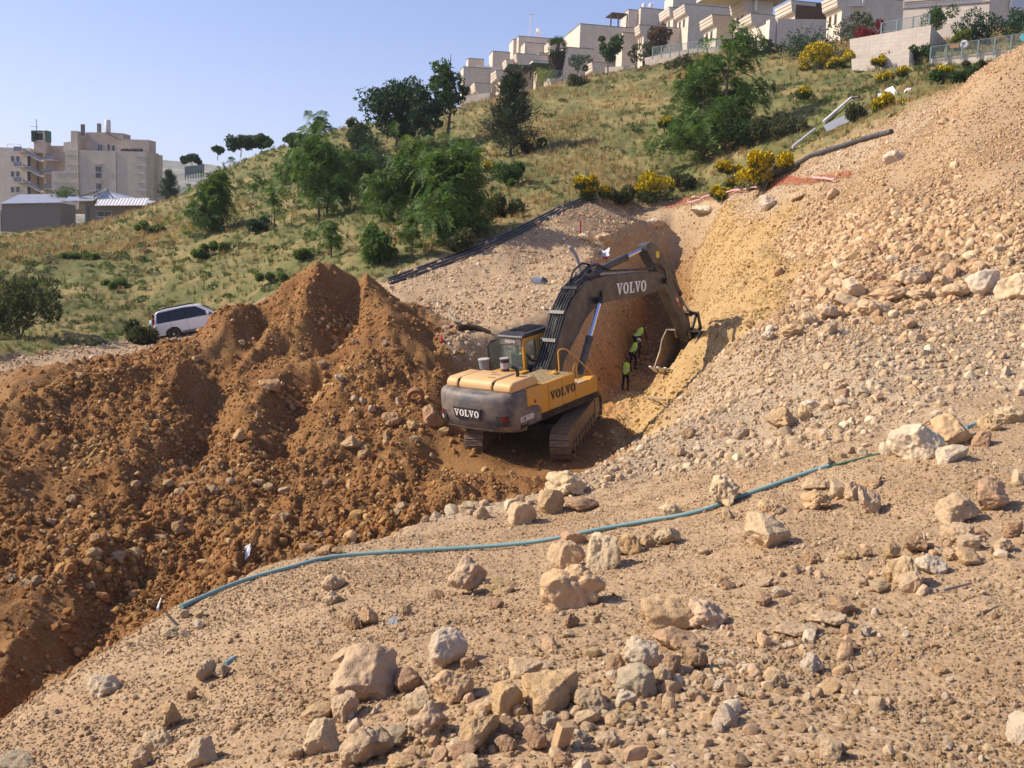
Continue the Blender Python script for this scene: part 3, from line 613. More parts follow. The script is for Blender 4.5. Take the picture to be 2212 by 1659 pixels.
b = MB(); b.box((cx0 + .1, cy0 - .02, cz0 + .62), (cx1 - .09, cy0 + .01, 3.1)); up(b).build('rear_window', X_GLASS, cab)
b = MB(); b.box((cx0 + .06, cy0 - .03, 3.1), (cx1 - .06, cy0 + .03, 3.31)); hb = up(b).build('cab_header', X_GREY, cab)
mb, w = lettering('VOLVO', .085); mb.v = [(p[0] + (cx0 + cx1) / 2 - w / 2, p[1] + cy0 - .034, p[2] + 3.16) for p in mb.v]; up(mb).build('lettering', X_WHITE, hb)
b = MB(); b.box((cx1 - .05, .26, cz0 + .64), (cx1 - .03, .94, 3.19)); b.box((cx1 - .05, 1.06, cz0 + .64), (cx1 - .03, cy1 - .09, 3.19)); up(b).build('side_window', X_GLASS, cab)
b = MB(); b.box((cx0 + .1, cy1 - .03, cz0 + .3), (cx1 - .1, cy1 - .01, 3.3)); up(b).build('windscreen', X_GLASS, cab)
b = MB(); b.prism([(cy0 - .02, 2.05), (cy0 - .05, 3.0), (cy0 + .1, 3.12), (.75, 3.12), (.85, 2.05)], cx0 - .48, cx0 - .44, 'x'); dr = up(b).build('cab_door', X_GLASS, cab)
b = MB(); b.tube([(cx0 - .46, cy0 - .03, 2.05), (cx0 - .46, cy0 - .06, 3.0), (cx0 - .46, cy0 + .08, 3.12), (cx0 - .46, .75, 3.12), (cx0 - .46, .86, 2.05), (cx0 - .46, cy0 - .03, 2.05)], .03, 6); b.tube([(cx0 - .46, .8, 2.9), (cx0 + .03, .95, 2.9)], .025, 6); b.tube([(cx0 - .46, .84, 2.2), (cx0 + .03, .95, 2.2)], .025, 6); up(b).build('door_frame', X_DARK, dr)
b = MB(); b.box((-1.15, .35, 1.95), (-.7, .85, 2.15)); b.prism([(.28, 2.15), (.42, 2.15), (.36, 2.75), (.24, 2.72)], -1.13, -.72, 'x'); up(b).build('seat', X_DARK, cab, bevel=.04)
b = MB(); b.box((cx1 + .005, cy0 - .02, 1.55), (cx1 + .02, cy0 + .1, 2.02)); up(b).build('warning_light', X_RED, cab)
# boom: a banana box beam, profile in y-z
def bezier(p0, p1, p2, n=8): return [(p0[0] * (1 - t) ** 2 + 2 * p1[0] * t * (1 - t) + p2[0] * t * t, p0[1] * (1 - t) ** 2 + 2 * p1[1] * t * (1 - t) + p2[1] * t * t) for t in [k / n for k in range(n + 1)]]
top = [(.10, 1.95), (.55, 2.55), (1.15, 3.45)] + bezier((1.55, 4.05), (2.25, 4.80), (3.25, 4.86), 8) + [(4.2, 4.85), (6.2, 4.66), (7.35, 4.50), (7.75, 4.36), (7.98, 4.15)]
bot = [(7.95, 3.90), (7.6, 3.80), (6.4, 3.76)] + bezier((4.5, 3.90), (3.05, 4.06), (2.42, 3.42), 8) + [(1.25, 2.40), (.75, 1.62), (.45, 1.45)]
b = MB(); b.prism(top + bot, -.27, .37, 'x'); boom = up(b).build('boom', X_BOOM, exc, bevel=.025)
for y, z in ((.35, 1.75), (7.78, 4.1), (3.15, 4.12)): b = MB(); b.tube([(-.42, y, z), (.52, y, z)], .11, 14); up(b).build('pivot_pin', X_DARK, boom, smooth=True)
b = MB(); b.prism([(3.2, 4.8), (3.95, 4.8), (3.75, 5.12), (3.5, 5.12)], -.05, .02, 'x'); b.prism([(3.2, 4.8), (3.95, 4.8), (3.75, 5.12), (3.5, 5.12)], .10, .17, 'x'); up(b).build('cylinder_bracket', X_BOOM, boom)
mb, w = lettering('VOLVO', .40); ca, sa_ = math.cos(-.085), math.sin(-.085)
mb.v = [(.374 - p[1], 4.52 + p[0] * ca - p[2] * sa_, 4.09 + p[0] * sa_ + p[2] * ca) for p in mb.v]; up(mb).build('lettering', X_WHITE, boom)
b = MB(); b.prism([(3.5, 4.10), (3.56, 4.10), (3.56, 4.4), (3.5, 4.4)], .37, .46, 'x'); up(b).build('hose_clamp', X_DARK, boom)
b = MB()
for x in (-.2, -.09, .02, .13, .24, .32):
    j = .02 * math.sin(x * 37)
    pts_ = [(x, .25, 2.25 + j), (x, .62, 2.72 + j), (x, 1.2, 3.62 + j)] + [(x, y - .03, z + .06 + j) for y, z in bezier((1.55, 4.05), (2.2, 4.86), (3.2, 4.95), 6)]
    if x > .1: pts_ += [(x, 3.9, 5.03), (x, 4.5, 4.95), (x, 6.2, 4.76), (x, 7.1, 4.66)]
    else: pts_ += [(x * .6, 3.6, 5.22), (x * .6, 4.0, 5.25), (x * .6, 4.3, 5.05)]
    b.tube(pts_, .036, 7)
b.tube([(.25, 2.5, 4.80), (.28, 2.9, 5.15), (.27, 3.4, 5.32), (.24, 3.9, 5.2), (.24, 4.4, 4.97)], .034, 7); b.tube([(-.1, 2.3, 4.72), (-.14, 2.75, 5.2), (-.14, 3.3, 5.38), (-.1, 3.8, 5.22)], .034, 7)
b.tube([(.32, 6.9, 4.62), (.34, 7.2, 4.78), (.34, 7.6, 4.74), (.33, 7.9, 4.5), (.33, 8.0, 4.2), (.30, 8.1, 3.9)], .034, 7)
up(b).build('hydraulic_hose', X_HOSE, boom, smooth=True)
for y, z, a in ((.9, 3.12, 1.0), (1.45, 3.95, .9), (2.2, 4.62, .55), (3.0, 4.90, .1)):
    b = MB(); b.box((-.26, -.06, .0), (.36, .06, .11), Matrix.Translation((0, y, z)) @ Matrix.Rotation(a, 4, 'X')); up(b).build('hose_bracket', X_DARK, boom)
def cylinder(name, p0, p1, r, frac, par):
    a, c = Vector(p0), Vector(p1); mid = a + (c - a) * frac; d = (c - a).normalized()
    b = MB(); b.tube([a, mid], r, 16); b.tube([mid - d * .1, mid + d * .02], r * 1.12, 16); b.tube([a - d * .06, a + d * .06], r * 1.1, 12)
    o = up(b).build(name, X_BOOM, par, smooth=True)
    b = MB(); b.tube([mid, c], r * .62, 14); up(b).build('piston_rod', X_CHROME, o, smooth=True)
    b = MB(); b.tube([c - d * .1, c + d * .1], r * .95, 12); up(b).build('rod_eye', X_DARK, o, smooth=True)
for x in (-.50, .60): cylinder('boom_cylinder', (x, 1.5, 1.55), (x, 3.15, 4.12), .13, .56, exc)
cylinder('arm_cylinder', (.06, 3.62, 5.0), (.06, 6.98, 5.42), .125, .62, exc)
# arm
arm_p = [(6.86, 5.58), (7.16, 5.64), (7.5, 5.50), (8.05, 5.02), (8.42, 4.45), (8.62, 4.0), (9.86, 1.86), (9.90, 1.58), (9.70, 1.46), (9.52, 1.62), (8.2, 3.55), (7.80, 3.95), (7.62, 4.15), (7.52, 4.5), (7.10, 5.0), (6.84, 5.32)]
b = MB(); b.prism(arm_p, -.16, .27, 'x'); arm = up(b).build('arm', X_BOOM, exc, bevel=.025)
b = MB(); b.box((.271, 7.45, 5.0), (.276, 7.68, 5.24)); up(b).build('warning_label', paint('yellow label', (.7, .5, .03), .5), arm)
b = MB(); b.prism([(8.72, 3.30), (8.84, 3.36), (9.08, 2.94), (8.96, 2.88)], .271, .276, 'x'); lab = up(b).build('red_label', paint('red label', (.55, .06, .04), .5), arm)
b = MB(); b.prism([(8.80, 3.24), (8.88, 3.28), (8.96, 3.14), (8.88, 3.10)], .276, .279, 'x'); up(b).build('label_print', X_WHITE, lab)
cylinder('bucket_cylinder', (.05, 8.45, 4.55), (.05, 10.22, 2.42), .10, .58, exc)
b = MB()
for x in (-.22, .30):
    b.prism([(10.16, 2.48), (10.32, 2.42), (9.86, 1.72), (9.72, 1.80)], x, x + .05, 'x'); b.prism([(10.18, 2.44), (10.34, 2.38), (10.52, 1.72), (10.36, 1.66)], x + .06, x + .11, 'x')
b.tube([(-.3, 10.24, 2.42), (.42, 10.24, 2.42)], .07, 10); b.tube([(-.3, 9.72, 1.62), (.42, 9.72, 1.62)], .08, 10); b.tube([(-.3, 10.42, 1.70), (.42, 10.42, 1.70)], .07, 10); up(b).build('bucket_linkage', X_DARK, exc, smooth=True)
# bucket, curled towards the machine
bk = [(9.55, 1.80), (9.95, 1.74), (10.50, 1.62), (10.62, 1.20), (10.50, .72), (10.15, .34), (9.65, .12), (9.05, .14), (8.45, .42)]
bx0, bx1 = -.72, .84
V = []; Fc = []; n = len(bk); th = .05
b = MB()
for i in range(n - 1):
    (y0, z0), (y1, z1) = bk[i], bk[i + 1]; d = Vector((y1 - y0, z1 - z0)).normalized(); nn = Vector((d.y, -d.x)) * th
    b.prism([(y0, z0), (y1, z1), (y1 - nn.x, z1 - nn.y), (y0 - nn.x, z0 - nn.y)], bx0, bx1, 'x')
buck = up(b).build('bucket', X_BUCK, exc, bevel=.01)
for x in (bx0, bx1 - .05):
    b = MB(); b.prism(bk + [(8.62, .62), (8.98, 1.05), (9.2, 1.5)], x - .002, x + .052, 'x'); up(b).build('bucket_side', X_BUCK, buck, bevel=.01)
for k in range(5):
    x = bx0 + .06 + k * (bx1 - bx0 - .22) / 4
    b = MB(); b.prism([(8.55, .30), (8.48, .50), (8.06, .66), (8.05, .61)], x, x + .12, 'x'); up(b).build('bucket_tooth', X_TOOTH, buck, bevel=.01)
for x in (-.3, .32):
    b = MB(); b.prism([(9.5, 1.78), (9.62, 1.50), (9.84, 1.50), (10.25, 1.85), (10.52, 1.80), (10.50, 1.62), (9.95, 1.72)], x, x + .06, 'x'); up(b).build('bucket_ear', X_BUCK, buck)
# ------------------------------------------------------------------ buildings, walls and fences
def q3(x, y): return ((1140 + .34358 * x) / 1.15732, (.34358 * y) / 1.15732)
def q5(x, y): return ((1150 + .22604 * x) / 1.15732, (60 + .22604 * y) / 1.15732)
def q6(x, y): return ((1550 + .22604 * x) / 1.15732, (.22604 * y) / 1.15732)
def q7(x, y): return ((2050 + .23056 * x) / 1.15732, (.23056 * y) / 1.15732)
def q8(x, y): return ((.19892 * x) / 1.15732, (300 + .19892 * y) / 1.15732)
class Face:
    """an upright plane through a measured point, turned by th; a runs right along it, b runs up"""
    def __init__(s, u, v, Y, th):
        s.A = P(u, v, Y); s.th = th; s.d = np.array([math.cos(th), math.sin(th), 0]); s.n = np.array([math.sin(th), -math.cos(th), 0])
    def ab(s, u, v):
        r = ray(u, v); t = (s.A @ s.n) / (r @ s.n); p = r * t - s.A; return float(p @ s.d), float(p[2])
    def M(s): return Matrix.Translation(Vector(s.A)) @ Matrix.Rotation(s.th, 4, 'Z')

def stone_mat(name, c, c2, sx=2.2, mortar=0.75):
    m, nt, b = nodemat(name); o = coords(nt)
    bt = N(nt, 'TexBrick'); mp = N(nt, 'Mapping'); mp.inputs['Rotation'].default_value = (math.radians(90), 0, 0); L(nt, o, mp.inputs[0]); L(nt, mp.outputs[0], bt.inputs['Vector'])
    bt.inputs['Color1'].default_value = (*c, 1); bt.inputs['Color2'].default_value = (*c2, 1); bt.inputs['Mortar'].default_value = (*[x * mortar for x in c], 1)
    bt.inputs['Scale'].default_value = sx; bt.inputs['Mortar Size'].default_value = 0.02; bt.inputs['Row Height'].default_value = .5; bt.inputs['Brick Width'].default_value = 1.0
    n = noise_(nt, 0.35, 6, 0.65, o); col_ = mixc(nt, 0.6, bt.outputs[0], ramp(nt, n, [(0.3, (0.78, 0.76, 0.74)), (0.7, (1.12, 1.12, 1.12))]), 'MULTIPLY')
    mp2 = N(nt, 'Mapping'); mp2.inputs['Scale'].default_value = (1.2, 1.2, .12); L(nt, o, mp2.inputs[0])
    n2 = noise_(nt, 1.4, 5, 0.7, mp2.outputs[0]); col_ = mixc(nt, ramp(nt, n2, [(0.5, (0, 0, 0)), (0.75, (.4, .4, .4))]), col_, tuple(x * .62 for x in c))
    L(nt, col_, b.inputs['Base Color']); b.inputs['Roughness'].default_value = 0.85; b.inputs['Specular IOR Level'].default_value = 0.2
    bump(nt, b, bt.outputs['Fac'], -0.3, 0.02); return m
B_STONE = stone_mat('cream Jerusalem limestone', (0.70, 0.605, 0.50), (0.63, 0.54, 0.44))
B_SCHOOL = stone_mat('beige ashlar', (0.60, 0.52, 0.43), (0.55, 0.475, 0.39), 1.6)
B_PINK = stone_mat('pinkish ashlar', (0.54, 0.44, 0.37), (0.49, 0.395, 0.33), 1.6)
B_PALE = stone_mat('pale limewashed wall', (0.70, 0.61, 0.51), (0.64, 0.55, 0.46), 1.4)
B_RUBBLE = stone_mat('rough white rubble wall', (0.60, 0.53, 0.46), (0.45, 0.38, 0.32), 3.2, 0.5)
B_COPE = paint('grey-green coping metal', (0.16, 0.17, 0.15), 0.5)
B_WIN, nt_, b_ = nodemat('dark window glass'); b_.inputs['Base Color'].default_value = (0.03, 0.035, 0.045, 1); b_.inputs['Roughness'].default_value = 0.08
B_SASH = paint('light sash', (0.42, 0.40, 0.37), 0.5)
B_BROWNW = paint('ochre shutter', (0.26, 0.17, 0.08), 0.6)
B_SHEET = paint('galvanised sheet', (0.55, 0.56, 0.60), 0.45, 0.2, var=0.08)
B_RAIL = paint('blue-grey railing', (0.17, 0.20, 0.28), 0.5)
B_WOOD = paint('brown timber', (0.10, 0.055, 0.035), 0.7)
B_POST = paint('grey-green fence paint', (0.20, 0.26, 0.26), 0.5, 0.2)
B_PALEP = paint('white plaster', (0.70, 0.66, 0.62), 0.7)
B_BLACK = paint('black tank plastic', (0.015, 0.015, 0.017), 0.4)
B_GREEN = paint('dark green steel', (0.05, 0.12, 0.075), 0.5)
B_SHEDW = paint('grey-brown shed wall', (0.24, 0.20, 0.175), 0.85, var=0.1)

def window(face, parent, rect, qf, y=0.0, mat=None, sash=True, name='window', shut=None):
    """a recessed window set into a face: frame proud of the wall, panes behind"""
    (x0, y0), (x1, y1) = rect; a0, b1 = face.ab(*qf(x0, y0)); a1, b0 = face.ab(*qf(x1, y1))
    f = MB(); w = .09
    f.box((a0, y - .06, b0), (a0 + w, y + .02, b1)); f.box((a1 - w, y - .06, b0), (a1, y + .02, b1)); f.box((a0 + w, y - .06, b0), (a1 - w, y + .02, b0 + w)); f.box((a0 + w, y - .06, b1 - w), (a1 - w, y + .02, b1))
    f.box(((a0 + a1) / 2 - .03, y - .05, b0 + w), ((a0 + a1) / 2 + .03, y + .02, b1 - w)); f.box((a0 - .08, y - .12, b0 - .1), (a1 + .08, y + .02, b0 - .002))
    fo = f.build(name, B_SASH, parent)
    p = MB(); p.box((a0 + w, y - .02, b0 + w), (a1 - w, y - .008, b1 - w)); p.build('pane', mat or B_WIN, fo)
    return fo

house_count = [0]
HOUSE_TH = math.radians(12)
def house(label, blocks, group='stepped stone houses along the ridge', th=HOUSE_TH, mat=None):
    """blocks: (converter, x0, y0, x1, y1, width of the lit end face, depth Y, kind); kind 'p' has a leaning ribbed parapet with a recessed windowed wall under it"""
    qf, x0, y0, x1, y1, w, Y, kind = blocks[0]
    base = Face(*qf(x0, y1), Y, th)
    root = empty('house', Vector(base.A), th, label, 'house', group)
    for (qf, x0, y0, x1, y1, w, Y, kind) in blocks:
        f = Face(*qf(x0, y0), Y, th)
        off = Vector(f.A) - Vector(base.A); off = Matrix.Rotation(-th, 3, 'Z') @ off
        a1, _ = f.ab(*qf(x1, y0)); _, b0 = f.ab(*qf(x0, y1))
        u0, _ = qf(x0 - w, y0); u1, _ = qf(x0, y0); az_ = math.atan2(f.A[0], f.A[1])
        D = max(1.5, min(18, (u1 - u0) / F0 * f.A[1] / max(.08, math.sin(th + az_))))
        ox, oy, oz = off; drop = 6.0
        if kind == 'p':
            hp = min(1.55, -b0 * .55); lean = .55
            prof = [(0, 0), (a1, 0), (a1, b0 - drop), (.9, b0 - drop), (.9, -hp - .55), (.55, -hp - .1), (.28, -hp)]
            b = MB(); b.prism([(ox + a, oz + c) for a, c in prof], oy, oy + D, 'y'); wl = b.build('wall', mat or B_STONE, root)
            for k in range(3):
                t0, t1 = k / 3, (k + .72) / 3
                b = MB(); b.prism([(ox + .28 * t0 - .09, oz - hp * t0), (ox + .28 * t0 + .05, oz - hp * t0), (ox + .28 * t1 + .05, oz - hp * t1), (ox + .28 * t1 - .09, oz - hp * t1)], oy + .01, oy + D - .01, 'y'); b.build('parapet_rib', mat or B_STONE, wl)
            hw = min(1.5, -b0 - hp - .5)
            if hw > .5:
                for k in range(2):
                    yy = oy + D * (.30 + .36 * k); b = MB(); b.box((ox + .86, yy, oz - hp - .5 - hw), (ox + .905, yy + D * .17, oz - hp - .56)); wf = b.build('window', B_BROWNW, root)
                    b = MB(); b.box((ox + .84, yy + .12, oz - hp - .4 - hw), (ox + .858, yy + D * .17 - .12, oz - hp - .68)); b.build('pane', B_WIN, wf)
            b = MB(); b.box((ox - .06, oy - .04, oz + .002), (ox + a1, oy + D, oz + .10)); b.build('coping', B_COPE, wl)
        else:
            b = MB(); b.box((ox, oy, oz + b0 - drop), (ox + a1, oy + D, oz)); wl = b.build('wall', mat or B_STONE, root)
            b = MB(); b.box((ox - .07, oy - .07, oz + .002), (ox + a1 + .07, oy + .25, oz + .12)); b.box((ox - .07, oy + .253, oz + .002), (ox + .22, oy + D, oz + .12)); b.build('coping', B_COPE, wl)
    return root, base
h, f = house('low house at the far left end of the ridge row, half behind the tall tree', [(q3, 55, 487, 255, 700, 22, 205, 'n'), (q3, 90, 425, 205, 540, 14, 215, 'n'), (q3, 136, 602, 260, 730, 28, 198, 'p')])
b = MB(); a, c = f.ab(*q3(150, 470)); b.box((a, 1.0, c - 1.2), (a + 5, 1.06, c)); b.build('balcony_panel', B_PALEP, h)
h, f = house('second house from the left on the ridge, with two small leaning parapets', [(q3, 268, 373, 395, 560, 26, 212, 'n'), (q3, 291, 512, 410, 650, 36, 200, 'p'), (q3, 366, 433, 420, 530, 27, 205, 'p')])
h, f = house('stepped house behind the palm with an aerial mast on its roof', [(q3, 457, 263, 800, 500, 40, 212, 'n'), (q3, 418, 287, 462, 440, 28, 214, 'n'), (q3, 502, 309, 660, 410, 46, 208, 'n'), (q3, 440, 388, 670, 530, 38, 203, 'p'), (q3, 601, 386, 690, 460, 45, 204, 'n'), (q3, 561, 440, 700, 570, 36, 200, 'p'), (q3, 447, 506, 540, 580, 28, 197, 'p')])
b = MB(); a, c = f.ab(*q3(555, 262)); a2, c2 = f.ab(*q3(555, 80)); b.tube([(a, 2, c), (a, 2, c2)], .09, 6); b.tube([(a - .8, 2, c2 - .3), (a + .8, 2, c2 - .1)], .06, 5); b.build('roof_mast', B_PALEP, h)
b = MB(); b.tube([(a + 1.6, 2, c), (a + 1.2, 2, c + 1.2), (a + 1.9, 2.2, c + 2.0)], .12, 5); b.lathe([(.05, 0), (.9, .3)], 12, M=Matrix.Translation((a + 1.5, 2, c + 1.2)) @ Matrix.Rotation(1.0, 4, 'Y')); b.build('dish_aerial', B_PALEP, h)
h, f = house('large blank grey house mid-ridge with two small windows low on its front', [(q3, 905, 174, 1330, 580, 116, 200, 'n'), (q3, 782, 342, 1000, 580, 8, 199, 'n'), (q3, 990, 452, 1110, 570, 52, 193, 'p'), (q3, 1215, 236, 1320, 310, 48, 196, 'n'), (q3, 690, 292, 800, 400, 52, 203, 'n')])
fw = Face(*q3(905, 174), 200, HOUSE_TH)
for r in (((838, 393), (872, 438)), ((930, 396), (952, 426))):
    (x0, y0), (x1, y1) = r
    fw2 = Face(*q3(782, 342), 199, HOUSE_TH); off = Matrix.Rotation(-HOUSE_TH, 3, 'Z') @ (Vector(fw2.A) - Vector(f.A))
    a0, b1 = fw2.ab(*q3(x0, y0)); a1, b0 = fw2.ab(*q3(x1, y1))
    b = MB(); b.box((off.x + a0, off.y - .07, off.z + b0), (off.x + a1, off.y + .02, off.z + b1)); wo = b.build('window', B_SASH, h)
    b = MB(); b.box((off.x + a0 + .15, off.y - .085, off.z + b0 + .15), (off.x + (a0 + a1) / 2 - .05, off.y - .072, off.z + b1 - .15)); b.box((off.x + (a0 + a1) / 2 + .05, off.y - .085, off.z + b0 + .15), (off.x + a1 - .15, off.y - .072, off.z + b1 - .15)); b.build('pane', B_WIN, wo)
h, f = house('house with a white upper storey and roof pergola, behind the grey house', [(q3, 1345, 57, 1520, 330, 30, 213, 'n'), (q3, 1256, 70, 1330, 330, 52, 214, 'n')], mat=B_PALE)
b = MB(); a0, c0 = f.ab(*q3(1118, 108)); a1, c1 = f.ab(*q3(1235, 108)); _, cb = f.ab(*q3(1118, 182))
for t in (0, .45, 1): b.box((a0 + (a1 - a0) * t - .12, -1.2, cb - 2), (a0 + (a1 - a0) * t + .12, -.96, c0))
for t in range(5): b.box((a0, -1.3 + t * 1.0, c0 + .002), (a1, -1.15 + t * 1.0, c0 + .25))
b.build('pergola', B_WOOD, h)
for x in (1395, 1445):
    a, c = f.ab(*q3(x, 56)); b = MB(); b.lathe([(.45, c), (.45, c + 1.3), (.1, c + 1.5)], 10, (a, 2.5)); b.build('water_heater', B_PALEP, h)
h, f = house('grey house in the ridge row behind the brown creeper-hung tree', [(q3, 1336, 181, 1690, 420, 34, 192, 'p'), (q3, 1552, 52, 1680, 240, 70, 196, 'p')])
h, f = house('house with two stacked leaning parapets and paired ochre windows', [(q3, 1664, 30, 2010, 340, 78, 190, 'p'), (q3, 1582, -40, 1830, 38, 60, 199, 'n'), (q3, 1832, -60, 1995, 34, 10, 200, 'n')])
h, f = house('low house with a broad leaning parapet above the green fence', [(q3, 1866, 106, 2110, 260, 88, 172, 'p')])
h, f = house('house with a white post under its raised upper storey', [(q6, 1366, -20, 1700, 190, 140, 166, 'p')])
b = MB(); a, c = f.ab(*q6(1495, 0)); _, c2 = f.ab(*q6(1495, 135)); b.box((a - .2, -.6, c2), (a + .2, -.2, c)); b.build('white_post', B_PALEP, h)
b = MB(); a1, _ = f.ab(*q6(1800, 0)); b.box((a - 8, -1.6, c), (a1, 5, c + .5)); b.build('roof_slab', B_PALE, h)
h, f = house('small house with one leaning parapet just above the fence corner', [(q6, 1450, 150, 1740, 350, 122, 160, 'p')])
h, f = house('house with a leaning parapet beside the brown timber screen', [(q6, 1898, 8, 2330, 260, 170, 150, 'p')])
b = MB(); a0, c0 = f.ab(*q6(1830, 110)); a1, c1 = f.ab(*q6(2260, 88)); 
for k in range(22):
    x = a0 + (a1 - a0) * k / 22; t = .5 if k > 10 else 0
    b.box((x, -3.2, c0 - 3.2), (x + (a1 - a0) / 22 * .88, -3.1, c0 + t))
b.build('timber_screen', B_WOOD, h)['kind'] = 'stuff'
h, f = house('grey gabled house above the red shrub', [(q7, 185, -60, 930, 300, 150, 140, 'p')])
b = MB(); a, c = f.ab(*q7(462, 0)); _, c2 = f.ab(*q7(462, 80)); b.box((a - .15, -.3, c2), (a + .15, -.05, c + 1)); b.prism([(a - 2, c2), (a, c2 + .4), (a, c2 + .1), (a - 2, c2 - .1)], -.5, -.05, 'y'); b.build('white_awning', B_PALEP, h)
h, f = house('sunlit house at the top right with a long ribbed balcony', [(q7, 905, 100, 1835, 330, 0, 121, 'n')], th=math.radians(-26), mat=B_PALE)
a1, _ = f.ab(*q7(1840, 100)); 
for k in range(4):
    _, z1 = f.ab(*q7(905, 18 + k * 21)); _, z0 = f.ab(*q7(905, 18 + k * 21 + 15)); b = MB(); b.box((-.25, -.5 + k * .1, z0), (a1 + .1, -.1, z1)); b.build('balcony_rib', B_PALE, h)
h, f = house('dark-fronted house at the far right edge with a white shutter', [(q7, 1848, -80, 2500, 260, 6, 128, 'n')])
b = MB(); a0, c0 = f.ab(*q7(2060, -40)); a1, c1 = f.ab(*q7(2230, 130)); b.box((a0, -.3, c1), (a1 + 2, -.05, c0)); wf = b.build('window', B_PALEP, h)
b = MB(); b.box((a0 + .3, -.33, c1 + .3), (a1, -.305, c0)); b.build('pane', B_SHEET, wf)

def wall_from(label, qf, poly, Y, th, thick, mat, name='retaining_wall', cat='wall', cope=True):
    f = Face(*qf(*poly[0]), Y, th); pl = [f.ab(*qf(*p)) for p in poly]
    root = empty(name, Vector(f.A), th, label, cat)
    b = MB(); b.prism(pl[::-1], 0, thick, 'y'); b.build('wall_face', mat, root)
    return root, f
w1, f = wall_from('tall sunlit limestone retaining wall under the red shrub', q7, [(320, 425), (610, 376), (1205, 272), (1176, 600), (330, 640)], 110, math.radians(-33), 9.0, B_PALE)
w2, f = wall_from('lower sunlit retaining wall beside the yellow broom', q7, [(340, 640), (970, 546), (960, 790), (345, 760)], 104, math.radians(-33), 5.0, B_PALE)
w3, f3 = wall_from('long low sunlit wall carrying the grey mesh fence at the right', q7, [(1190, 636), (2030, 540), (2300, 500), (2300, 760), (1195, 760)], 100, math.radians(-30), 0.5, B_PALE)
w4, f4 = wall_from('rough white rubble retaining wall behind the large ailanthus', q6, [(270, 640), (740, 545), (1700, 452), (1700, 600), (640, 760), (285, 780)], 152, math.radians(-32), 0.6, B_RUBBLE)
w5, f = wall_from('grey garden wall with a cream pillar end', q6, [(1742, 208), (2280, 214), (2280, 560), (1742, 560)], 128, math.radians(14), 7.0, B_STONE)
b = MB(); a0, c0 = f.ab(*q6(1692, 212)); a1, c1 = f.ab(*q6(1740, 500)); b.box((a0 - .3, .2, c1), (-.004, 1.2, c0)); b.build('pillar', B_PALE, w5)
w6, f6 = wall_from('white terrace wall under the palm', q5, [(930, 605), (1015, 600), (1015, 700), (925, 700)], 182, math.radians(-38), 8.0, B_PALE)
w7, f7 = wall_from('grey terrace wall right of the palm', q5, [(1018, 600), (1400, 605), (1400, 680), (1018, 700)], 181, math.radians(10), 6.0, B_STONE)
w8, f = wall_from('pale bank wall under the leftmost house', q5, [(0, 815), (330, 755), (330, 860), (0, 900)], 186, math.radians(-20), 3.0, B_RUBBLE)
w9, f = wall_from('white wall behind the small green tree on the ridge', q3, [(1085, 490), (1300, 475), (1300, 570), (1085, 570)], 176, math.radians(-25), .5, B_PALE)

def fence(label, qf, top, bot, Y, th, n, mat, group=None, bars=True):
    f = Face(*qf(*bot[0]), Y, th); root = empty('mesh_fence', Vector(f.A), th, label, 'fence', group)
    a0, _ = f.ab(*qf(*bot[0])); a1, bz1 = f.ab(*qf(*bot[1])); _, t0 = f.ab(*qf(*top[0])); _, t1 = f.ab(*qf(*top[1]))
    zb = lambda t: bz1 * t; zt = lambda t: t0 + (t1 - t0) * t; xa = lambda t: a0 + (a1 - a0) * t
    for k in range(n + 1):
        t = k / n; b = MB(); b.box((xa(t) - .07, -.07, zb(t) - .5), (xa(t) + .07, .07, zt(t) + .03)); b.build('post', mat, root)
    for k in range(n):
        ta, tb = (k + .02) / n, (k + .98) / n
        b = MB(); b.tube([(xa(ta), 0, zt(ta)), (xa(tb), 0, zt(tb))], .04, 5); b.tube([(xa(ta), 0, zb(ta) + .08), (xa(tb), 0, zb(tb) + .08)], .035, 5); b.build('rail', mat, root)
        b = MB(); m_ = max(10, int((xa(tb) - xa(ta)) / .11))
        for j in range(m_):
            t = ta + (tb - ta) * (j + .5) / m_; b.box((xa(t) - .013, -.012, zb(t) + .08), (xa(t) + .013, .012, zt(t)))
        b.build('mesh_wire', mat, root)['kind'] = 'stuff'
    return root
fence('grey mesh fence with round white notice at the top right', q7, [(1190, 512), (2250, 355)], [(1195, 634), (2250, 505)], 99.8, math.radians(-30), 6, B_POST)
fence('long green mesh fence on the rough white wall', q6, [(360, 522), (1700, 350)], [(360, 618), (1700, 450)], 149, math.radians(-32), 13, B_POST)
fence('short mesh fence on the tall retaining wall beside the red shrub', q7, [(660, 250), (1180, 150)], [(660, 362), (1180, 272)], 109.5, math.radians(-33), 3, B_POST)
fence('short railing around the palm terrace', q5, [(935, 520), (1130, 515)], [(935, 598), (1130, 598)], 181, math.radians(5), 3, B_POST)
fence('tall grey fence running up the bare left hilltop', q8, [(2330, 590), (2560, 560)], [(2330, 700), (2560, 665)], 128, math.radians(10), 7, B_POST)
f = Face(*q7(1562, 475), 99.3, math.radians(-30)); sg = empty('round_notice', Vector(f.A), f.th, 'round white notice hung on the grey mesh fence', 'sign')
b = MB(); b.lathe([(.36, -.02), (.36, .02)], 20, M=Matrix.Rotation(math.pi / 2, 4, 'X')); b.build('disc', B_PALEP, sg); b = MB(); b.box((-.12, -.026, -.12), (.12, -.021, .02)); b.prism([(-.08, .02), (.08, .02), (0, .16)], -.026, -.021, 'y'); b.build('notice_print', paint('blue print', (.08, .14, .4)), sg)
f = Face(*q7(1455, 500), 99.3, math.radians(-30)); sg = empty('orange_notice', Vector(f.A), f.th, 'small orange plate on the grey mesh fence', 'sign')
b = MB(); b.box((-.4, -.02, -.16), (.4, .02, .16)); b.build('plate', paint('faded orange', (.5, .2, .06)), sg)
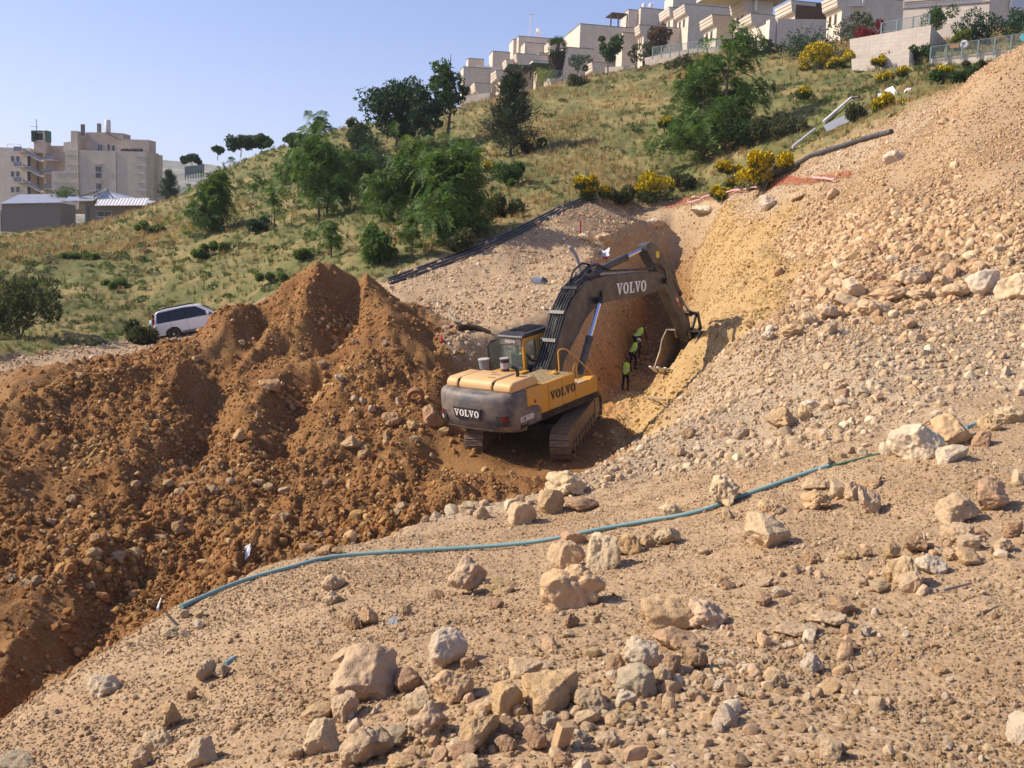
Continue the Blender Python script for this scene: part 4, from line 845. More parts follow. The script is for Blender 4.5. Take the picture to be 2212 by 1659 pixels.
f = Face(*q7(2212, 400), 97, math.radians(-30)); sg = empty('round_notice', Vector(f.A), f.th, 'second round notice on the mesh fence at the picture edge', 'sign')
b = MB(); b.lathe([(.38, -.02), (.38, .02)], 20, M=Matrix.Rotation(math.pi / 2, 4, 'X')); b.build('disc', paint('teal notice', (.1, .45, .5)), sg); b = MB(); b.lathe([(.22, -.027), (.22, -.021)], 16, M=Matrix.Rotation(math.pi / 2, 4, 'X')); b.build('notice_print', B_PALEP, sg)
# pergola under the stepped house
f = Face(*q5(575, 480), 190, math.radians(8)); pg = empty('garden_pergola', Vector(f.A), f.th, 'dark timber pergola roof left of the palm', 'pergola')
a1, c1 = f.ab(*q5(990, 470)); _, cb = f.ab(*q5(575, 600))
for t in (0, .5, 1): b = MB(); b.box((a1 * t - .12, 0, cb), (a1 * t + .12, .24, -.3)); b.build('post', B_WOOD, pg)
for k in range(9): b = MB(); b.box((a1 * k / 8 - .1, -.8, -.05), (a1 * k / 8 + .1, 6, .2)); b.build('rafter', B_WOOD, pg)
b = MB(); b.box((-.5, -.4, -.3), (a1 + .5, -.1, -.06)); b.build('beam', B_WOOD, pg)
b = MB(); b.prism([(-.9, .22), (a1 * .45, .22), (a1 * .56, .75), (a1 + .6, .75), (a1 + .6, .95), (a1 * .52, .95), (a1 * .42, .42), (-.9, .42)], -1.0, 6.2, 'y'); b.build('roof_sheet', B_GREEN, pg)

# ---- the school on the left
SY = 200.0; STH = math.radians(-6)
def blk(root, base, poly, qf, Y, depth, mat, name='wall', th=STH):
    f = Face(*qf(*poly[0]), Y, th); pl = [f.ab(*qf(*p)) for p in poly]; off = Matrix.Rotation(-th, 3, 'Z') @ (Vector(f.A) - Vector(base.A))
    b = MB(); b.prism([(off.x + a, off.z + c) for a, c in pl][::-1], off.y, off.y + depth, 'y'); o = b.build(name, mat, root)
    return o, f, off
sb_ = Face(*q8(820, 990), SY, STH)
school = empty('school_building', Vector(sb_.A), STH, 'large beige stone building with rooftop tanks, left of the scene', 'building')
main, fm, offm = blk(school, sb_, [(650, 642), (820, 642), (820, 372), (1010, 378), (1840, 398), (1840, 1120), (650, 1120)], q8, SY, 7, B_SCHOOL)
up_, fu, offu = blk(school, sb_, [(1080, 155), (1380, 155), (1550, 168), (1550, 240), (1872, 250), (1872, 430), (1080, 430)], q8, SY + 4, 3, B_PINK)
blk(school, sb_, [(890, 135), (975, 138), (975, 400), (890, 400)], q8, SY + 2, 3.2, B_SCHOOL, 'chimney_block'); blk(school, sb_, [(800, 282), (888, 270), (888, 400), (800, 400)], q8, SY + 2.5, 3, B_SCHOOL, 'roof_block')
f2 = Face(*q8(1842, 402), SY, math.radians(52)); off = Matrix.Rotation(-STH, 3, 'Z') @ (Vector(f2.A) - Vector(sb_.A)); a1, _ = f2.ab(*q8(1992, 424)); _, b0 = f2.ab(*q8(1842, 1120))
R_ = Matrix.Translation(off) @ Matrix.Rotation(math.radians(52) - STH, 4, 'Z')
def rot(mb): mb.v = [tuple(R_ @ Vector(p)) for p in mb.v]; return mb
b = MB(); b.box((.02, 0, b0), (a1, 9, -.02)); wing = rot(b).build('end_wing', B_PINK, school)
for row in (585, 785):
    for k in range(4):
        x = a1 * (.10 + .23 * k); _, z1 = f2.ab(*q8(1842, row)); b = MB(); b.box((x, -.05, z1 - 3.0), (x + a1 * .12, .0, z1)); wo = rot(b).build('window', B_PINK, wing); b = MB(); b.box((x + .12, -.062, z1 - 2.8), (x + a1 * .12 - .12, -.052, z1 - .2)); rot(b).build('pane', paint('dusty shutter', (.28, .2, .17)), wo)
def sblock(rect, mat, name, y0, y1, par=None, f=fm, off=offm):
    (x0, yy0), (x1, yy1) = rect; a0, b1 = f.ab(*q8(x0, yy0)); a1, b0 = f.ab(*q8(x1, yy1)); b = MB(); b.box((off.x + a0, off.y + y0, off.z + b0), (off.x + a1, off.y + y1, off.z + b1)); return b.build(name, mat, par or school)
for r in (((1198, 580), (1278, 732)), ((1206, 800), (1278, 905))):
    wo = sblock(r, B_SASH, 'window', -.08, .02)
    (x0, y0), (x1, y1) = r; mx = x0 + (x1 - x0) * .38
    sblock(((x0 + 6, y0 + 6), (mx - 3, y0 + 70)), B_WIN, 'pane', -.10, -.082, wo); sblock(((mx + 3, y0 + 6), (x1 - 6, y0 + 70)), B_WIN, 'pane', -.10, -.082, wo); sblock(((x0 + 6, y0 + 84), (x1 - 6, y1 - 4)), B_WIN, 'pane', -.10, -.082, wo)
    sblock(((x0 - 14, y0 - 34), (x1 + 2, y0 - 4)), B_PINK, 'lintel', -.16, .02)
sblock(((1455, 400), (1468, 1120)), B_PINK, 'downpipe', -.12, .0); sblock(((985, 380), (1000, 1120)), B_SCHOOL, 'pilaster', -.25, -.004)
for y in (438, 560, 660, 782): sblock(((660 if y > 650 else 825, y), (983, y + 7)), B_PINK, 'string_course', -.07, -.003)
for y in (458, 580, 678, 790, 890): sblock(((1710, y), (1838, y + 6)), B_PINK, 'string_course', -.07, -.003)
for r in (((1222, 303), (1290, 388)), ((1346, 300), (1386, 400)), ((1404, 312), (1450, 395))):
    wo = sblock(r, B_SASH, 'window', -.06, .02, f=fu, off=offu); (x0, y0), (x1, y1) = r; sblock(((x0 + 7, y0 + 7), (x1 - 7, y1 - 5)), B_WIN, 'pane', -.09, -.062, wo, f=fu, off=offu)
for k, x in enumerate((1475, 1570, 1660)):
    a0, c0 = fm.ab(*q8(x, 345)); a1, c1 = fm.ab(*q8(x + 88, 398)); b = MB(); zc = (c0 + c1) / 2; rr = (c0 - c1) / 2
    b.tube([(offm.x + a0, offm.y + 1.5, offm.z + zc), (offm.x + a0 + .15, offm.y + 1.5, offm.z + zc), (offm.x + a1 - .15, offm.y + 1.5, offm.z + zc), (offm.x + a1, offm.y + 1.5, offm.z + zc)], [rr * .6, rr, rr, rr * .6], 14); b.build('water_tank', B_BLACK, school, smooth=True)
a0, c0 = fu.ab(*q8(1385, 168)); b = MB(); b.prism([(0, 0), (2.6, -1.1), (2.6, -1.0), (0, .1)], 0, 1.6, 'y'); b.v = [(x + offu.x + a0, y + offu.y - 2.2, z + offu.z + c0 - .2) for x, y, z in b.v]; b.build('solar_panel', B_WIN, school)
b = MB(); a0, c0 = fu.ab(*q8(1388, 168)); b.lathe([(.5, 0), (.55, .1), (.55, 2.3), (.4, 2.5)], 14); b.v = [(x + offu.x + a0, y + offu.y - 1.0, z + offu.z + c0) for x, y, z in b.v]; b.build('boiler', B_PALEP, school, smooth=True)
b = MB(); a0, c0 = fu.ab(*q8(1205, 155)); b.box((a0 - .3, 1, c0 - .1), (a0 + .3, 1.6, c0 + 1.9)); b.v = [(x + offu.x, y + offu.y, z + offu.z) for x, y, z in b.v]; b.build('vent_stack', B_COPE, school)
for x in (926, 952): a0, c0 = fm.ab(*q8(x, 138)); b = MB(); b.tube([(offm.x + a0, offm.y + 3, offm.z + c0 - .5), (offm.x + a0, offm.y + 3, offm.z + c0 + 1.7)], .24, 10); b.build('flue', B_COPE, school)
b = MB()
for dz in (0, .55): a0, c0 = fm.ab(*q8(1010, 180)); a1, c1 = fm.ab(*q8(1200, 350)); b.tube([(offm.x + a0, offm.y + 2, offm.z + c0 + dz), (offm.x + a1, offm.y + 2, offm.z + c1 + dz)], .09, 6)
b.build('roof_stair_rail', B_RAIL, school)
# left wing with an outside staircase
lf = Face(*q8(390, 960), SY + 10, math.radians(-6))
wingl = empty('stair_wing', Vector(lf.A), lf.th, 'pale building wing with a zigzag outside staircase, at the left edge', 'building')
def lblock(rect, mat, name, y0, y1, par=None):
    (x0, yy0), (x1, yy1) = rect; a0, b1 = lf.ab(*q8(x0, yy0)); a1, b0 = lf.ab(*q8(x1, yy1)); b = MB(); b.box((a0, y0, b0), (a1, y1, b1)); return b.build(name, mat, par or wingl)
lblock(((-900, 322), (388, 1150)), B_PALE, 'wall', 0, 12); lblock(((392, 300), (830, 1150)), B_PINK, 'wall', 2.5, 12); lblock(((388, 248), (560, 408)), B_PINK, 'stair_tower', 1.0, 2.4)
lblock(((562, 135), (580, 1150)), B_SCHOOL, 'stair_column', -.6, 0.3)
fr = MB()
for r in (((382, 128), (400, 270)), ((560, 128), (578, 270)), ((400, 128), (560, 148))):
    (x0, y0), (x1, y1) = r; a0, b1 = lf.ab(*q8(x0, y0)); a1, b0 = lf.ab(*q8(x1, y1)); fr.box((a0, .2, b0), (a1, 2.0, b1))
fr.build('tower_frame', B_GREEN, wingl); lblock(((402, 152), (542, 247)), B_BLACK, 'louvre_panel', 1.2, 1.4)
for yl, yr in ((345, 450), (535, 620), (728, 812)):
    lblock(((235, yl), (336, yl + 58)), B_RAIL, 'landing_rail', -1.8, -1.7); lblock(((235, yl + 58), (390, yl + 68)), B_PALE, 'landing_slab', -1.9, .0)
    lblock(((582, yr), (692, yr + 50)), B_RAIL, 'landing_rail', -.6, -.5); lblock(((582, yr + 50), (692, yr + 62)), B_PALE, 'landing_slab', -.7, 2.5)
    pl = [lf.ab(*q8(*p)) for p in ((340, yl + 20), (392, yl + 45), (565, yl + 140), (565, yl + 175), (392, yl + 82), (340, yl + 60))]
    b = MB(); b.prism(pl[::-1], -1.5, -1.35, 'y'); b.build('stair_rail', B_RAIL, wingl)
    pl = [lf.ab(*q8(*p)) for p in ((392, yl + 84), (565, yl + 176), (565, yl + 190), (392, yl + 98))]; b = MB(); b.prism(pl[::-1], -1.5, .8, 'y'); b.build('stair_flight', B_PALE, wingl)
for y in (450, 640, 835):
    for x in (135, 202):
        wo = lblock(((x, y), (x + 46, y + 76)), B_SASH, 'window', -.06, .01); lblock(((x + 6, y + 6), (x + 40, y + 70)), B_WIN, 'pane', -.08, -.062, wo)
    wo = lblock(((345, y + 4), (386, y + 130)), B_BLACK, 'doorway', -.04, .01)
b = MB(); a0, c0 = lf.ab(*q8(425, 128)); _, c1 = lf.ab(*q8(425, -20)); b.tube([(a0, 1, c0), (a0, 1, c1)], .07, 5); b.tube([(a0 - 1.4, 1, c0 + .9), (a0 + .3, 1, c0 + .8)], .05, 5); b.build('aerial', B_COPE, wingl)
b = MB(); a0, c0 = lf.ab(*q8(20, 322)); a1, c1 = lf.ab(*q8(190, 290)); b.tube([(a0, 2, c1), (a1, 2, c1)], .08, 6); b.tube([(a0, 2, c0), (a0, 2, c1)], .08, 6); b.tube([(a1, 2, c0), (a1, 2, c1)], .08, 6); b.build('roof_rail', B_PALEP, wingl)
# sheds in front of the school
def shed(label, qf, wallp, Y, th, depth, mat): 
    f = Face(*qf(*wallp[0]), Y, th); root = empty('shed', Vector(f.A), th, label, 'shed'); pl = [f.ab(*qf(*p)) for p in wallp]
    b = MB(); b.prism(pl[::-1], 0, depth, 'y'); b.build('wall', mat, root); return root, f
def ribbed(f, qf, p0, p1, run, drop, n, root, name='roof_sheet', mat=None, y0=-.4):
    """corrugated roof sheet from an eave p0-p1, rising back by drop over run"""
    a0, b0 = f.ab(*qf(*p0)); a1, b1 = f.ab(*qf(*p1)); V = []; Fc = []; m_ = n * 4
    for k in range(m_ + 1):
        t = k / m_; z = (.06 if (k % 4) in (1, 2) else 0); x = a0 + (a1 - a0) * t; zz = b0 + (b1 - b0) * t + z
        V += [(x, y0, zz), (x, y0 + run, zz + drop), (x, y0, zz - .05 - z), (x, y0 + run, zz + drop - .05 - z)]
    for k in range(m_):
        i = 4 * k; Fc += [(i, i + 4, i + 5, i + 1), (i + 2, i + 3, i + 7, i + 6), (i, i + 2, i + 6, i + 4)]
    b = MB(); b.add(V, Fc); return b.build(name, mat or B_SHEET, root)
s1, f = shed('long low shed with a pale metal roof at the left edge', q8, [(20, 1050), (560, 1050), (760, 1040), (760, 1400), (20, 1400)], 165, math.radians(9), 9, B_SHEDW)
ribbed(f, q8, (10, 1052), (765, 1038), 9.5, 2.0, 26, s1); ribbed(f, q8, (10, 985), (720, 962), 5, .8, 22, s1, y0=10)
b = MB(); b.box((-1.2, -.1, f.ab(*q8(0, 1400))[1]), (-.2, 3, f.ab(*q8(0, 1150))[1])); b.build('side_panel', B_PALEP, s1)
s2, f = shed('gabled metal-roofed shed with a corrugated awning in front of the school', q8, [(1100, 1075), (1880, 1075), (1880, 1420), (1100, 1420)], 160, math.radians(9), 10, B_SHEDW)
ribbed(f, q8, (1222, 1082), (1862, 1078), 2.6, 1.25, 16, s2, 'awning', paint('bright corrugated sheet', (.7, .68, .66), .4), y0=-1.6); ribbed(f, q8, (800, 1024), (1190, 1018), 4, .9, 14, s2, 'awning', y0=-1.0)
pl = [f.ab(*q8(*p)) for p in ((1200, 890), (1280, 872), (1608, 950), (1592, 1036), (1200, 1012))]; b = MB(); b.add([(pl[0][0], 1.0, pl[0][1]), (pl[1][0], 3.5, pl[1][1]), (pl[2][0], 4.5, pl[2][1]), (pl[3][0], .4, pl[3][1]), (pl[4][0], .4, pl[4][1])] , [(0, 4, 3, 2, 1)]); b.add([(p[0], p[1] + .1, p[2] - .12) for p in b.v], [(0, 1, 2, 3, 4)]); b.build('gable_roof', B_SHEET, s2)
pl = [f.ab(*q8(*p)) for p in ((1612, 978), (1895, 1000), (1898, 1048), (1612, 1036))]; b = MB(); b.add([(pl[0][0], 4, pl[0][1]), (pl[1][0], 4, pl[1][1]), (pl[2][0], .6, pl[2][1]), (pl[3][0], .6, pl[3][1])], [(0, 3, 2, 1)]); b.add([(p[0], p[1] + .1, p[2] - .12) for p in b.v], [(0, 1, 2, 3)]); b.build('lean_to_roof', B_SHEET, s2)
pl = [f.ab(*q8(*p)) for p in ((965, 948), (1205, 885), (1205, 905), (985, 962), (1205, 985), (1205, 1003), (965, 968))]; b = MB(); b.prism(pl[::-1], 1.0, 1.3, 'y'); b.tube([(pl[3][0] + 2, 1.1, pl[3][1]), (pl[3][0] + 4, 1.1, pl[3][1] + 1.4), (pl[3][0] + 5.5, 1.1, pl[3][1] - .6)], .12, 5); b.build('roof_truss', B_COPE, s2)
pl = [f.ab(*q8(*p)) for p in ((950, 975), (1210, 1005), (1210, 1120), (950, 1120))]; b = MB(); b.prism(pl[::-1], 2, 2.3, 'y'); b.build('gable_wall', B_PINK, s2)
b = MB(); a0, c0 = f.ab(*q8(1075, 1030)); _, c1 = f.ab(*q8(1075, 1400)); b.box((a0, -.5, c1), (a0 + .35, -.15, c0)); b.build('post', B_COPE, s2)
window(f, s2, ((1218, 1140), (1408, 1222)), q8)
window(f, s2, ((1560, 1160), (1640, 1215)), q8)
# far ridge across the valley
RX = np.linspace(-2200, 1400, 120); RY = np.linspace(760, 3400, 60); gx, gy = np.meshgrid(RX, RY, indexing='ij')
def ridge_h(x, y):
    top = 196 - (x + 1000) * .055 + 10 * vnoise(x * .004, y * 0, seed=5) + 5 * vnoise(x * .015, y * 0, seed=6)
    t = np.clip((y - 760) / 1350, 0, 1); t = t * t * (3 - 2 * t)
    return -40 + (top + 40) * t + 10 * fbm(x * .01, y * .01, oct=3, seed=8) * np.minimum(t * 4, 1) * (1 - t) * 2 + 2.5 * fbm(x * .05, y * .05, oct=2, seed=9)
gz = ridge_h(gx, gy); ii = np.arange(gx.size).reshape(gx.shape)
rm = fast_mesh('distant_ridge', np.stack([gx, gy, gz], -1).reshape(-1, 3), np.stack([ii[:-1, :-1], ii[1:, :-1], ii[1:, 1:], ii[:-1, 1:]], -1).reshape(-1, 4)); rm.polygons.foreach_set('use_smooth', np.ones(len(rm.polygons), bool))
m, nt, bs = nodemat('distant scrub hillside'); o = coords(nt); L(nt, ramp(nt, noise_(nt, .02, 8, .7, o), [(.35, (.06, .075, .035)), (.5, (.13, .125, .075)), (.66, (.36, .31, .23))]), bs.inputs['Base Color']); bs.inputs['Roughness'].default_value = 1; rm.materials.append(m)
ro = bpy.data.objects.new('distant_ridge', rm); link(ro); tag(ro, 'hazy far ridge across the valley', kind='structure')
# ------------------------------------------------------------------ stones
def ico(sub):
    bm = bmesh.new(); bmesh.ops.create_icosphere(bm, subdivisions=sub, radius=1.0)
    V = np.array([v.co[:] for v in bm.verts]); Fc = np.array([[v.index for v in f.verts] for f in bm.faces]); bm.free(); return V, Fc
def rock_shape(sub, seed, cuts=11, rough=0.05, dims=(1, .85, .75)):
    r = np.random.default_rng(seed); V, Fc = ico(sub); V = V * np.array(dims)
    for _ in range(cuts):
        n = r.normal(size=3); n /= np.linalg.norm(n); d = r.uniform(.46, .86) * np.linalg.norm(n * np.array(dims))
        s = V @ n - d; V = V - np.maximum(s, 0)[:, None] * n * r.uniform(.85, 1.0)
    L_ = np.linalg.norm(V, axis=1, keepdims=True); N_ = V / np.maximum(L_, 1e-6)
    f = fbm(V[:, 0] * 1.8 + seed, V[:, 1] * 1.8, V[:, 2] * 1.8, oct=3, seed=seed) * rough * 2.0 + np.maximum(fbm(V[:, 0] * 3.5 + seed, V[:, 1] * 3.5, V[:, 2] * 3.5, oct=2, seed=seed + 9, ridged=True) - .35, 0) * -rough * 1.2 + fbm(V[:, 0] * 6 + seed, V[:, 1] * 6, V[:, 2] * 6, oct=4, seed=seed + 5, gain=.62) * rough * 1.25
    V = V + N_ * f[:, None]
    V = V / np.abs(V).max(0); return V * np.array([.5, .5, .5]), Fc       # fits a 1 m box

def stone_material(name, src):
    m, nt, b = nodemat(name); o = coords(nt)
    if src == 'object':
        oi = N(nt, 'ObjectInfo'); tone = oi.outputs['Color']; rnd = oi.outputs['Random']
    else:
        a = N(nt, 'Attribute', attribute_type='INSTANCER', attribute_name='tone'); tone = a.outputs['Color']; rnd = N(nt, 'ObjectInfo').outputs['Random']
    va = N(nt, 'VectorMath', operation='ADD'); L(nt, o, va.inputs[0]); cx_ = N(nt, 'CombineXYZ'); L(nt, math_(nt, 'MULTIPLY', rnd, 37.0), cx_.inputs[0]); L(nt, cx_.outputs[0], va.inputs[1])
    n1 = noise_(nt, 2.6, 6, .65, va.outputs[0]); n2 = noise_(nt, 9, 5, .7, va.outputs[0])
    c = mixc(nt, .65, tone, ramp(nt, n1, [(.3, (.70, .62, .53)), (.52, (1, 1, 1)), (.72, (1.22, 1.19, 1.12))]), 'MULTIPLY')
    if src == 'object':
        c = mixc(nt, ramp(nt, n1, [(.56, (0, 0, 0)), (.72, (.6, .6, .6))]), c, (.46, .285, .15))
        c = mixc(nt, ramp(nt, n2, [(.60, (0, 0, 0)), (.70, (.3, .3, .3))]), c, (.68, .6, .5))
    L(nt, c, b.inputs['Base Color']); b.inputs['Roughness'].default_value = .9; b.inputs['Specular IOR Level'].default_value = .15
    h = math_(nt, 'ADD', math_(nt, 'MULTIPLY', n1, .6), math_(nt, 'MULTIPLY', n2, .5))
    h = math_(nt, 'ADD', h, math_(nt, 'MULTIPLY', noise_(nt, 28, 3, .7, va.outputs[0]), .22)); bump(nt, b, h, .8, .09); return m
M_ROCK = stone_material('weathered limestone', 'object'); M_STONE = stone_material('broken stone', 'instancer')
BIG = []
for k in range(26):
    dm = [(1, .85, .75), (1, .7, .55), (.9, .8, 1.0), (1, .9, .42), (.75, .8, 1)][k % 5]
    V, Fc = rock_shape(5, 100 + k, 11 + k % 7, .060 + .025 * (k % 3), dm); me = fast_mesh('rock', V, Fc); me.materials.append(M_ROCK)
    me.polygons.foreach_set('use_smooth', np.ones(len(me.polygons), bool)); BIG.append(me)
MIDM = []
for k in range(14):
    V, Fc = rock_shape(4, 300 + k, 9 + k % 5, .06, [(1, .85, .75), (1, .7, .6), (.9, .9, .9), (1, .9, .5)][k % 4]); me = fast_mesh('rock', V, Fc); me.materials.append(M_ROCK)
    me.polygons.foreach_set('use_smooth', np.ones(len(me.polygons), bool)); me.set_sharp_from_angle(angle=math.radians(40)); MIDM.append(me)
TONE = {'p': (.60, .465, .30), 'o': (.54, .375, .215), 'r': (.46, .30, .185), 'w': (.64, .53, .40), 'k': (.57, .42, .275), 'g': (.52, .42, .30)}
WORD = {'p': 'cream', 'o': 'tan', 'r': 'reddish', 'w': 'whitish', 'k': 'pinkish', 'g': 'greyish'}
def qA(x, y): return ((.48216 * x) / 1.15732, (1120 + .48216 * y) / 1.15732)
def qB(x, y): return ((700 + .48216 * x) / 1.15732, (1120 + .48216 * y) / 1.15732)
def qC(x, y): return ((1560 + .48216 * x) / 1.15732, (1120 + .48216 * y) / 1.15732)
def qD(x, y): return ((1560 + .45208 * x) / 1.15732, (600 + .45208 * y) / 1.15732)
def qE(x, y): return ((1600 + .43400 * x) / 1.15732, (150 + .43400 * y) / 1.15732)
def qX(x, y): return ((1060 + .38579 * x) / 1.15732, (560 + .38579 * y) / 1.15732)
def qS(x, y): return ((.54250 * x) / 1.15732, (600 + .54250 * y) / 1.15732)
SCQ = {id(qA): .48216, id(qB): .48216, id(qC): .48216, id(qD): .45208, id(qE): .434, id(qX): .38579, id(qS): .5425}
# converter, centre, size on the photo, tone, [mesh], [label]  - landmarks first, each with its own label
LM = [
 (qB, 1495, 190, 205, 145, 'p', 5, 'large smooth cream boulder perched on the gravel crest nearest the excavator', 'crest boulder'),
 (qB, 968, 675, 180, 205, 'k', 2, 'upright pinkish boulder with a dark stained face, standing alone below the pipe', 'stained upright boulder'),
 (qB, 1530, 725, 315, 235, 'o', 20, 'big tilted tan boulder with a rounded back and long shadow below the pipe', 'big tilted boulder'),
 (qB, 1670, 540, 190, 215, 'p', 7, 'tall ribbed cream boulder touching the blue pipe', 'tall ribbed boulder'),
 (qB, 1530, 475, 145, 70, 'r', 3, 'flat reddish stone lying over the blue pipe', 'flat stone on the pipe'),
 (qB, 455, 1205, 335, 265, 'k', 0, 'massive blocky pinkish boulder, the largest at the lower middle', 'massive block'),
 (qB, 845, 1065, 190, 210, 'w', 12, 'pointed whitish boulder with a raised peak behind the massive block', 'peaked white boulder'),
 (qB, 890, 1240, 220, 185, 'o', 10, 'rounded tan boulder in front of the peaked white boulder', 'rounded tan boulder'),
 (qB, 985, 1115, 92, 78, 'r', 20, 'small dark reddish stone casting a long shadow right of the peaked boulder', 'dark shadowed stone'),
 (qB, 1030, 1490, 175, 215, 'o', 4, 'spiky tan rock rising to a thin point near the bottom edge', 'spiky rock'),
 (qB, 420, 1565, 285, 185, 'k', 8, 'broad pinkish boulder cut by the bottom edge of the view', 'broad bottom boulder'),
 (qB, 1390, 1285, 300, 205, 'o', 15, 'broad rough tan boulder half sunk in the lower rubble', 'half-sunk boulder'),
 (qB, 1875, 1085, 180, 155, 'w', 16, 'white speckled boulder on top of the lower right rock cluster', 'speckled white boulder'),
 (qB, 1860, 1235, 210, 150, 'g', 18, 'grey hollowed rock below the speckled white boulder', 'hollowed grey rock'),
 (qA, 525, 1240, 175, 105, 'w', 13, 'flat whitish slab lying near the left berm edge', 'flat white slab'),
 (qA, 845, 1410, 130, 145, 'o', 2, 'upright tan stone with a flat top in the lower left', 'flat-topped stone'),
 (qA, 1040, 1590, 140, 135, 'p', 0, 'cream stone at the bottom edge left of the broad boulder', 'cream bottom stone'),
 (qA, 1050, 1155, 110, 120, 'p', 14, 'pointed cream stone beside the short blue pipe scrap', 'pointed cream stone'),
 (qA, 60, 1650, 200, 80, 'g', 3, 'grey slab cut by the bottom left corner', 'corner slab'),
 (qC, 505, 235, 185, 170, 'p', 11, 'knobbly cream boulder pressing on the blue pipe', 'knobbly boulder'),
 (qC, 775, 440, 245, 165, 'k', 6, 'wedge-shaped pinkish boulder with a white crusted ridge', 'crusted wedge boulder'),
 (qC, 765, 310, 130, 95, 'o', 10, 'tan stone just behind the crusted wedge boulder', 'stone behind the wedge'),
 (qC, 1015, 270, 150, 112, 'o', 5, 'square-cut tan stone, leftmost of the row of four below the pipe end', 'square-cut stone'),
 (qC, 1270, 285, 120, 145, 'k', 4, 'tapering pinkish stone, rightmost of the row of four below the pipe end', 'tapering stone'),
 (qC, 1925, 260, 195, 165, 'r', 12, 'dark brown upright boulder at the right with a wide foot', 'dark brown boulder'),
 (qC, 1760, 335, 200, 140, 'k', 1, 'pinkish boulder leaning left against the dark brown boulder', 'leaning boulder'),
 (qC, 1460, 640, 140, 200, 'k', 7, 'tall fractured pinkish rock in the right-hand cluster', 'tall fractured rock'),
 (qC, 1530, 500, 140, 130, 'r', 2, 'brownish rock topping the right-hand cluster', 'cluster top rock'),
 (qC, 435, 875, 225, 155, 'k', 5, 'flat-faced pinkish block casting a dark shadow in the right middle', 'flat-faced block'),
 (qC, 235, 865, 270, 190, 'o', 15, 'cracked tan boulder with a white scar beside the flat-faced block', 'cracked boulder'),
 (qC, 270, 1005, 225, 115, 'r', 13, 'reddish slab lying below the cracked boulder', 'reddish slab'),
 (qC, 990, 1135, 125, 95, 'w', 8, 'isolated pale slab set flat in the lower right gravel', 'isolated pale slab'),
 (qC, 1150, 825, 145, 85, 'r', 0, 'dark rounded rock set in a hollow of the right slope', 'dark rounded rock'),
 (qC, 1085, 1580, 115, 110, 'k', 9, 'pinkish stone alone at the bottom edge on the right', 'lone bottom stone'),
 (qD, 1640, 1115, 265, 225, 'w', 10, 'large pitted white boulder, biggest of the group at the end of the pipe', 'pitted white boulder'),
 (qD, 1835, 1060, 215, 175, 'o', 0, 'big tan boulder directly right of the pitted white boulder', 'big tan boulder'),
 (qD, 1810, 1180, 172, 108, 'w', 6, 'long whitish stone in front of the big tan boulder', 'long white stone'),
 (qD, 2140, 970, 155, 115, 'p', 5, 'yellowish cream boulder at the right edge above the pipe', 'yellow-cream boulder'),
 (qD, 885, 1000, 168, 135, 'o', 2, 'round tan boulder on the gravel between the trench and the pipe', 'round gravel boulder'),
 (qD, 1400, 375, 185, 115, 'k', 10, 'barrel-shaped pinkish boulder in front of the stone bank', 'barrel boulder'),
 (qD, 1280, 265, 132, 108, 'k', 0, 'rounded pinkish boulder at the foot of the stone mound', 'rounded foot boulder'),
 (qD, 1255, 352, 195, 78, 'k', 3, 'long upturned slab lying at the foot of the mound', 'upturned slab'),
 (qD, 1460, 312, 235, 85, 'o', 1, 'long tan rock bench behind the barrel boulder', 'long tan bench rock'),
 (qD, 2010, 232, 195, 145, 'w', 12, 'large pale boulder near the right end of the mound foot', 'large pale mound boulder'),
 (qD, 2170, 262, 155, 175, 'p', 7, 'tall cream boulder at the right edge at the mound foot', 'tall edge boulder'),
 (qD, 930, 502, 135, 85, 'o', 5, 'oblong tan boulder on the lip above the yellow cut', 'oblong lip boulder'),
 (qD, 800, 525, 72, 70, 'w', 2, 'small white boulder at the very edge of the yellow cut', 'small lip boulder'),
 (qD, 1135, 487, 98, 95, 'k', 0, 'round pinkish boulder alone on the grey gravel', 'round grey-gravel boulder'),
 (qD, 1585, 467, 98, 58, 'r', 8, 'reddish block alone on the flat gravel bench', 'lone reddish block'),
 (qE, 1470, 552, 105, 88, 'w', 10, 'white boulder alone high on the mound below the black pipe', 'high white boulder'),
 (qE, 745, 820, 112, 85, 'w', 0, 'angular white boulder in front of the orange netting', 'netting boulder'),
 (qE, 360, 893, 145, 55, 'w', 3, 'flat white boulder on the pale ledge left of the netting', 'flat ledge boulder'),
 (qE, 80, 952, 105, 55, 'w', 8, 'pale boulder at the left end of the pale ledge', 'ledge end boulder'),
 (qX, 1052, 85, 95, 85, 'p', 2, 'cream boulder at the corner of the trench head', 'trench corner boulder'),
 (qX, 1155, 92, 110, 75, 'k', 5, 'pinkish boulder right beside the cream trench corner boulder', 'pinkish corner boulder'),
 (qS, 1615, 945, 110, 90, 'p', 2, 'big cream boulder at the foot of the spoil heap left of the excavator', 'heap foot boulder'),
 (qS, 1680, 985, 75, 75, 'o', 4, 'tan boulder touching the big cream one at the heap foot', 'tan heap boulder'),
 (qS, 1800, 820, 120, 90, 'r', 10, 'brown boulder lodged in the rubble behind the counterweight', 'brown rubble boulder'),
 (qS, 1990, 800, 110, 130, 'r', 0, 'large brown boulder just left of the counterweight', 'counterweight boulder'),
 (qS, 1910, 850, 90, 60, 'o', 5, 'tan stone below the brown boulders left of the excavator', 'tan rubble stone'),
 (qS, 1245, 665, 130, 80, 'r', 15, 'reddish clod capping a ridge of the spoil heap', 'heap ridge clod'),
 (qS, 810, 1320, 80, 75, 'r', 9, 'dark brown boulder on the lower face of the heap', 'dark heap boulder'),
]
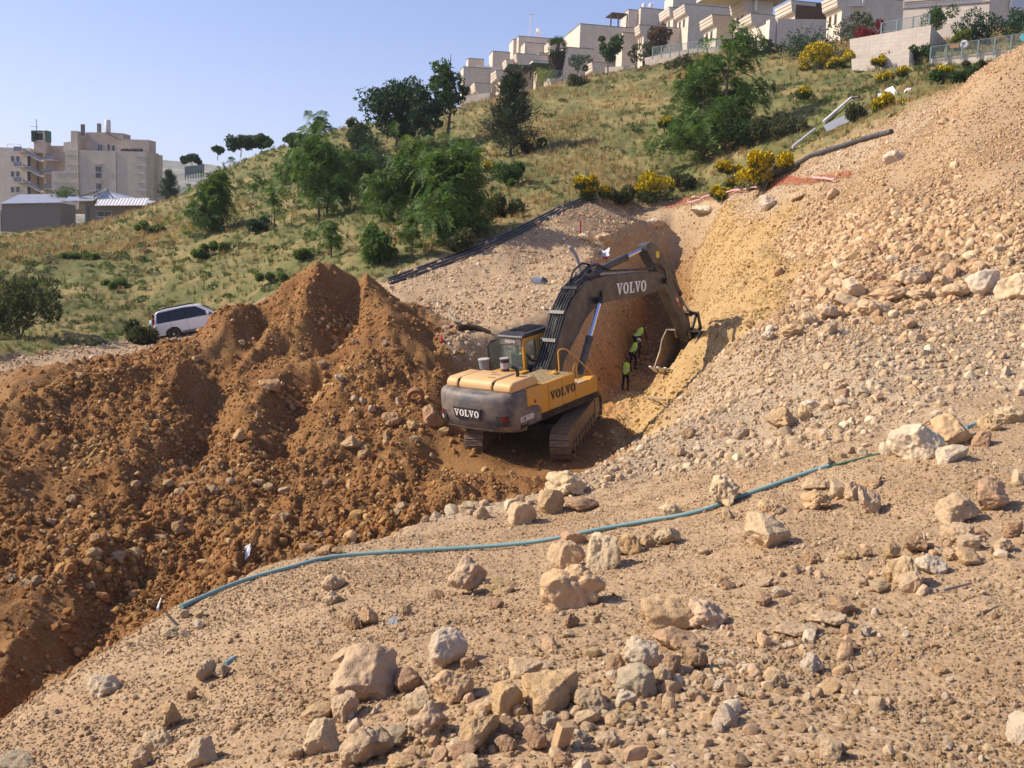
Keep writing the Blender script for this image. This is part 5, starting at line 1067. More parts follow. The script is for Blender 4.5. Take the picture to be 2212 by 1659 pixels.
MINOR = [
 (qB, 1415, 285, 132, 122, 'o'), (qB, 1560, 297, 168, 78, 'r'), (qB, 1260, 347, 152, 118, 'k'), (qB, 968, 312, 76, 62, 'p'), (qB, 1140, 727, 146, 82, 'o'), (qB, 1480, 577, 182, 152, 'k'), (qB, 1790, 502, 152, 142, 'o'),
 (qB, 1905, 492, 86, 72, 'o'), (qB, 2010, 458, 132, 98, 'p'), (qB, 455, 882, 92, 102, 'o'), (qB, 370, 912, 86, 82, 'r'), (qB, 270, 702, 106, 92, 'k'), (qB, 262, 780, 92, 78, 'p'), (qB, 665, 1212, 142, 132, 'r'), (qB, 772, 1200, 95, 110, 'k'),
 (qB, 722, 1328, 150, 142, 'p'), (qB, 765, 1415, 182, 205, 'k'), (qB, 315, 1362, 132, 142, 'k'), (qB, 185, 1378, 162, 82, 'o'), (qB, 215, 1512, 162, 165, 'p'), (qB, 600, 1508, 112, 92, 'g'), (qB, 782, 1492, 102, 72, 'p'), (qB, 1165, 1472, 132, 112, 'r'),
 (qB, 1185, 1315, 165, 175, 'o'), (qB, 1610, 1322, 172, 132, 'k'), (qB, 1260, 1152, 178, 84, 'k'), (qB, 1750, 1137, 122, 92, 'r'), (qB, 1792, 1302, 112, 92, 'w'), (qB, 1980, 1202, 112, 112, 'k'), (qB, 2035, 1132, 112, 108, 'r'), (qB, 1505, 902, 92, 82, 'r'), (qB, 1490, 967, 72, 42, 'p'),
 (qB, 1400, 1422, 112, 84, 'g'), (qB, 1330, 1522, 142, 112, 'r'), (qB, 950, 1582, 124, 84, 'r'), (qB, 1172, 1548, 112, 84, 'r'), (qB, 1582, 1402, 144, 84, 'k'), (qB, 345, 1078, 172, 60, 'k'), (qB, 425, 1056, 82, 52, 'w'), (qB, 1110, 816, 82, 46, 'r'), (qB, 650, 842, 58, 58, 'o'), (qB, 810, 766, 72, 46, 'r'),
 (qB, 60, 1590, 110, 80, 'k'), (qB, 1690, 1520, 130, 70, 'k'), (qB, 1830, 1400, 110, 70, 'p'), (qB, 1550, 1490, 90, 70, 'w'), (qB, 1480, 1620, 110, 70, 'r'), (qB, 650, 1640, 180, 60, 'o'), (qB, 1000, 1650, 120, 60, 'k'), (qB, 1640, 890, 40, 45, 'o'),
 (qA, 800, 1522, 142, 112, 'p'), (qA, 715, 1612, 132, 112, 'k'), (qA, 1145, 1167, 82, 66, 'k'), (qA, 980, 1286, 56, 56, 'r'), (qA, 880, 967, 102, 52, 'p'), (qA, 952, 967, 72, 42, 'p'), (qA, 1030, 917, 62, 52, 'w'), (qA, 950, 867, 52, 42, 'p'), (qA, 1030, 862, 46, 46, 'p'), (qA, 870, 1060, 55, 35, 'k'),
 (qC, 235, 327, 122, 78, 'p'), (qC, 545, 352, 76, 52, 'p'), (qC, 1110, 222, 78, 108, 'p'), (qC, 1190, 232, 92, 108, 'k'), (qC, 1000, 192, 142, 68, 'k'), (qC, 1290, 182, 130, 55, 'o'), (qC, 1740, 452, 152, 102, 'k'), (qC, 1790, 497, 122, 92, 'k'), (qC, 2022, 432, 102, 88, 'r'), (qC, 1985, 512, 92, 72, 'k'),
 (qC, 980, 572, 102, 64, 'r'), (qC, 1160, 557, 112, 58, 'o'), (qC, 1260, 547, 62, 42, 'r'), (qC, 420, 537, 62, 42, 'k'), (qC, 895, 637, 62, 42, 'k'), (qC, 1595, 612, 142, 102, 'w'), (qC, 1510, 712, 112, 102, 'k'), (qC, 1400, 640, 110, 110, 'o'), (qC, 1330, 722, 102, 72, 'p'), (qC, 1250, 692, 78, 42, 'k'), (qC, 1390, 542, 82, 82, 'o'),
 (qC, 1810, 572, 162, 70, 'o'), (qC, 190, 1192, 112, 122, 'k'), (qC, 370, 1102, 106, 112, 'r'), (qC, 15, 1302, 82, 92, 'w'), (qC, 1185, 1032, 142, 52, 'r'), (qC, 870, 952, 182, 72, 'k'), (qC, 1060, 892, 172, 72, 'k'), (qC, 790, 1212, 102, 82, 'k'), (qC, 510, 1237, 102, 62, 'w'), (qC, 645, 1267, 112, 72, 'k'), (qC, 535, 1127, 92, 52, 'w'),
 (qC, 375, 1282, 82, 62, 'k'), (qC, 1160, 942, 62, 52, 'r'), (qC, 1260, 957, 72, 50, 'w'), (qC, 820, 752, 92, 46, 'w'), (qC, 735, 787, 92, 72, 'r'), (qC, 540, 712, 72, 46, 'r'), (qC, 745, 702, 82, 36, 'k'), (qC, 2050, 152, 62, 102, 'p'), (qC, 2060, 1450, 70, 200, 'w'), (qC, 1700, 560, 90, 60, 'k'), (qC, 1860, 440, 60, 40, 'r'),
 (qD, 1985, 1102, 102, 88, 'r'), (qD, 2035, 1012, 112, 102, 'o'), (qD, 1685, 997, 112, 52, 'p'), (qD, 1465, 1152, 82, 88, 'w'), (qD, 1015, 967, 92, 82, 'o'), (qD, 1330, 1177, 62, 52, 'w'), (qD, 1040, 917, 102, 52, 'w'), (qD, 1140, 907, 62, 62, 'k'), (qD, 1205, 902, 72, 62, 'g'), (qD, 1220, 852, 82, 62, 'r'), (qD, 1320, 842, 82, 62, 'g'), (qD, 1410, 872, 62, 46, 'r'),
 (qD, 1610, 827, 62, 56, 'k'), (qD, 1590, 772, 62, 46, 'p'), (qD, 1670, 307, 212, 82, 'k'), (qD, 1840, 292, 142, 82, 'k'), (qD, 1390, 207, 96, 82, 'r'), (qD, 1490, 252, 122, 62, 'r'), (qD, 1600, 202, 182, 132, 'k'), (qD, 1685, 197, 82, 62, 'k'), (qD, 1765, 227, 92, 82, 'k'), (qD, 1815, 162, 62, 112, 'r'), (qD, 1120, 402, 112, 92, 'k'), (qD, 1035, 442, 102, 72, 'k'),
 (qD, 705, 462, 92, 52, 'o'), (qD, 355, 1072, 82, 62, 'r'), (qD, 300, 1167, 92, 72, 'k'), (qD, 655, 1072, 92, 72, 'g'), (qD, 1110, 1092, 42, 62, 'k'), (qD, 1170, 1022, 92, 52, 'k'), (qD, 1120, 1217, 62, 62, 'k'), (qD, 1200, 1192, 72, 42, 'k'), (qD, 2130, 120, 70, 60, 'k'), (qD, 2060, 60, 80, 50, 'p'), (qD, 1890, 70, 80, 60, 'k'), (qD, 1790, 100, 80, 60, 'k'), (qD, 1530, 40, 70, 50, 'p'), (qD, 1490, 105, 60, 40, 'w'), (qD, 860, 175, 60, 50, 'r'),
 (qE, 1755, 352, 52, 42, 'p'), (qE, 1810, 350, 30, 26, 'w'), (qE, 910, 790, 90, 40, 'k'), (qE, 1120, 770, 70, 60, 'k'), (qE, 330, 800, 60, 40, 'k'),
 (qS, 1340, 770, 40, 40, 'p'), (qS, 1560, 630, 50, 40, 'w'), (qS, 1630, 735, 50, 45, 'w'), (qS, 1670, 745, 45, 40, 'w'), (qS, 1710, 775, 50, 45, 'w'), (qS, 1835, 740, 45, 40, 'w'), (qS, 1780, 905, 50, 35, 'p'), (qS, 1910, 915, 60, 35, 'p'), (qS, 1100, 905, 70, 70, 'o'), (qS, 900, 550, 55, 35, 'k'), (qS, 1770, 470, 30, 40, 'w'), (qS, 1480, 570, 60, 50, 'r'), (qS, 1630, 470, 40, 30, 'p'), (qS, 1110, 470, 40, 30, 'p'), (qS, 1510, 1110, 60, 60, 'r'), (qS, 1385, 965, 50, 50, 'o'),
 (qS, 830, 1165, 70, 60, 'p'), (qS, 1180, 1115, 60, 45, 'p'), (qS, 1230, 1140, 55, 40, 'p'), (qS, 1310, 1150, 70, 40, 'p'), (qS, 975, 1150, 80, 50, 'p'), (qS, 860, 1135, 90, 40, 'p'), (qS, 770, 1125, 70, 40, 'k'), (qS, 1060, 1110, 50, 40, 'w'), (qS, 620, 1120, 60, 45, 'k'), (qS, 1310, 1280, 60, 50, 'p'), (qS, 330, 1200, 60, 60, 'k'), (qS, 230, 1300, 60, 45, 'k'), (qS, 440, 1390, 90, 60, 'o'), (qS, 430, 1450, 80, 60, 'p'), (qS, 540, 1450, 85, 60, 'p'), (qS, 740, 1375, 90, 50, 'o'), (qS, 40, 1560, 80, 55, 'p'), (qS, 110, 1580, 80, 55, 'k'), (qS, 160, 1565, 65, 55, 'k'),
 (qS, 300, 1435, 55, 45, 'o'), (qS, 1490, 1435, 90, 50, 'o'), (qS, 1560, 1430, 60, 40, 'o'), (qS, 1410, 1420, 90, 60, 'r'), (qS, 1850, 1225, 60, 55, 'p'), (qS, 1820, 1250, 70, 50, 'p'), (qS, 2155, 1230, 70, 50, 'p'), (qS, 1960, 1285, 50, 40, 'p'), (qS, 1480, 1355, 50, 30, 'w'), (qS, 1990, 990, 40, 40, 'p'),
]
DONE = []      # (u, v, w, x, y)
def place_rock(qf, x, y, w, h, tone, me=None, rs=None):
    rs = rs or random
    u, v = qf(x, y); vb = qf(x, y + h * .40)[1]
    p = hit(u, vb); dist = float(p @ Fv); s = SCQ[id(qf)] / 1.15732 * dist / F0
    g_ = .9 if qf is qS else 1.16
    ww, hh = w * s * g_, h * s * g_ * 1.05; dd = (ww * .6 + hh * .5)
    o = bpy.data.objects.new('rock', me or rs.choice(BIG if w * SCQ[id(qf)] > 38 else MIDM)); link(o)
    n = nrm(p[0], p[1], .3); o.location = Vector(p) + Vector((0, dd * .22, 0)) + Vector((0, 0, hh * .28))
    o.location.z = max(o.location.z, float(T(o.location.x, o.location.y)) + hh * .20)
    o.rotation_euler = (rs.uniform(-.22, .22), rs.uniform(-.22, .22) - (.12 if w > h * 1.3 else 0), rs.choice([0, math.pi]) + rs.uniform(-.35, .35)); o.scale = (ww, dd, hh)
    t = TONE[tone]; j = rs.uniform(.9, 1.1)
    t = tuple(.55 * a + .45 * b_ for a, b_ in zip(t, (.36, .21, .09))) if qf is qS else t; o.color = (t[0] * j, t[1] * j * rs.uniform(.97, 1.01), t[2] * j * rs.uniform(.90, .98), 1)
    DONE.append((u, v, w * SCQ[id(qf)] / 1.15732, p[0], p[1], ww)); return o
rr_ = random.Random(5)
LMP = []
for qf, x, y, w, h, tone, mi, label, short in LM:
    o = place_rock(qf, x, y, w, h, tone, BIG[mi], rr_); tag(o, label, 'rock', 'boulders and stones lying on the site'); LMP.append((*qf(x, y), short))
used = {}
for qf, x, y, w, h, tone in MINOR:
    o = place_rock(qf, x, y, w, h, tone, None, rr_); u, v = qf(x, y)
    k = min(range(len(LMP)), key=lambda i: (LMP[i][0] - u) ** 2 + (LMP[i][1] - v) ** 2 * 1.6); lu, lv, sh = LMP[k]
    du, dv = u - lu, v - lv
    rel = ('to the right of' if du > 0 else 'to the left of') if abs(du) > abs(dv) * 1.2 else ('below' if dv > 0 else 'just above')
    size = 'large' if w > 150 else 'medium' if w > 85 else 'small'; shp = 'flat' if w > h * 1.7 else 'upright' if h > w * 1.08 else 'blocky'
    base = f'{size} {shp} {WORD[tone]} stone {rel} the {sh}'
    used.setdefault(base, []).append((math.hypot(du, dv), o))
for base, lst in used.items():            # alike stones beside one landmark are told apart by how far from it they lie
    lst.sort(key=lambda t: t[0])
    for n, (_, o) in enumerate(lst):
        pre = '' if len(lst) == 1 else 'nearest ' if n == 0 else 'farthest ' if n == len(lst) - 1 else ['', 'second-nearest ', 'third-nearest ', 'fourth-nearest ', 'fifth-nearest '][min(n, 4)]
        tag(o, pre + base, 'rock', 'boulders and stones lying on the site')
# ---- loose stones: points on the ground carrying size, turn and colour
def inst_group(name, coll):
    g = bpy.data.node_groups.new(name, 'GeometryNodeTree')
    g.interface.new_socket('Geometry', in_out='INPUT', socket_type='NodeSocketGeometry'); g.interface.new_socket('Geometry', in_out='OUTPUT', socket_type='NodeSocketGeometry')
    i = g.nodes.new('NodeGroupInput'); o = g.nodes.new('NodeGroupOutput'); p = g.nodes.new('GeometryNodeInstanceOnPoints'); c = g.nodes.new('GeometryNodeCollectionInfo')
    c.inputs['Collection'].default_value = coll; c.inputs['Separate Children'].default_value = True; c.inputs['Reset Children'].default_value = True
    p.inputs['Pick Instance'].default_value = True
    def attr(nm, t):
        a = g.nodes.new('GeometryNodeInputNamedAttribute'); a.data_type = t; a.inputs['Name'].default_value = nm; return a.outputs['Attribute']
    g.links.new(i.outputs[0], p.inputs['Points']); g.links.new(c.outputs[0], p.inputs['Instance']); g.links.new(attr('pick', 'INT'), p.inputs['Instance Index'])
    e = g.nodes.new('FunctionNodeEulerToRotation'); g.links.new(attr('rot', 'FLOAT_VECTOR'), e.inputs[0]); g.links.new(e.outputs[0], p.inputs['Rotation']); g.links.new(attr('scl', 'FLOAT_VECTOR'), p.inputs['Scale'])
    g.links.new(p.outputs[0], o.inputs[0]); return g
def scatter_object(name, label, pos, rot, scl, tone, pick, group):
    me = bpy.data.meshes.new(name); n = len(pos); me.vertices.add(n); me.vertices.foreach_set('co', np.asarray(pos, np.float32).ravel())
    for nm, t, val, key in (('rot', 'FLOAT_VECTOR', rot, 'vector'), ('scl', 'FLOAT_VECTOR', scl, 'vector'), ('tone', 'FLOAT_COLOR', tone, 'color'), ('pick', 'INT', pick, 'value')):
        a = me.attributes.new(nm, t, 'POINT'); a.data.foreach_set(key, np.asarray(val, np.int32 if t == 'INT' else np.float32).ravel())
    me.update(); o = bpy.data.objects.new(name, me); link(o); md = o.modifiers.new('scatter', 'NODES'); md.node_group = group; tag(o, label, kind='stuff'); return o
stone_coll = bpy.data.collections.new('stone shapes')
NST = 12
for k in range(NST):
    V, Fc = rock_shape(2 if k < 8 else 3, 500 + k, 7 + k % 5, .04, [(1, .85, .75), (1, .7, .6), (.95, .9, .85), (1, .9, .45)][k % 4]); me = fast_mesh('stone_shape', V, Fc); me.materials.append(M_STONE)
    me.polygons.foreach_set('use_smooth', np.ones(len(me.polygons), bool)); me.set_sharp_from_angle(angle=math.radians(24)); so = bpy.data.objects.new('stone_shape_%02d' % k, me); stone_coll.objects.link(so)
G_STONE = inst_group('scatter stones', stone_coll)
cellA = RR * (az[1] - az[0]) * RR * (lr[1] - lr[0])
def sample(weight, n, rng=RNG):
    w = (weight * cellA)[:-1, :-1].ravel(); w = np.maximum(w, 0); c = np.cumsum(w); k = np.searchsorted(c, rng.random(n) * c[-1]); i, j = np.divmod(k, NR - 1)
    a = A0 + (A1 - A0) * (i + rng.random(n)) / (NA - 1); r = np.exp(lr[0] + (lr[-1] - lr[0]) * (j + rng.random(n)) / (NR - 1))
    x = GX + r * np.sin(a); y = GY + r * np.cos(a); return x, y, i, j
def in_view(x, y, z, m=0.22):
    p = np.stack([x, y, z], -1); d = p @ Fv; u = (p @ Rv) / d * F0; v = (p @ Uv) / d * F0
    return (d > 1) & (np.abs(u) < W0 * (.5 + m)) & (np.abs(v) < H0 * (.5 + m)), d
def tones(n, pal, rng=RNG, j=.14):
    pal = np.array(pal); c = pal[rng.integers(0, len(pal), n)] * (1 + j * rng.standard_normal((n, 1))) * (1 + .018 * rng.standard_normal((n, 3))) * np.array([1.22, 1.17, 1.07]); return np.concatenate([np.clip(c, .02, .85), np.ones((n, 1))], 1)
def stones(name, label, weight, n, smin, smax, alpha, pal, sink=.25, minpx=1.6, seed=1):
    rng = np.random.default_rng(seed); x, y, i, j = sample(weight, n, rng); z = T(x, y); ok, d = in_view(x, y, z)
    u = rng.random(n); s = (smin ** -alpha + u * (smax ** -alpha - smin ** -alpha)) ** (-1 / alpha)
    s = np.maximum(s, minpx * d / 995.0 * .9); ok &= s < smax * 1.6
    x, y, z, s, d = x[ok], y[ok], z[ok], s[ok], d[ok]; m = len(x); sc = s[:, None] * rng.uniform(.7, 1.25, (m, 3)); z = z + s * (.5 - sink) * .55
    return scatter_object(name, label, np.stack([x, y, z], -1), rng.uniform(-math.pi, math.pi, (m, 3)) * np.array([.35, .35, 1]), sc, tones(m, pal, rng), rng.integers(0, NST, m), G_STONE)
streak = np.clip(.45 + 1.3 * fbm(XX * .32 + YY * .12, YY * 1.3 - XX * .35, oct=4, seed=77), .04, 1.6)
def lower_cluster(x, y):
    return sum(np.exp(-((x - a) ** 2 + (y - b) ** 2) / r ** 2) for a, b, r in CL)
CL = [(*hit(*qB(*q))[:2], r) for q, r in (((1350, 1380), 1.0), ((1800, 1320), .9), ((1000, 1560), .7), ((1650, 1520), 1.1), ((1900, 1120), .7), ((450, 1500), .6))] + [(*hit(*qC(*q))[:2], r) for q, r in (((1500, 660), .9), ((1000, 960), .9), ((1850, 500), .7), ((650, 1200), .9), ((300, 1250), .8))]
clump = np.clip(.5 + 1.1 * fbm(XX * .35, YY * .35, oct=3, seed=71), .05, 1.4); clump2 = np.clip(.45 + 1.3 * fbm(XX * .9, YY * .9, oct=2, seed=75), .02, 1.5)
PAL_G = [(.48, .345, .21), (.45, .31, .185), (.53, .40, .26), (.42, .285, .165), (.60, .48, .35)]
PAL_W = [(.54, .42, .285), (.50, .395, .275), (.60, .49, .36), (.44, .335, .225), (.52, .385, .255)]
PAL_R = [(.34, .18, .07), (.30, .15, .055), (.38, .22, .09), (.25, .115, .04), (.32, .165, .065), (.30, .155, .06), (.48, .33, .17)]
PAL_Y = [(.46, .31, .13), (.40, .26, .11), (.52, .39, .21)]
near = np.clip((24 - YY) / 6, 0, 1)
stones('gravel', 'loose tan gravel of the near slope', Kg * near * (.3 + streak) / np.maximum(RR, 6) ** 1.2, 130000, .018, .085, 2.9, PAL_G, seed=3, minpx=1.5)
stones('rock_fragments', 'broken fragments lying among the near boulders', Kg * near * lower_cluster(XX, YY), 650, .05, .20, 1.9, [(.60, .45, .30), (.54, .38, .24), (.66, .54, .41), (.56, .40, .26)], seed=15)
edge_ = np.clip((XX * .75 - YY * 1.0 + 8.5) / 2.5, 0, 1)
stones('clods', 'small clods and chips at the lower right of the near slope', Kg * near * edge_ * (.15 + streak), 7000, .022, .10, 2.6, PAL_G, seed=13)
moundw = np.clip((YY - 26) / 4, 0, 1) * (XX > 4)
lowm = np.clip((5.5 - ZZ) / 7, .12, 1.0)
PAL_M = [(.48, .345, .215), (.44, .30, .175), (.54, .41, .275), (.40, .265, .155), (.50, .36, .225)]
stones('rubble_fines', 'small stones over the mound on the right', (Kg + Kw * .5) * (1 - Ky) * moundw * (.12 + .6 * clump + .7 * streak), 90000, .045, .18, 2.5, PAL_M, seed=4, minpx=1.3)
lowm = np.exp(-((ZZ - .9 + .9 * clump) / 2.2) ** 2)
stones('rubble', 'larger stones rolled to the foot of the mound', np.clip(Kg - Ky, 0, 1) * moundw * lowm * (.1 + clump), 7500, .12, .46, 2.3, PAL_M, seed=14, minpx=2.0)
stones('crushed_stone', 'pale crushed stone along the trench lip', Kw * (.12 + .5 * clump + .8 * streak) * np.clip((48 - YY) / 10, 0.15, 1) / np.maximum(RR, 8), 30000, .035, .26, 2.0, PAL_W, seed=5)
stones('spoil_stones', 'stones and clods in the red-brown spoil', Kr * (.06 + 1.1 * crumb * (.35 + clump * clump2)) * (1 - .8 * np.clip(track * 1.6, 0, 1)) / np.maximum(RR, 10), 60000, .045, .24, 2.5, PAL_R, seed=6, minpx=1.3)
stones('spoil_rocks', 'runs of larger stones rolled down the spoil', Kr * np.clip(clump * clump2 - .35, 0, 1) ** 1.5 * np.clip(1.2 - (ZZ + 6) / 3.6, 0.04, 1) * (1 - .9 * np.clip(track * 1.6, 0, 1)) / np.maximum(RR, 10), 2200, .10, .34, 2.4, [(.42, .26, .11), (.36, .20, .08), (.48, .33, .17), (.40, .235, .10)], seed=16, minpx=2.0)
stones('lip_stones', 'larger broken stones along the trench lip', Kw * (.1 + clump2) * np.clip((34 - YY) / 6, 0.1, 1), 620, .13, .34, 2.0, PAL_W, seed=17)
stones('cut_clods', 'clods on the yellow trench cut', (Ky + .7 * Ko) * (.3 + clump2), 9000, .05, .22, 2.4, PAL_Y, seed=7, minpx=1.8)
stones('bench_stones', 'small stones on the pale bench and road', Kp * (.1 + clump2), 14000, .05, .30, 2.2, [(.50, .38, .26), (.42, .29, .18), (.56, .46, .35)], seed=8, minpx=1.6)
# ------------------------------------------------------------------ plants
def leaf_mat(name, a, b, c=None, trans=.35, scale=.9):
    """leaf colour varies leaf by leaf and in soft clumps"""
    m, nt, bs = nodemat(name); o = coords(nt); g = N(nt, 'NewGeometry'); n = noise_(nt, scale, 3, .6, o)
    f = math_(nt, 'ADD', math_(nt, 'MULTIPLY', g.outputs['Random Per Island'], .62), math_(nt, 'MULTIPLY', n, .45))
    st = [(.2, a), (.75, b)] + ([(.97, c)] if c else []); col_ = ramp(nt, f, st); L(nt, col_, bs.inputs['Base Color']); bs.inputs['Roughness'].default_value = .55; bs.inputs['Specular IOR Level'].default_value = .22
    t = N(nt, 'BsdfTranslucent'); L(nt, mixc(nt, 1.0, col_, (1.35, 1.4, .8), 'MULTIPLY'), t.inputs[0]); mx = N(nt, 'MixShader'); mx.inputs[0].default_value = trans; L(nt, bs.outputs[0], mx.inputs[1]); L(nt, t.outputs[0], mx.inputs[2]); L(nt, mx.outputs[0], nt.nodes['Material Output'].inputs[0]); return m
def tip_mat(name, low, high, zmid=.45):
    """green stems low down, blossom above: colour by height in the bush"""
    m, nt, bs = nodemat(name); g = N(nt, 'NewGeometry'); a = N(nt, 'Attribute', attribute_name='bloom')
    L(nt, mixc(nt, a.outputs['Fac'], ramp(nt, g.outputs['Random Per Island'], [(.1, low), (.9, tuple(x * 1.7 for x in low))]), ramp(nt, g.outputs['Random Per Island'], [(.05, tuple(x * .62 for x in high)), (.9, high)])), bs.inputs['Base Color']); bs.inputs['Roughness'].default_value = .6
    bs.inputs['Specular IOR Level'].default_value = .1; return m
L_AIL = leaf_mat('ailanthus leaf', (.042, .09, .02), (.115, .20, .042), (.25, .20, .05)); L_DARK = leaf_mat('dark broad leaf', (.014, .038, .018), (.034, .080, .034), None, .25); L_MID = leaf_mat('mid green leaf', (.028, .062, .018), (.07, .125, .035))
L_CON = leaf_mat('grey-green needle', (.028, .042, .022), (.07, .088, .048), None, .2); L_LIME = leaf_mat('fresh lime leaf', (.10, .16, .025), (.24, .27, .04)); L_RED = leaf_mat('crimson bougainvillea', (.10, .012, .022), (.22, .022, .04)); L_BROWN = leaf_mat('dry brown creeper', (.05, .032, .022), (.13, .075, .048))
L_OLIVE = leaf_mat('olive shrub leaf', (.04, .05, .022), (.10, .11, .05)); L_PALM = leaf_mat('palm frond', (.02, .045, .016), (.06, .10, .035)); L_SKIRT = leaf_mat('dead palm skirt', (.045, .032, .022), (.12, .09, .06)); L_BROOM = tip_mat('spanish broom', (.045, .07, .022), (.62, .46, .012))
L_WEED = leaf_mat('fresh weed leaf', (.065, .11, .028), (.125, .18, .045))
BARK = paint('grey-brown bark', (.13, .10, .075), .9, var=.25, scale=2)
class Leaves:
    def __init__(s): s.v = []; s.t = []; s.b = []; s.n = 0
    def add(s, V, Fq, bloom=0.0):
        s.v.append(V.reshape(-1, 3)); s.t.append(Fq + s.n); k = V.reshape(-1, 3).shape[0]; s.n += k; s.b.append(np.full(k, bloom))
    def quads(s, C, A, B, bloom=0.0):
        """C centres, A and B half axes (n,3)"""
        n = len(C)
        if n == 0: return
        V = np.stack([C - A, C - B * .9, C + A, C + B * .9], 1); s.add(V, np.arange(n * 4).reshape(n, 4), bloom)
    def build(s, name, mat, parent):
        me = fast_mesh(name, np.concatenate(s.v), np.concatenate(s.t)); me.materials.append(mat)
        if any(x.any() for x in s.b): a = me.attributes.new('bloom', 'FLOAT', 'POINT'); a.data.foreach_set('value', np.concatenate(s.b).astype(np.float32))
        o = bpy.data.objects.new(name, me); link(o, parent); return o
def unit(v): return v / np.maximum(np.linalg.norm(v, axis=-1, keepdims=True), 1e-9)
def rosette(lv, c, axis, r, rng, fr=8, pairs=6):
    """a whorl of drooping pinnate leaves"""
    axis = unit(axis); t = unit(np.cross(axis, [.3, .9, .2])); w = np.cross(axis, t)
    a = np.arange(fr) * 2 * math.pi / fr + rng.uniform(0, 6.28) + rng.normal(0, .2, fr); ln = r * rng.uniform(.75, 1.15, fr); up_ = rng.uniform(.15, .7, fr)
    d = np.cos(a)[:, None] * t + np.sin(a)[:, None] * w; dirs = unit(d + axis * up_[:, None])
    s = (np.arange(pairs) + .8) / pairs
    Cn = c + dirs[:, None, :] * (ln[:, None] * s[None])[..., None]; Cn[..., 2] -= (ln[:, None] * s[None] ** 2) * .55
    side = unit(np.cross(dirs, axis)); wl = r * .26 * np.sin(np.pi * (s * .8 + .15))
    for sg in (-1, 1):
        cc = Cn + sg * side[:, None, :] * wl[None, :, None] * .55; ax = sg * side[:, None, :] * wl[None, :, None] * .62 + dirs[:, None, :] * (r * .08); ax = ax + np.array([0, 0, -.05 * r])
        bx = np.broadcast_to(dirs[:, None, :] * (r * .06), ax.shape); lv.quads(cc.reshape(-1, 3), ax.reshape(-1, 3), bx.reshape(-1, 3))
def limb_tree(h, hw, rng, nl, base=.25, lean=0.0, stems=1):
    """trunks and limbs; returns a mesh builder and the twig ends"""
    mb = MB(); ends = []
    for sidx in range(stems):
        bx, by = (rng.normal(0, hw * .18), rng.normal(0, hw * .18)) if stems > 1 else (0, 0); hh = h * (rng.uniform(.75, 1.0) if sidx else .95); tx, ty = bx * 1.8 + rng.normal(0, hw * .12) + lean, by * 1.8 + rng.normal(0, hw * .12)
        P_ = [np.array([bx + (tx - bx) * t + rng.normal(0, .03 * h) * t * (1 - t) * 2, by + (ty - by) * t + rng.normal(0, .03 * h) * t * (1 - t) * 2, hh * t - .3 * (t == 0)]) for t in (0, .25, .5, .75, 1)]
        r0 = .016 * h + .03; mb.tube([tuple(p) for p in P_], [r0, r0 * .8, r0 * .6, r0 * .4, r0 * .15], 6); ends.append(P_[-1])
        for k in range(max(2, nl // stems)):
            t = base + (1 - base) * ((k + rng.random()) / max(2, nl // stems)) ** 1.25 * .95; i = min(3, int(t * 4)); p = P_[i] + (P_[i + 1] - P_[i]) * (t * 4 - i); a = rng.uniform(0, 6.28)
            w = hw * (1.0 - .75 * (max(0, t - .42) / .58) ** 1.2) * rng.uniform(.45, 1.05); e = p + np.array([math.cos(a) * w, math.sin(a) * w, w * rng.uniform(-.15, .45)]); e[2] = min(e[2], h * .98); m_ = (p + e) / 2 + np.array([0, 0, .10 * w])
            mb.tube([tuple(p), tuple(m_), tuple(e)], [r0 * .38, r0 * .25, r0 * .1], 5); ends += [e, m_ * .5 + e * .5, m_]
    return mb, ends
def ailanthus(h, hw, seed, parent, dens=1.0, stems=1, base=.25, mat=None):
    rng = np.random.default_rng(seed); mb, ends = limb_tree(h, hw, rng, int(16 * dens) + 4, base, 0, stems); mb.build('trunk', BARK, parent, smooth=True); lv = Leaves(); r = min(.72, .10 * h + .16)
    for e in ends:
        for k in range(4 if dens > .6 else 2):
            c = e + rng.normal(0, r * 1.0, 3) * np.array([1, 1, .9]) * (k > 0); ax = np.array([c[0], c[1], hw * .45 + .2]) + rng.normal(0, .55 * hw + .1, 3); rosette(lv, c, ax, r * rng.uniform(.7, 1.2), rng)
        if dens > .6:
            n = 46; q = unit(rng.normal(size=(n, 3))) * rng.uniform(.2, 1, (n, 1)) * r * 1.15; A = unit(rng.normal(size=(n, 3))) * .17; lv.quads(e + q, A, unit(np.cross(A, rng.normal(size=(n, 3)))) * .075)
    return lv.build('crown', mat or L_AIL, parent)
def broad(h, hw, seed, parent, mat, blobs=26, per=110, base=.3, leaf=.22, flat=.9, trunk=True, stems=1):
    rng = np.random.default_rng(seed); mb, ends = limb_tree(h, hw * .8, rng, 10, base, 0, stems)
    if trunk: mb.build('trunk', BARK, parent, smooth=True)
    lv = Leaves(); zc = h * (base + 1) / 2; zr = h * (1 - base) / 2
    for k in range(blobs):
        d = unit(rng.normal(size=3)); f = rng.uniform(.35, .95); c = np.array([d[0] * hw * f, d[1] * hw * f, zc + d[2] * zr * f * flat]); br = hw * rng.uniform(.22, .42); n = int(per * rng.uniform(.6, 1.3))
        q = unit(rng.normal(size=(n, 3))) * (rng.uniform(.25, 1, (n, 1)) ** .45) * br * np.array([1, 1, .8]); s = leaf * rng.uniform(.6, 1.3, (n, 1)); A = unit(rng.normal(size=(n, 3))) * s; B = unit(np.cross(A, rng.normal(size=(n, 3)))) * s * .5; lv.quads(c + q, A, B)
    return lv.build('crown', mat, parent)
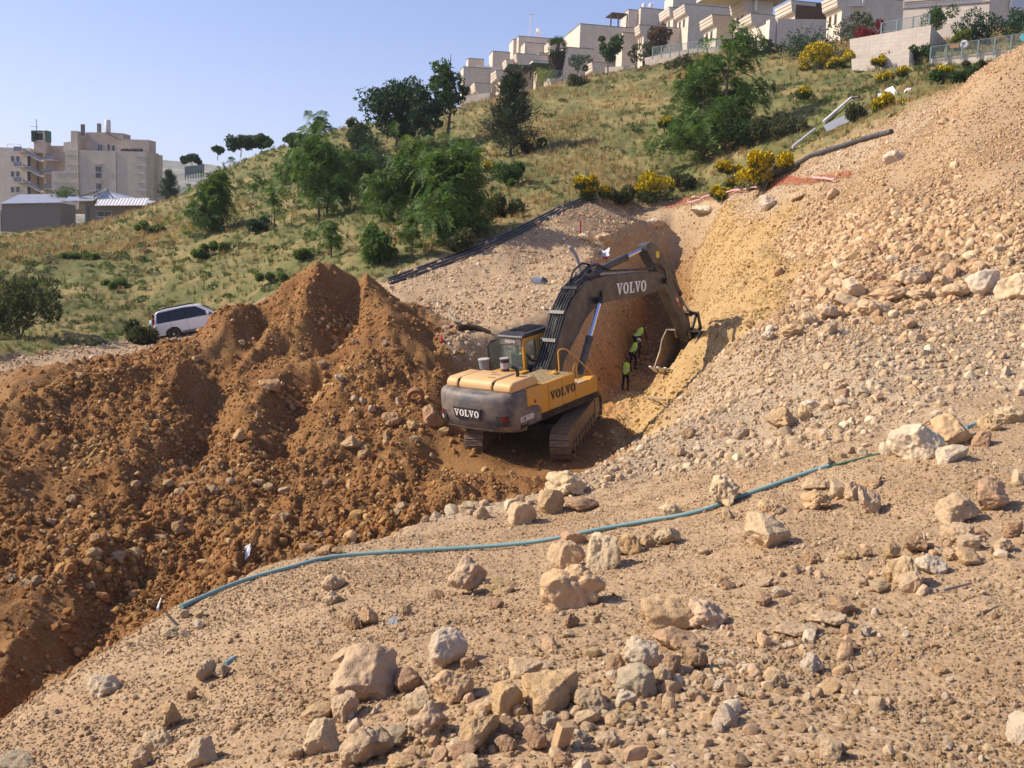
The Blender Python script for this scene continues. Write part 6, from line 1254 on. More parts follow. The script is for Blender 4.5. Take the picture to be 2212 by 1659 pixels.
def brushy(h, hw, seed, parent, mat, n=9000):
    rng = np.random.default_rng(seed); mb = MB(); mb.tube([(0, 0, -.3), (.1, 0, h * .5), (0, .1, h * .95)], [.16, .1, .03], 6); lv = Leaves()
    nb = 80
    for k in range(nb):
        t = (k + rng.random()) / nb; z0 = h * (.04 + .86 * t); w = hw * (1.05 - .80 * t) * rng.uniform(.6, 1.05); a = rng.uniform(0, 6.28); e = np.array([math.cos(a) * w, math.sin(a) * w, w * rng.uniform(.25, .8)]); p0 = np.array([0, 0, z0])
        mb.tube([tuple(p0), tuple(p0 + e * .5 + np.array([0, 0, -.05 * w])), tuple(p0 + e)], [.04, .03, .012], 4); m_ = n // nb; s = rng.uniform(.25, 1.05, (m_, 1)); c = p0 + e * s + rng.normal(0, .16 + .05 * w, (m_, 3)); A = unit(e + rng.normal(0, .55 * np.linalg.norm(e), (m_, 3)) + np.array([0, 0, .4])) * rng.uniform(.16, .38, (m_, 1)); B = unit(np.cross(A, rng.normal(size=(m_, 3)))) * .05; lv.quads(c, A, B)
    mb.build('trunk', BARK, parent, smooth=True); return lv.build('crown', mat, parent)
def bush(h, hw, seed, parent, mat, n=1500, leaf=.13, name='crown', bloom=None, up_=.5, core=.0):
    rng = np.random.default_rng(seed); lv = Leaves(); k = max(5, int(hw * 5)); cs = np.stack([rng.normal(0, .42, k) * hw, rng.normal(0, .42, k) * hw, rng.uniform(.15, .75, k) * h], 1); rs = rng.uniform(.28, .5, k) * min(hw, h * 1.1)
    pick = rng.integers(0, k, n); d = unit(rng.normal(size=(n, 3))); C = cs[pick] + d * rs[pick][:, None] * rng.uniform(.35, 1.05, (n, 1)) ** .5; C[:, 2] = np.abs(C[:, 2]); A = unit(d * .8 + rng.normal(0, .6, (n, 3)) + np.array([0, 0, up_])) * leaf * rng.uniform(.6, 1.4, (n, 1)); B = unit(np.cross(A, rng.normal(size=(n, 3)))) * leaf * .42
    if bloom is None: lv.quads(C, A, B)
    else:
        f = np.clip(d[:, 2] * .55 + (C[:, 2] / h) * .7 + rng.normal(0, .16, n), 0, 1) > (1 - bloom); lv.quads(C[f], A[f] * .62, B[f] * 1.2, 1.0); lv.quads(C[~f], A[~f] * 1.4, B[~f] * .35, 0.0)
    st = MB()
    for q in range(9):
        a = rng.uniform(0, 6.28); st.tube([(0, 0, -.15), (math.cos(a) * hw * .3, math.sin(a) * hw * .3, h * .4), (math.cos(a) * hw * .6, math.sin(a) * hw * .6, h * .75)], [.03, .02, .008], 4)
    st.build('stem', BARK, parent); return lv.build(name, mat, parent)
def plant(name, label, cat, u, vb, vt, group=None, Y=None):
    p = hit(u, vb, 66 if u > 1480 else 44) if Y is None else P(u, vb, Y); h = (vb - vt) * float(p @ Fv) / F0; root = empty(name, Vector(p), random.uniform(0, 6.28), label, cat, group); return root, h, float(p @ Fv) / F0
GT = 'trees and saplings on the grown-over slope'
for k, (u, vb, vt, hw, dens, st, base, label) in enumerate([
    (1512, 352, 62, 112, 2.9, 2, .12, 'large open-crowned ailanthus standing alone on the slope above the trench'), (700, 470, 300, 55, 1.3, 2, .3, 'many-stemmed ailanthus left of centre, under the lone tall shoot'), (688, 450, 250, 16, .3, 1, .86, 'tall thin ailanthus shoot ending in one star of leaves against the sky'),
    (978, 522, 322, 66, 2.1, 3, .16, 'dense bushy ailanthus nearest the black pipes'), (905, 470, 312, 44, 1.0, 2, .3, 'ailanthus with reddish tips just behind the dense bushy one'), (820, 475, 378, 50, .8, 3, .15, 'low spreading ailanthus between the two larger clumps'), (818, 572, 492, 40, .8, 2, .2, 'short bushy ailanthus sapling in front of the thicket'),
    (452, 500, 372, 40, 1.0, 2, .15, 'narrow ailanthus standing by itself left of the thicket'), (592, 497, 418, 18, .2, 1, .75, 'bare-stemmed sapling with a small tuft on top, left of the thicket'), (716, 556, 476, 18, .45, 1, .3, 'slim leafy sapling behind the peak of the spoil heap'), (888, 560, 470, 30, .4, 1, .55, 'thin-stemmed ailanthus at the front edge of the thicket'),
    (762, 430, 335, 38, .65, 2, .25, 'ailanthus in the thicket behind the low spreading one'), (1000, 400, 318, 40, .8, 1, .3, 'ailanthus at the top right of the thicket'), (650, 420, 330, 42, .7, 2, .3, 'ailanthus at the left end of the thicket'), (130, 492, 418, 46, .9, 2, .15, 'green ailanthus in front of the low shed at left'), (545, 430, 372, 24, .4, 1, .4, 'small sapling near the crooked fence on the left slope')]):
    r, h, s = plant('ailanthus_tree', label, 'tree', u, vb, vt, GT); ailanthus(h, hw * s, 40 + k, r, dens, st, base)
for k, (u, vb, vt, hw, mat, bl, base, leaf, label) in enumerate([
    (855, 325, 164, 80, L_DARK, 64, .12, .26, 'dense dark broadleaf tree on the skyline left of the ridge houses'), (965, 318, 112, 48, L_MID, 30, .18, .24, 'tall airy tree with a pale trunk beside the leftmost house'), (915, 330, 190, 44, L_DARK, 30, .15, .24, 'dark tree squeezed between the dense tree and the airy one'),
    (520, 336, 294, 40, L_DARK, 20, .28, .3, 'wide low tree on the bare left hilltop'), (566, 334, 292, 32, L_MID, 16, .3, .3, 'rounded tree right of the wide one on the left hilltop'), (470, 342, 312, 15, L_MID, 9, .3, .28, 'smallest tree at the left end of the hilltop group'), (648, 340, 284, 34, L_MID, 18, .15, .26, 'round grey-green tree on the skyline left of centre'), (770, 322, 258, 34, L_OLIVE, 18, .12, .24, 'olive-toned tree on the skyline under the dense dark one'),
    (1313, 163, 66, 34, L_MID, 22, .25, .24, 'bright green tree in front of the large grey house'), (415, 362, 334, 24, L_DARK, 12, .2, .35, 'far tree above the grey fence at left'), (1420, 130, 44, 34, L_BROWN, 26, .1, .22, 'tall reddish-brown creeper-covered tree among the houses'), (1392, 150, 88, 34, L_OLIVE, 18, .05, .2, 'yellowing bushy tree at the foot of the creeper-covered one')]):
    Yf = {5: 160, 3: 160, 4: 160, 9: 190, 8: 172, 10: 178, 11: 172}.get(k); r, h, s = plant('broadleaf_tree', label, 'tree', u, vb, vt, GT, Yf); broad(h, hw * s, 80 + k, r, mat, bl, 120, base, leaf)
r, h, s = plant('conifer_tree', 'dark feathery conifer on the slope below the ridge houses', 'tree', 1103, 338, 150, GT); brushy(h, 68 * s, 5, r, L_CON)
r, h, s = plant('cypress_tree', 'dark conifer clump right of the school', 'tree', 366, 440, 366, GT, 175); brushy(h, 26 * s, 6, r, L_DARK, 4500)
# the palm
pr = P(1201, 172, 184); root = empty('palm_tree', Vector(pr), .4, 'fan palm with a thick skirt of dead fronds on the ridge terrace', 'tree', GT); s = 184 / F0; hh = 98 * s; rng = np.random.default_rng(3)
b = MB(); b.tube([(0, 0, -1), (0, 0, hh * .5), (.1, 0, hh * .85)], [.6, .45, .4], 10); b.build('trunk', BARK, root, smooth=True)
lv = Leaves(); n = 1500; a = rng.uniform(0, 6.28, n); z = rng.uniform(.12, .52, n) * hh; rr2 = (.55 + 1.0 * (z / hh)) * rng.uniform(.7, 1.1, n) * 1.25; C = np.stack([np.cos(a) * rr2, np.sin(a) * rr2, z], 1); A = np.stack([np.cos(a) * .25, np.sin(a) * .25, -np.ones(n)], 1) * rng.uniform(.4, .8, (n, 1)); lv.quads(C, A, unit(np.cross(A, rng.normal(size=(n, 3)))) * .13); lv.build('dead_skirt', L_SKIRT, root)
lv = Leaves()
for k in range(60):
    a = rng.uniform(0, 6.28); el = rng.uniform(-.8, 1.4); d = np.array([math.cos(a) * math.cos(el), math.sin(a) * math.cos(el), math.sin(el)]); c0 = np.array([0, 0, hh * .66]) + d * rng.uniform(.9, 1.5); t = unit(np.cross(d, [0, 0, 1.0])); m_ = 14; an = np.linspace(-1.25, 1.25, m_); dd = np.cos(an)[:, None] * d + np.sin(an)[:, None] * t + np.array([0, 0, -.22]) * np.abs(an)[:, None]; lv.quads(c0 + dd * .55, dd * .62, unit(np.cross(dd, np.cross(d, t))) * .05)
lv.build('frond', L_PALM, root)
# flowering broom
for k, (u, vb, vt, hw, bl, label) in enumerate([
    (1764, 152, 90, 36, .95, 'big yellow broom bush beside the retaining wall, largest on the upper slope'), (1812, 147, 112, 28, .72, 'yellow broom joined to the right of the big upper one'), (1893, 150, 112, 20, .75, 'small yellow broom in front of the lower retaining wall'), (1926, 180, 142, 28, .6, 'round broom with yellow top and dark base below the lower wall'), (1898, 246, 190, 38, .82, 'yellow broom beside the white dumped box on the upper right slope'),
    (1652, 412, 316, 50, .95, 'brightest and tallest yellow broom, beside the end of the orange netting'), (1578, 412, 340, 26, .62, 'narrower yellow broom left of the brightest one'), (1552, 432, 398, 30, .7, 'low yellow broom growing into the orange netting'), (1272, 432, 376, 36, .55, 'straggly yellow broom left of the trench head'), (1388, 436, 364, 50, .55, 'wide straggly yellow broom above the trench head'),
    (2035, 170, 150, 26, .55, 'faint yellow broom on the far right slope'), (1982, 240, 226, 12, .7, 'tiny yellow broom below the dumped white box'), (1438, 290, 248, 24, .4, 'broom half hidden at the left foot of the large ailanthus'), (1064, 372, 352, 16, .6, 'little yellow broom above the round green shrub'), (1742, 222, 186, 28, .3, 'fading broom in the middle of the upper slope'), (1860, 330, 298, 26, .4, 'thin broom with few flowers near the fallen sheet')]):
    r, h, s = plant('broom_bush', label, 'bush', u, vb, vt, 'yellow broom bushes on the slope'); bush(h, hw * s, 200 + k, r, L_BROOM, int(1500 + 44 * hw), .17, 'blossom', min(1.0, bl + .12), .8)
# shrubs
for k, (u, vb, vt, hw, mat, Yf, label) in enumerate([
    (1740, 128, 58, 78, L_DARK, 118, 'wide dark shrub mass under the grey garden wall'), (1668, 122, 88, 44, L_DARK, 124, 'dark shrub left of the wide shrub mass'), (1855, 92, 20, 42, L_OLIVE, 118, 'tall rounded green shrub behind the crimson one'), (1877, 98, 38, 32, L_RED, 113, 'crimson bougainvillea hanging over the retaining wall'), (2022, 62, 4, 40, L_MID, 113, 'leafy green shrub on top of the tall retaining wall'),
    (2105, 92, 30, 50, L_DARK, 108, 'dark tree-like shrub behind the right-hand fence'), (2185, 88, 22, 50, L_DARK, 107, 'dark shrub at the right edge behind the fence'), (2078, 96, 60, 16, L_LIME, 106, 'bright lime shrub next to the corner of the tall wall'), (1096, 402, 350, 42, L_MID, None, 'round green shrub right of the thicket'), (1247, 160, 118, 24, L_DARK, 178, 'dark shrub right of the palm'), (1175, 186, 150, 36, L_LIME, 183, 'bright green shrub left of the palm terrace'),
    (1205, 172, 156, 0, L_MID, 180, ''), (300, 740, 692, 42, L_OLIVE, None, 'olive shrub just left of the parked car'), (40, 735, 592, 88, L_OLIVE, None, 'big dark olive shrub at the left edge'), (55, 440, 424, 26, L_LIME, 175, 'lime-coloured bush behind the left shed'), (100, 442, 424, 22, L_LIME, 176, 'second lime bush behind the left shed'), (142, 435, 408, 30, L_MID, 172, 'green treetop between the shed and the school'), (128, 434, 412, 10, L_LIME, 174, 'yellow shrub at the corner of the school'),
    (700, 372, 318, 46, L_DARK, None, 'dark shrub mass behind the tall shoot'), (905, 385, 335, 52, L_DARK, None, 'dark shrub mass joining the dense tree to the thicket'), (790, 330, 285, 44, L_DARK, None, 'dark bush on the brow just left of the dense skyline tree'), (640, 365, 330, 40, L_MID, None, 'green bush at the upper left end of the thicket'), (985, 345, 300, 34, L_OLIVE, None, 'olive bush under the tall airy tree'), (830, 372, 318, 70, L_DARK, None, 'dark shrubs under the dense skyline tree'), (760, 355, 312, 36, L_MID, None, 'shrub on the brow left of the dense tree'), (690, 345, 312, 40, L_DARK, None, 'dark scrub on the brow by the tall shoot'), (1330, 440, 404, 34, L_OLIVE, None, 'grey-green shrub between the two straggly brooms'), (1470, 415, 378, 30, L_OLIVE, None, 'grey-green shrub left of the narrow broom'), (1600, 320, 262, 60, L_MID, None, 'shaded scrub right of the large ailanthus'), (1680, 300, 250, 55, L_OLIVE, None, 'scrub in the hollow on the upper slope'),
    (1860, 262, 228, 40, L_OLIVE, None, 'scrub above the fallen white pole'), (1950, 265, 240, 44, L_MID, None, 'green scrub along the edge of the crushed stone'), (2050, 178, 150, 46, L_MID, None, 'green scrub below the mesh fence'), (2110, 150, 132, 40, L_OLIVE, None, 'scrub at the foot of the right-hand wall'), (1980, 130, 100, 40, L_MID, 103, 'weeds hanging over the lower wall'), (1480, 150, 122, 40, L_OLIVE, None, 'scrub under the rough white wall'), (1250, 185, 160, 30, L_OLIVE, None, 'scrub under the grey terrace wall'),
    (1140, 330, 296, 30, L_OLIVE, None, 'grey scrub right of the conifer'), (560, 500, 470, 34, L_DARK, None, 'dark shrub on the slope below the sapling'), (440, 560, 536, 30, L_MID, None, 'green weed clump left of the heap'), (330, 500, 474, 34, L_MID, None, 'weed clump in the middle of the left meadow'), (480, 545, 520, 30, L_MID, None, 'weed clump above the spoil heap on the left'), (160, 560, 538, 40, L_MID, None, 'low green clump on the left meadow'), (90, 645, 618, 30, L_MID, None, 'bright weed clump beside the big olive shrub'), (250, 620, 596, 36, L_MID, None, 'weed clump above the parked car'), (660, 560, 532, 40, L_MID, None, 'green clump just behind the heap peak'), (600, 610, 584, 36, L_OLIVE, None, 'grassy clump at the back of the heap'), (1010, 545, 505, 40, L_OLIVE, None, 'shaded scrub at the foot of the dense ailanthus'), (1080, 470, 425, 44, L_OLIVE, None, 'brownish scrub right of the dense ailanthus')]):
    if not label: continue
    if 'clump' in label: mat = L_WEED; vt = vb - (vb - vt) * .72; hw *= 1.25
    r, h, s = plant('shrub', label, 'shrub', u, vb, vt, 'shrubs on the slope and among the walls', Yf); bush(h, hw * s, 300 + k, r, mat, int(700 + 22 * hw), .17)
# ---- grass and low weeds
def tuft(seed, n, hgt, spread, wid):
    rng = np.random.default_rng(seed); V = []; Fq = []
    for k in range(n):
        a = rng.uniform(0, 6.28); r0 = rng.uniform(0, spread * .35); lean = rng.uniform(.1, .55); h = hgt * rng.uniform(.55, 1.1); b0 = np.array([math.cos(a) * r0, math.sin(a) * r0, -.03]); d = np.array([math.cos(a + rng.normal(0, .6)), math.sin(a + rng.normal(0, .6)), 0]); s_ = np.array([-d[1], d[0], 0]) * wid
        m_ = b0 + d * lean * h * .35 + np.array([0, 0, h * .6]); t = b0 + d * lean * h + np.array([0, 0, h]); i = len(V); V += [b0 - s_, b0 + s_, m_ + s_ * .7, m_ - s_ * .7, t]; Fq += [(i, i + 1, i + 2), (i, i + 2, i + 3), (i + 3, i + 2, i + 4)]
    return np.array(V), np.array(Fq)
m, nt, bs = nodemat('grass blades'); a = N(nt, 'Attribute', attribute_type='INSTANCER', attribute_name='tone'); L(nt, a.outputs['Color'], bs.inputs['Base Color']); bs.inputs['Roughness'].default_value = .7; bs.inputs['Specular IOR Level'].default_value = .15
t = N(nt, 'BsdfTranslucent'); L(nt, a.outputs['Color'], t.inputs[0]); mx = N(nt, 'MixShader'); mx.inputs[0].default_value = .3; L(nt, bs.outputs[0], mx.inputs[1]); L(nt, t.outputs[0], mx.inputs[2]); L(nt, mx.outputs[0], nt.nodes['Material Output'].inputs[0]); M_GRASS = m
gcoll = bpy.data.collections.new('tuft shapes')
for k in range(6):
    V, Fq = tuft(900 + k, 16, .55, .5, .016); me = fast_mesh('tuft_shape', V, Fq); me.materials.append(M_GRASS); gcoll.objects.link(bpy.data.objects.new('tuft_shape_%d' % k, me))
for k in range(4):
    rng = np.random.default_rng(950 + k); n = 90; d = unit(rng.normal(size=(n, 3))); d[:, 2] = np.abs(d[:, 2]); C = d * np.array([.5, .5, .34]) * rng.uniform(.4, 1, (n, 1)) ** .5; A = unit(rng.normal(size=(n, 3))) * .085; B = unit(np.cross(A, rng.normal(size=(n, 3)))) * .045; V = np.stack([C - A, C - B, C + A, C + B], 1).reshape(-1, 3); me = fast_mesh('tuft_shape', V, np.arange(n * 4).reshape(n, 4)); me.materials.append(M_GRASS); gcoll.objects.link(bpy.data.objects.new('tuft_shape_%d' % (6 + k), me))
G_GRASS = inst_group('scatter tufts', gcoll)
def grass(name, label, weight, n, kinds, smin, smax, pal, seed, green=None):
    rng = np.random.default_rng(seed); x, y, i, j = sample(weight, n, rng); z = T(x, y); ok, d = in_view(x, y, z); x, y, z, d = x[ok], y[ok], z[ok], d[ok]; n = len(x); s = rng.uniform(smin, smax, n)[:, None] * np.clip((d / 80), .6, 1.15)[:, None] * rng.uniform(.8, 1.2, (n, 3))
    c = tones(n, pal, rng, .16)
    return scatter_object(name, label, np.stack([x, y, z], -1), np.stack([rng.normal(0, .12, n), rng.normal(0, .12, n), rng.uniform(-3.1, 3.1, n)], -1), s, c, rng.integers(kinds[0], kinds[1], n), G_GRASS)
gp = .13 + fbm(XX * .055, YY * .03, oct=4, seed=91) + .35 * fbm(XX * .25, YY * .12, oct=3, seed=93)      # green hollows against dry crests
dist_w = 1 / np.maximum(RR, 40) ** 1.45
lefty = np.clip((-XX - 2) / 22, 0, .6)
GREEN_W = np.clip(.42 + 1.5 * gp + lefty, 0, 1); DRY_W = np.clip(.62 - 1.5 * gp - lefty * .75, .05, 1); Kvs = np.clip(Kv * 1.3 - .25, 0, 1)
grass('dry_grass', 'straw-coloured dry grass on the slope', Kvs * DRY_W * dist_w, 60000, (0, 6), .5, 1.15, [(.37, .275, .12), (.42, .325, .15), (.31, .215, .095), (.34, .20, .10), (.38, .31, .145)], 21)
grass('green_grass', 'green grass and weeds on the slope', Kvs * GREEN_W * dist_w, 40000, (0, 6), .5, 1.1, [(.11, .145, .048), (.14, .17, .055), (.095, .13, .05), (.19, .185, .07)], 22)
grass('weeds', 'low leafy weeds on the slope', Kvs * np.clip(GREEN_W - .45, 0, 1) ** 1.2 * dist_w, 5200, (6, 10), .4, 1.3, [(.065, .115, .026), (.085, .14, .036), (.075, .105, .04)], 23)
grass('brush', 'grey-brown brush on the slope', Kvs * np.clip(.4 + 1.4 * fbm(XX * .09, YY * .05, oct=3, seed=97), 0, 1) * dist_w, 1500, (6, 10), .4, 1.4, [(.15, .13, .065), (.19, .15, .075), (.13, .13, .06)], 24)
# ------------------------------------------------------------------ pipes
D_BLUE = paint('teal-blue polyethylene pipe', (.19, .335, .335), .5, var=.08, dirt=(.38, .29, .19), dirt_amt=.22)
D_BLACK = paint('grey-black polyethylene pipe', (.055, .055, .062), .45, var=.15, dirt=(.3, .24, .17), dirt_amt=.25)
D_GREY = paint('grey plastic', (.23, .245, .27), .5, var=.1, dirt=(.34, .28, .2), dirt_amt=.2)
D_GREENR = paint('green hose', (.07, .19, .10), .5)
D_WHITE = paint('white plastic', (.72, .71, .69), .5, var=.05)
D_ORANGE = paint('orange safety mesh', (.62, .13, .05), .6, var=.12)
D_REDT = paint('red tape', (.52, .05, .06), .5)
D_RUST = paint('rusty brown concrete', (.26, .125, .055), .9, var=.2)
D_LOG = paint('weathered wood', (.28, .22, .16), .9, var=.25, scale=8)
D_BRICK = paint('ochre brick', (.46, .30, .16), .85, var=.12, scale=8)
def smooth_path(P_, n):
    """Catmull-Rom through points"""
    P_ = np.asarray(P_, float); Q_ = np.concatenate([[2 * P_[0] - P_[1]], P_, [2 * P_[-1] - P_[-2]]]); out = []
    for i in range(1, len(Q_) - 2):
        for t in np.linspace(0, 1, n, endpoint=False):
            a, b, c, d = Q_[i - 1:i + 3]; out.append(.5 * (2 * b + (c - a) * t + (2 * a - 5 * b + 4 * c - d) * t ** 2 + (3 * b - a - 3 * c + d) * t ** 3))
    return np.array(out + [P_[-1]])
def ground_path(uvs, r, n=8, lift=.7, qf=lambda a, b: (a, b)):
    p = np.array([hit(*qf(*q)) for q in uvs]); p = smooth_path(p, n); p[:, 2] = np.array([float(T(a, b)) for a, b in p[:, :2]]); 
    for _ in range(40): p[1:-1] = np.where(np.array([True, True, False]), (p[:-2] + p[1:-1] * 2 + p[2:]) / 4, p[1:-1]); p[1:-1, 2] = np.maximum(p[1:-1, 2] - .0005, (p[:-2, 2] + p[2:, 2]) / 2)
    p[:, 2] += r * lift; return p
def pipe(label, uvs, r, mat, name='pipe', qf=lambda a, b: (a, b), n=10, segs=14, group=None, lift=.7):
    p = ground_path(uvs, r, n, lift, qf); b = MB(); b.tube([tuple(x) for x in p], r, segs); o = b.build(name, mat, None, smooth=True); return tag(o, label, 'pipe', group), p
blue, bp_ = pipe('long teal-blue plastic pipe lying across the near gravel slope', [(392, 1316), (430, 1297), (520, 1262), (640, 1228), (720, 1208), (880, 1196), (1106, 1183), (1210, 1165), (1300, 1147), (1400, 1130), (1500, 1112), (1560, 1092), (1640, 1062), (1730, 1030), (1790, 1010)], .036, D_BLUE, lift=1.0)
bb_, _ = pipe('short length of teal-blue pipe showing between the boulders at right', [(2085, 928), (2150, 905), (2190, 893)], .043, D_BLUE, group=None)
pipe('thin green hose running on from the end of the blue pipe', [(1788, 1011), (1850, 995), (1910, 980), (1935, 972)], .02, D_GREENR, name='hose', segs=8)
pipe('short scrap of blue pipe beside the pointed cream stone', [(1168, 1130), (1195, 1112), (1215, 1098)], .03, D_BLUE, qf=qA, segs=10, name='pipe_scrap')
BL = [(842, 612), (960, 572), (1080, 524), (1140, 494), (1200, 463), (1250, 443), (1292, 434)]
for k, (du, dv, lab) in enumerate(((0, 3, 'lower of the long black pipes lined along the foot of the slope'), (-2, -2, 'middle black pipe of those along the foot of the slope'), (-4, -8, 'upper black pipe of those along the foot of the slope'))):
    pipe(lab, [(u + du, v + dv) for u, v in BL], .075, D_BLACK, group='black pipes along the foot of the slope')
pipe('thick grey-black pipe curving down the mound beside the orange netting', [(1616, 414), (1660, 395), (1720, 366), (1790, 334), (1860, 308), (1925, 291)], .14, D_BLACK, lift=1.3)
f = Face(*qX(1020, 380), 54, 0); pp_ = [f.ab(*qX(*q)) for q in ((940, 150), (965, 175), (985, 210), (1000, 250), (1012, 300), (1022, 350), (1030, 420))]; f_o = np.array(f.A)
p = smooth_path([(f.A[0] + a, f.A[1] + .4 * math.sin(a), f.A[2] + c) for a, c in pp_], 6); b = MB(); b.tube([tuple(x) for x in p], [.10] * (len(p) - 1) + [.10], 12); tag(b.build('curved_pipe', D_GREY, None, smooth=True), 'grey pipe standing in a curve behind the boom', 'pipe')
# ------------------------------------------------------------------ orange netting and tape
up_l = [(150, 835), (260, 800), (380, 775), (500, 755), (600, 738), (700, 715), (800, 690), (900, 690), (1000, 682), (1100, 668), (1215, 650)]; lo_l_ = [(150, 890), (260, 875), (380, 850), (500, 815), (600, 800), (720, 775), (830, 772), (930, 755), (1020, 745), (1110, 725), (1230, 690)]
lo_l = [(a[0] * .45 + c[0] * .55, a[1] * .45 + c[1] * .55) for a, c in zip(up_l, lo_l_)]
pu = smooth_path([hit(*qE(*q)) for q in up_l], 12); pl_ = smooth_path([hit(*qE(*q)) for q in lo_l], 12); b = MB(); NB = 8
grid = np.array([[pu[i] * (1 - j / NB) + pl_[i] * (j / NB) for j in range(NB + 1)] for i in range(len(pu))]); grid[..., 2] = T(grid[..., 0], grid[..., 1]) + .13 + .10 * vnoise(grid[..., 0] * 1.3, grid[..., 1] * 1.3, seed=4)
def strip(a, c, w):
    a, c = Vector(a), Vector(c); d = (c - a).normalized(); s = d.cross(Vector((0, -.5, 1))).normalized() * w; n_ = Vector((0, -.004, .008)); b.add([a - s, a + s, c + s, c - s, a - s + n_, a + s + n_, c + s + n_, c - s + n_], [(3, 2, 1, 0), (4, 5, 6, 7), (0, 1, 5, 4), (2, 3, 7, 6)])
for i in range(len(pu)):
    for j in range(NB + 1):
        if i + 1 < len(pu): strip(grid[i, j], grid[i + 1, j], .0065)
        if j < NB:
            for t in (0, .5):
                if i + 1 < len(pu): strip(grid[i, j] * (1 - t) + grid[i + 1, j] * t, grid[i, j + 1] * (1 - t) + grid[i + 1, j + 1] * t, .0055)
tag(b.build('safety_netting', D_ORANGE), 'fallen orange safety netting along the edge of the works', 'netting')
def tape(label, uvs):
    p = smooth_path([hit(*qE(*q)) for q in uvs], 14); p[:, 2] = T(p[:, 0], p[:, 1]) + .38; root = empty('barrier_tape', Vector(p[0]), 0, label, 'tape')
    for k in range(2):
        b = MB()
        for i in range(len(p) - 1):
            for h_ in range(2):
                if (2 * i + h_) % 2 != k: continue
                a = Vector(p[i] + (p[i + 1] - p[i]) * (h_ / 2) - p[0]); c = Vector(p[i] + (p[i + 1] - p[i]) * ((h_ + 1) / 2) - p[0]); z = Vector((0, 0, .05)); y = Vector((0, .006, 0)); b.add([a - z, c - z, c + z, a + z, a - z + y, c - z + y, c + z + y, a + z + y], [(0, 1, 2, 3), (7, 6, 5, 4), (3, 2, 6, 7), (0, 4, 5, 1)])
        o = b.build('stripe', (D_REDT, D_WHITE)[k], root); o['kind'] = 'stuff'
tape('red and white barrier tape strung along the left part of the netting', [(270, 848), (340, 835), (420, 808), (520, 785), (640, 765), (725, 750)]); tape('short red and white tape at the right end of the netting', [(985, 713), (1050, 718), (1115, 724)])
# ------------------------------------------------------------------ things lying about
def quad_sheet(label, name, cat, qf, corners, mat, lift=.25, wob=.05, par=None, n=8, seed=0, thick=.012):
    c = [hit(*qf(*q)) for q in corners]; Y = np.mean([p[1] for p in c]); cc = [P(*qf(*q), Y + (.25 if k in (0, 1) else -.25) * lift) for k, q in enumerate(corners)]; base = hit(*qf(np.mean([q[0] for q in corners]), max(q[1] for q in corners)))
    Yb = base[1]; cc = [P(*qf(*q), Yb + (lift if k in (0, 1) else 0)) for k, q in enumerate(corners)]; V = []; Fc = []
    for i in range(n + 1):
        for j in range(n + 1):
            s, t = i / n, j / n; p = cc[0] * (1 - s) * (1 - t) + cc[1] * s * (1 - t) + cc[2] * s * t + cc[3] * (1 - s) * t; k_ = wob * (vnoise(np.array([s * 4.0 + seed]), np.array([t * 4.0]), seed=seed)[0]); V.append(p + np.array([k_ * .4, k_, k_]))
    m_ = len(V); V2 = [v + np.array([0, thick, -thick]) for v in V]
    for i in range(n):
        for j in range(n):
            a = i * (n + 1) + j; Fc.append((a, a + 1, a + n + 2, a + n + 1)); Fc.append((m_ + a + n + 1, m_ + a + n + 2, m_ + a + 1, m_ + a))
    b = MB(); b.add(V, Fc).add(V2, []); b.v = [tuple(map(float, v)) for v in V + V2]; b.f = Fc; o = b.build(name, mat, par)
    if label: tag(o, label, cat)
    return o
quad_sheet('grey corrugated sheet lying tilted beside the fallen white pole', 'sheet', 'sheet', qE, [(1055, 375), (1195, 310), (1215, 350), (1078, 412)], D_GREY, 1.2, .03)
quad_sheet('white dumped box lid beside the yellow broom on the upper slope', 'box_lid', 'box', qE, [(1408, 172), (1455, 150), (1492, 202), (1448, 212)], D_WHITE, 1.2, .04)
quad_sheet('small white bag tucked in the broom', 'white_bag', 'bag', qE, [(1368, 200), (1400, 196), (1404, 214), (1374, 218)], D_WHITE, .3, .3, seed=3)
quad_sheet('small pale bag right of the dumped white box', 'pale_bag', 'bag', qE, [(1520, 172), (1558, 160), (1560, 176), (1526, 186)], D_WHITE, .3, .3, seed=5)
quad_sheet('grey-blue plate lying on the mound below the ledge', 'plate', 'plate', qE, [(885, 965), (918, 962), (925, 988), (892, 994)], D_GREY, .4, .05, seed=6)
quad_sheet('grey board lying on the pale bench', 'board', 'board', qX, [(700, 345), (770, 342), (745, 392), (690, 370)], D_GREY, .5, .03, seed=7)
quad_sheet('dark sheet standing in for the shade beside the grey board', 'shade_patch', 'board', qX, [(770, 342), (808, 372), (790, 385), (748, 392)], D_BLACK, .4, .05, seed=8)  # dark sheet added as painted shade beside the board
quad_sheet('crumpled white plastic sheet near the trench corner', 'plastic_sheet', 'plastic sheet', qX, [(1085, 182), (1190, 168), (1205, 196), (1105, 205)], D_WHITE, .5, .35, seed=9)
quad_sheet('red cloth under the crumpled white sheet', 'red_cloth', 'cloth', qX, [(1140, 196), (1190, 196), (1195, 218), (1150, 222)], D_REDT, .3, .2, seed=10)
quad_sheet('dark cloth on the crumpled white sheet', 'dark_cloth', 'cloth', qX, [(1110, 180), (1150, 176), (1150, 190), (1112, 194)], D_BLACK, .35, .2, seed=11)
quad_sheet('scrap of clear plastic on the near gravel', 'plastic_scrap', 'plastic scrap', qB, [(565, 890), (605, 882), (610, 906), (570, 912)], D_GREY, .06, .05, seed=12)
quad_sheet('white plastic shreds in the pit below the heap', 'plastic_shreds', 'plastic scrap', qS, [(1115, 1425), (1150, 1418), (1156, 1440), (1125, 1446)], D_WHITE, .05, .12, seed=13)
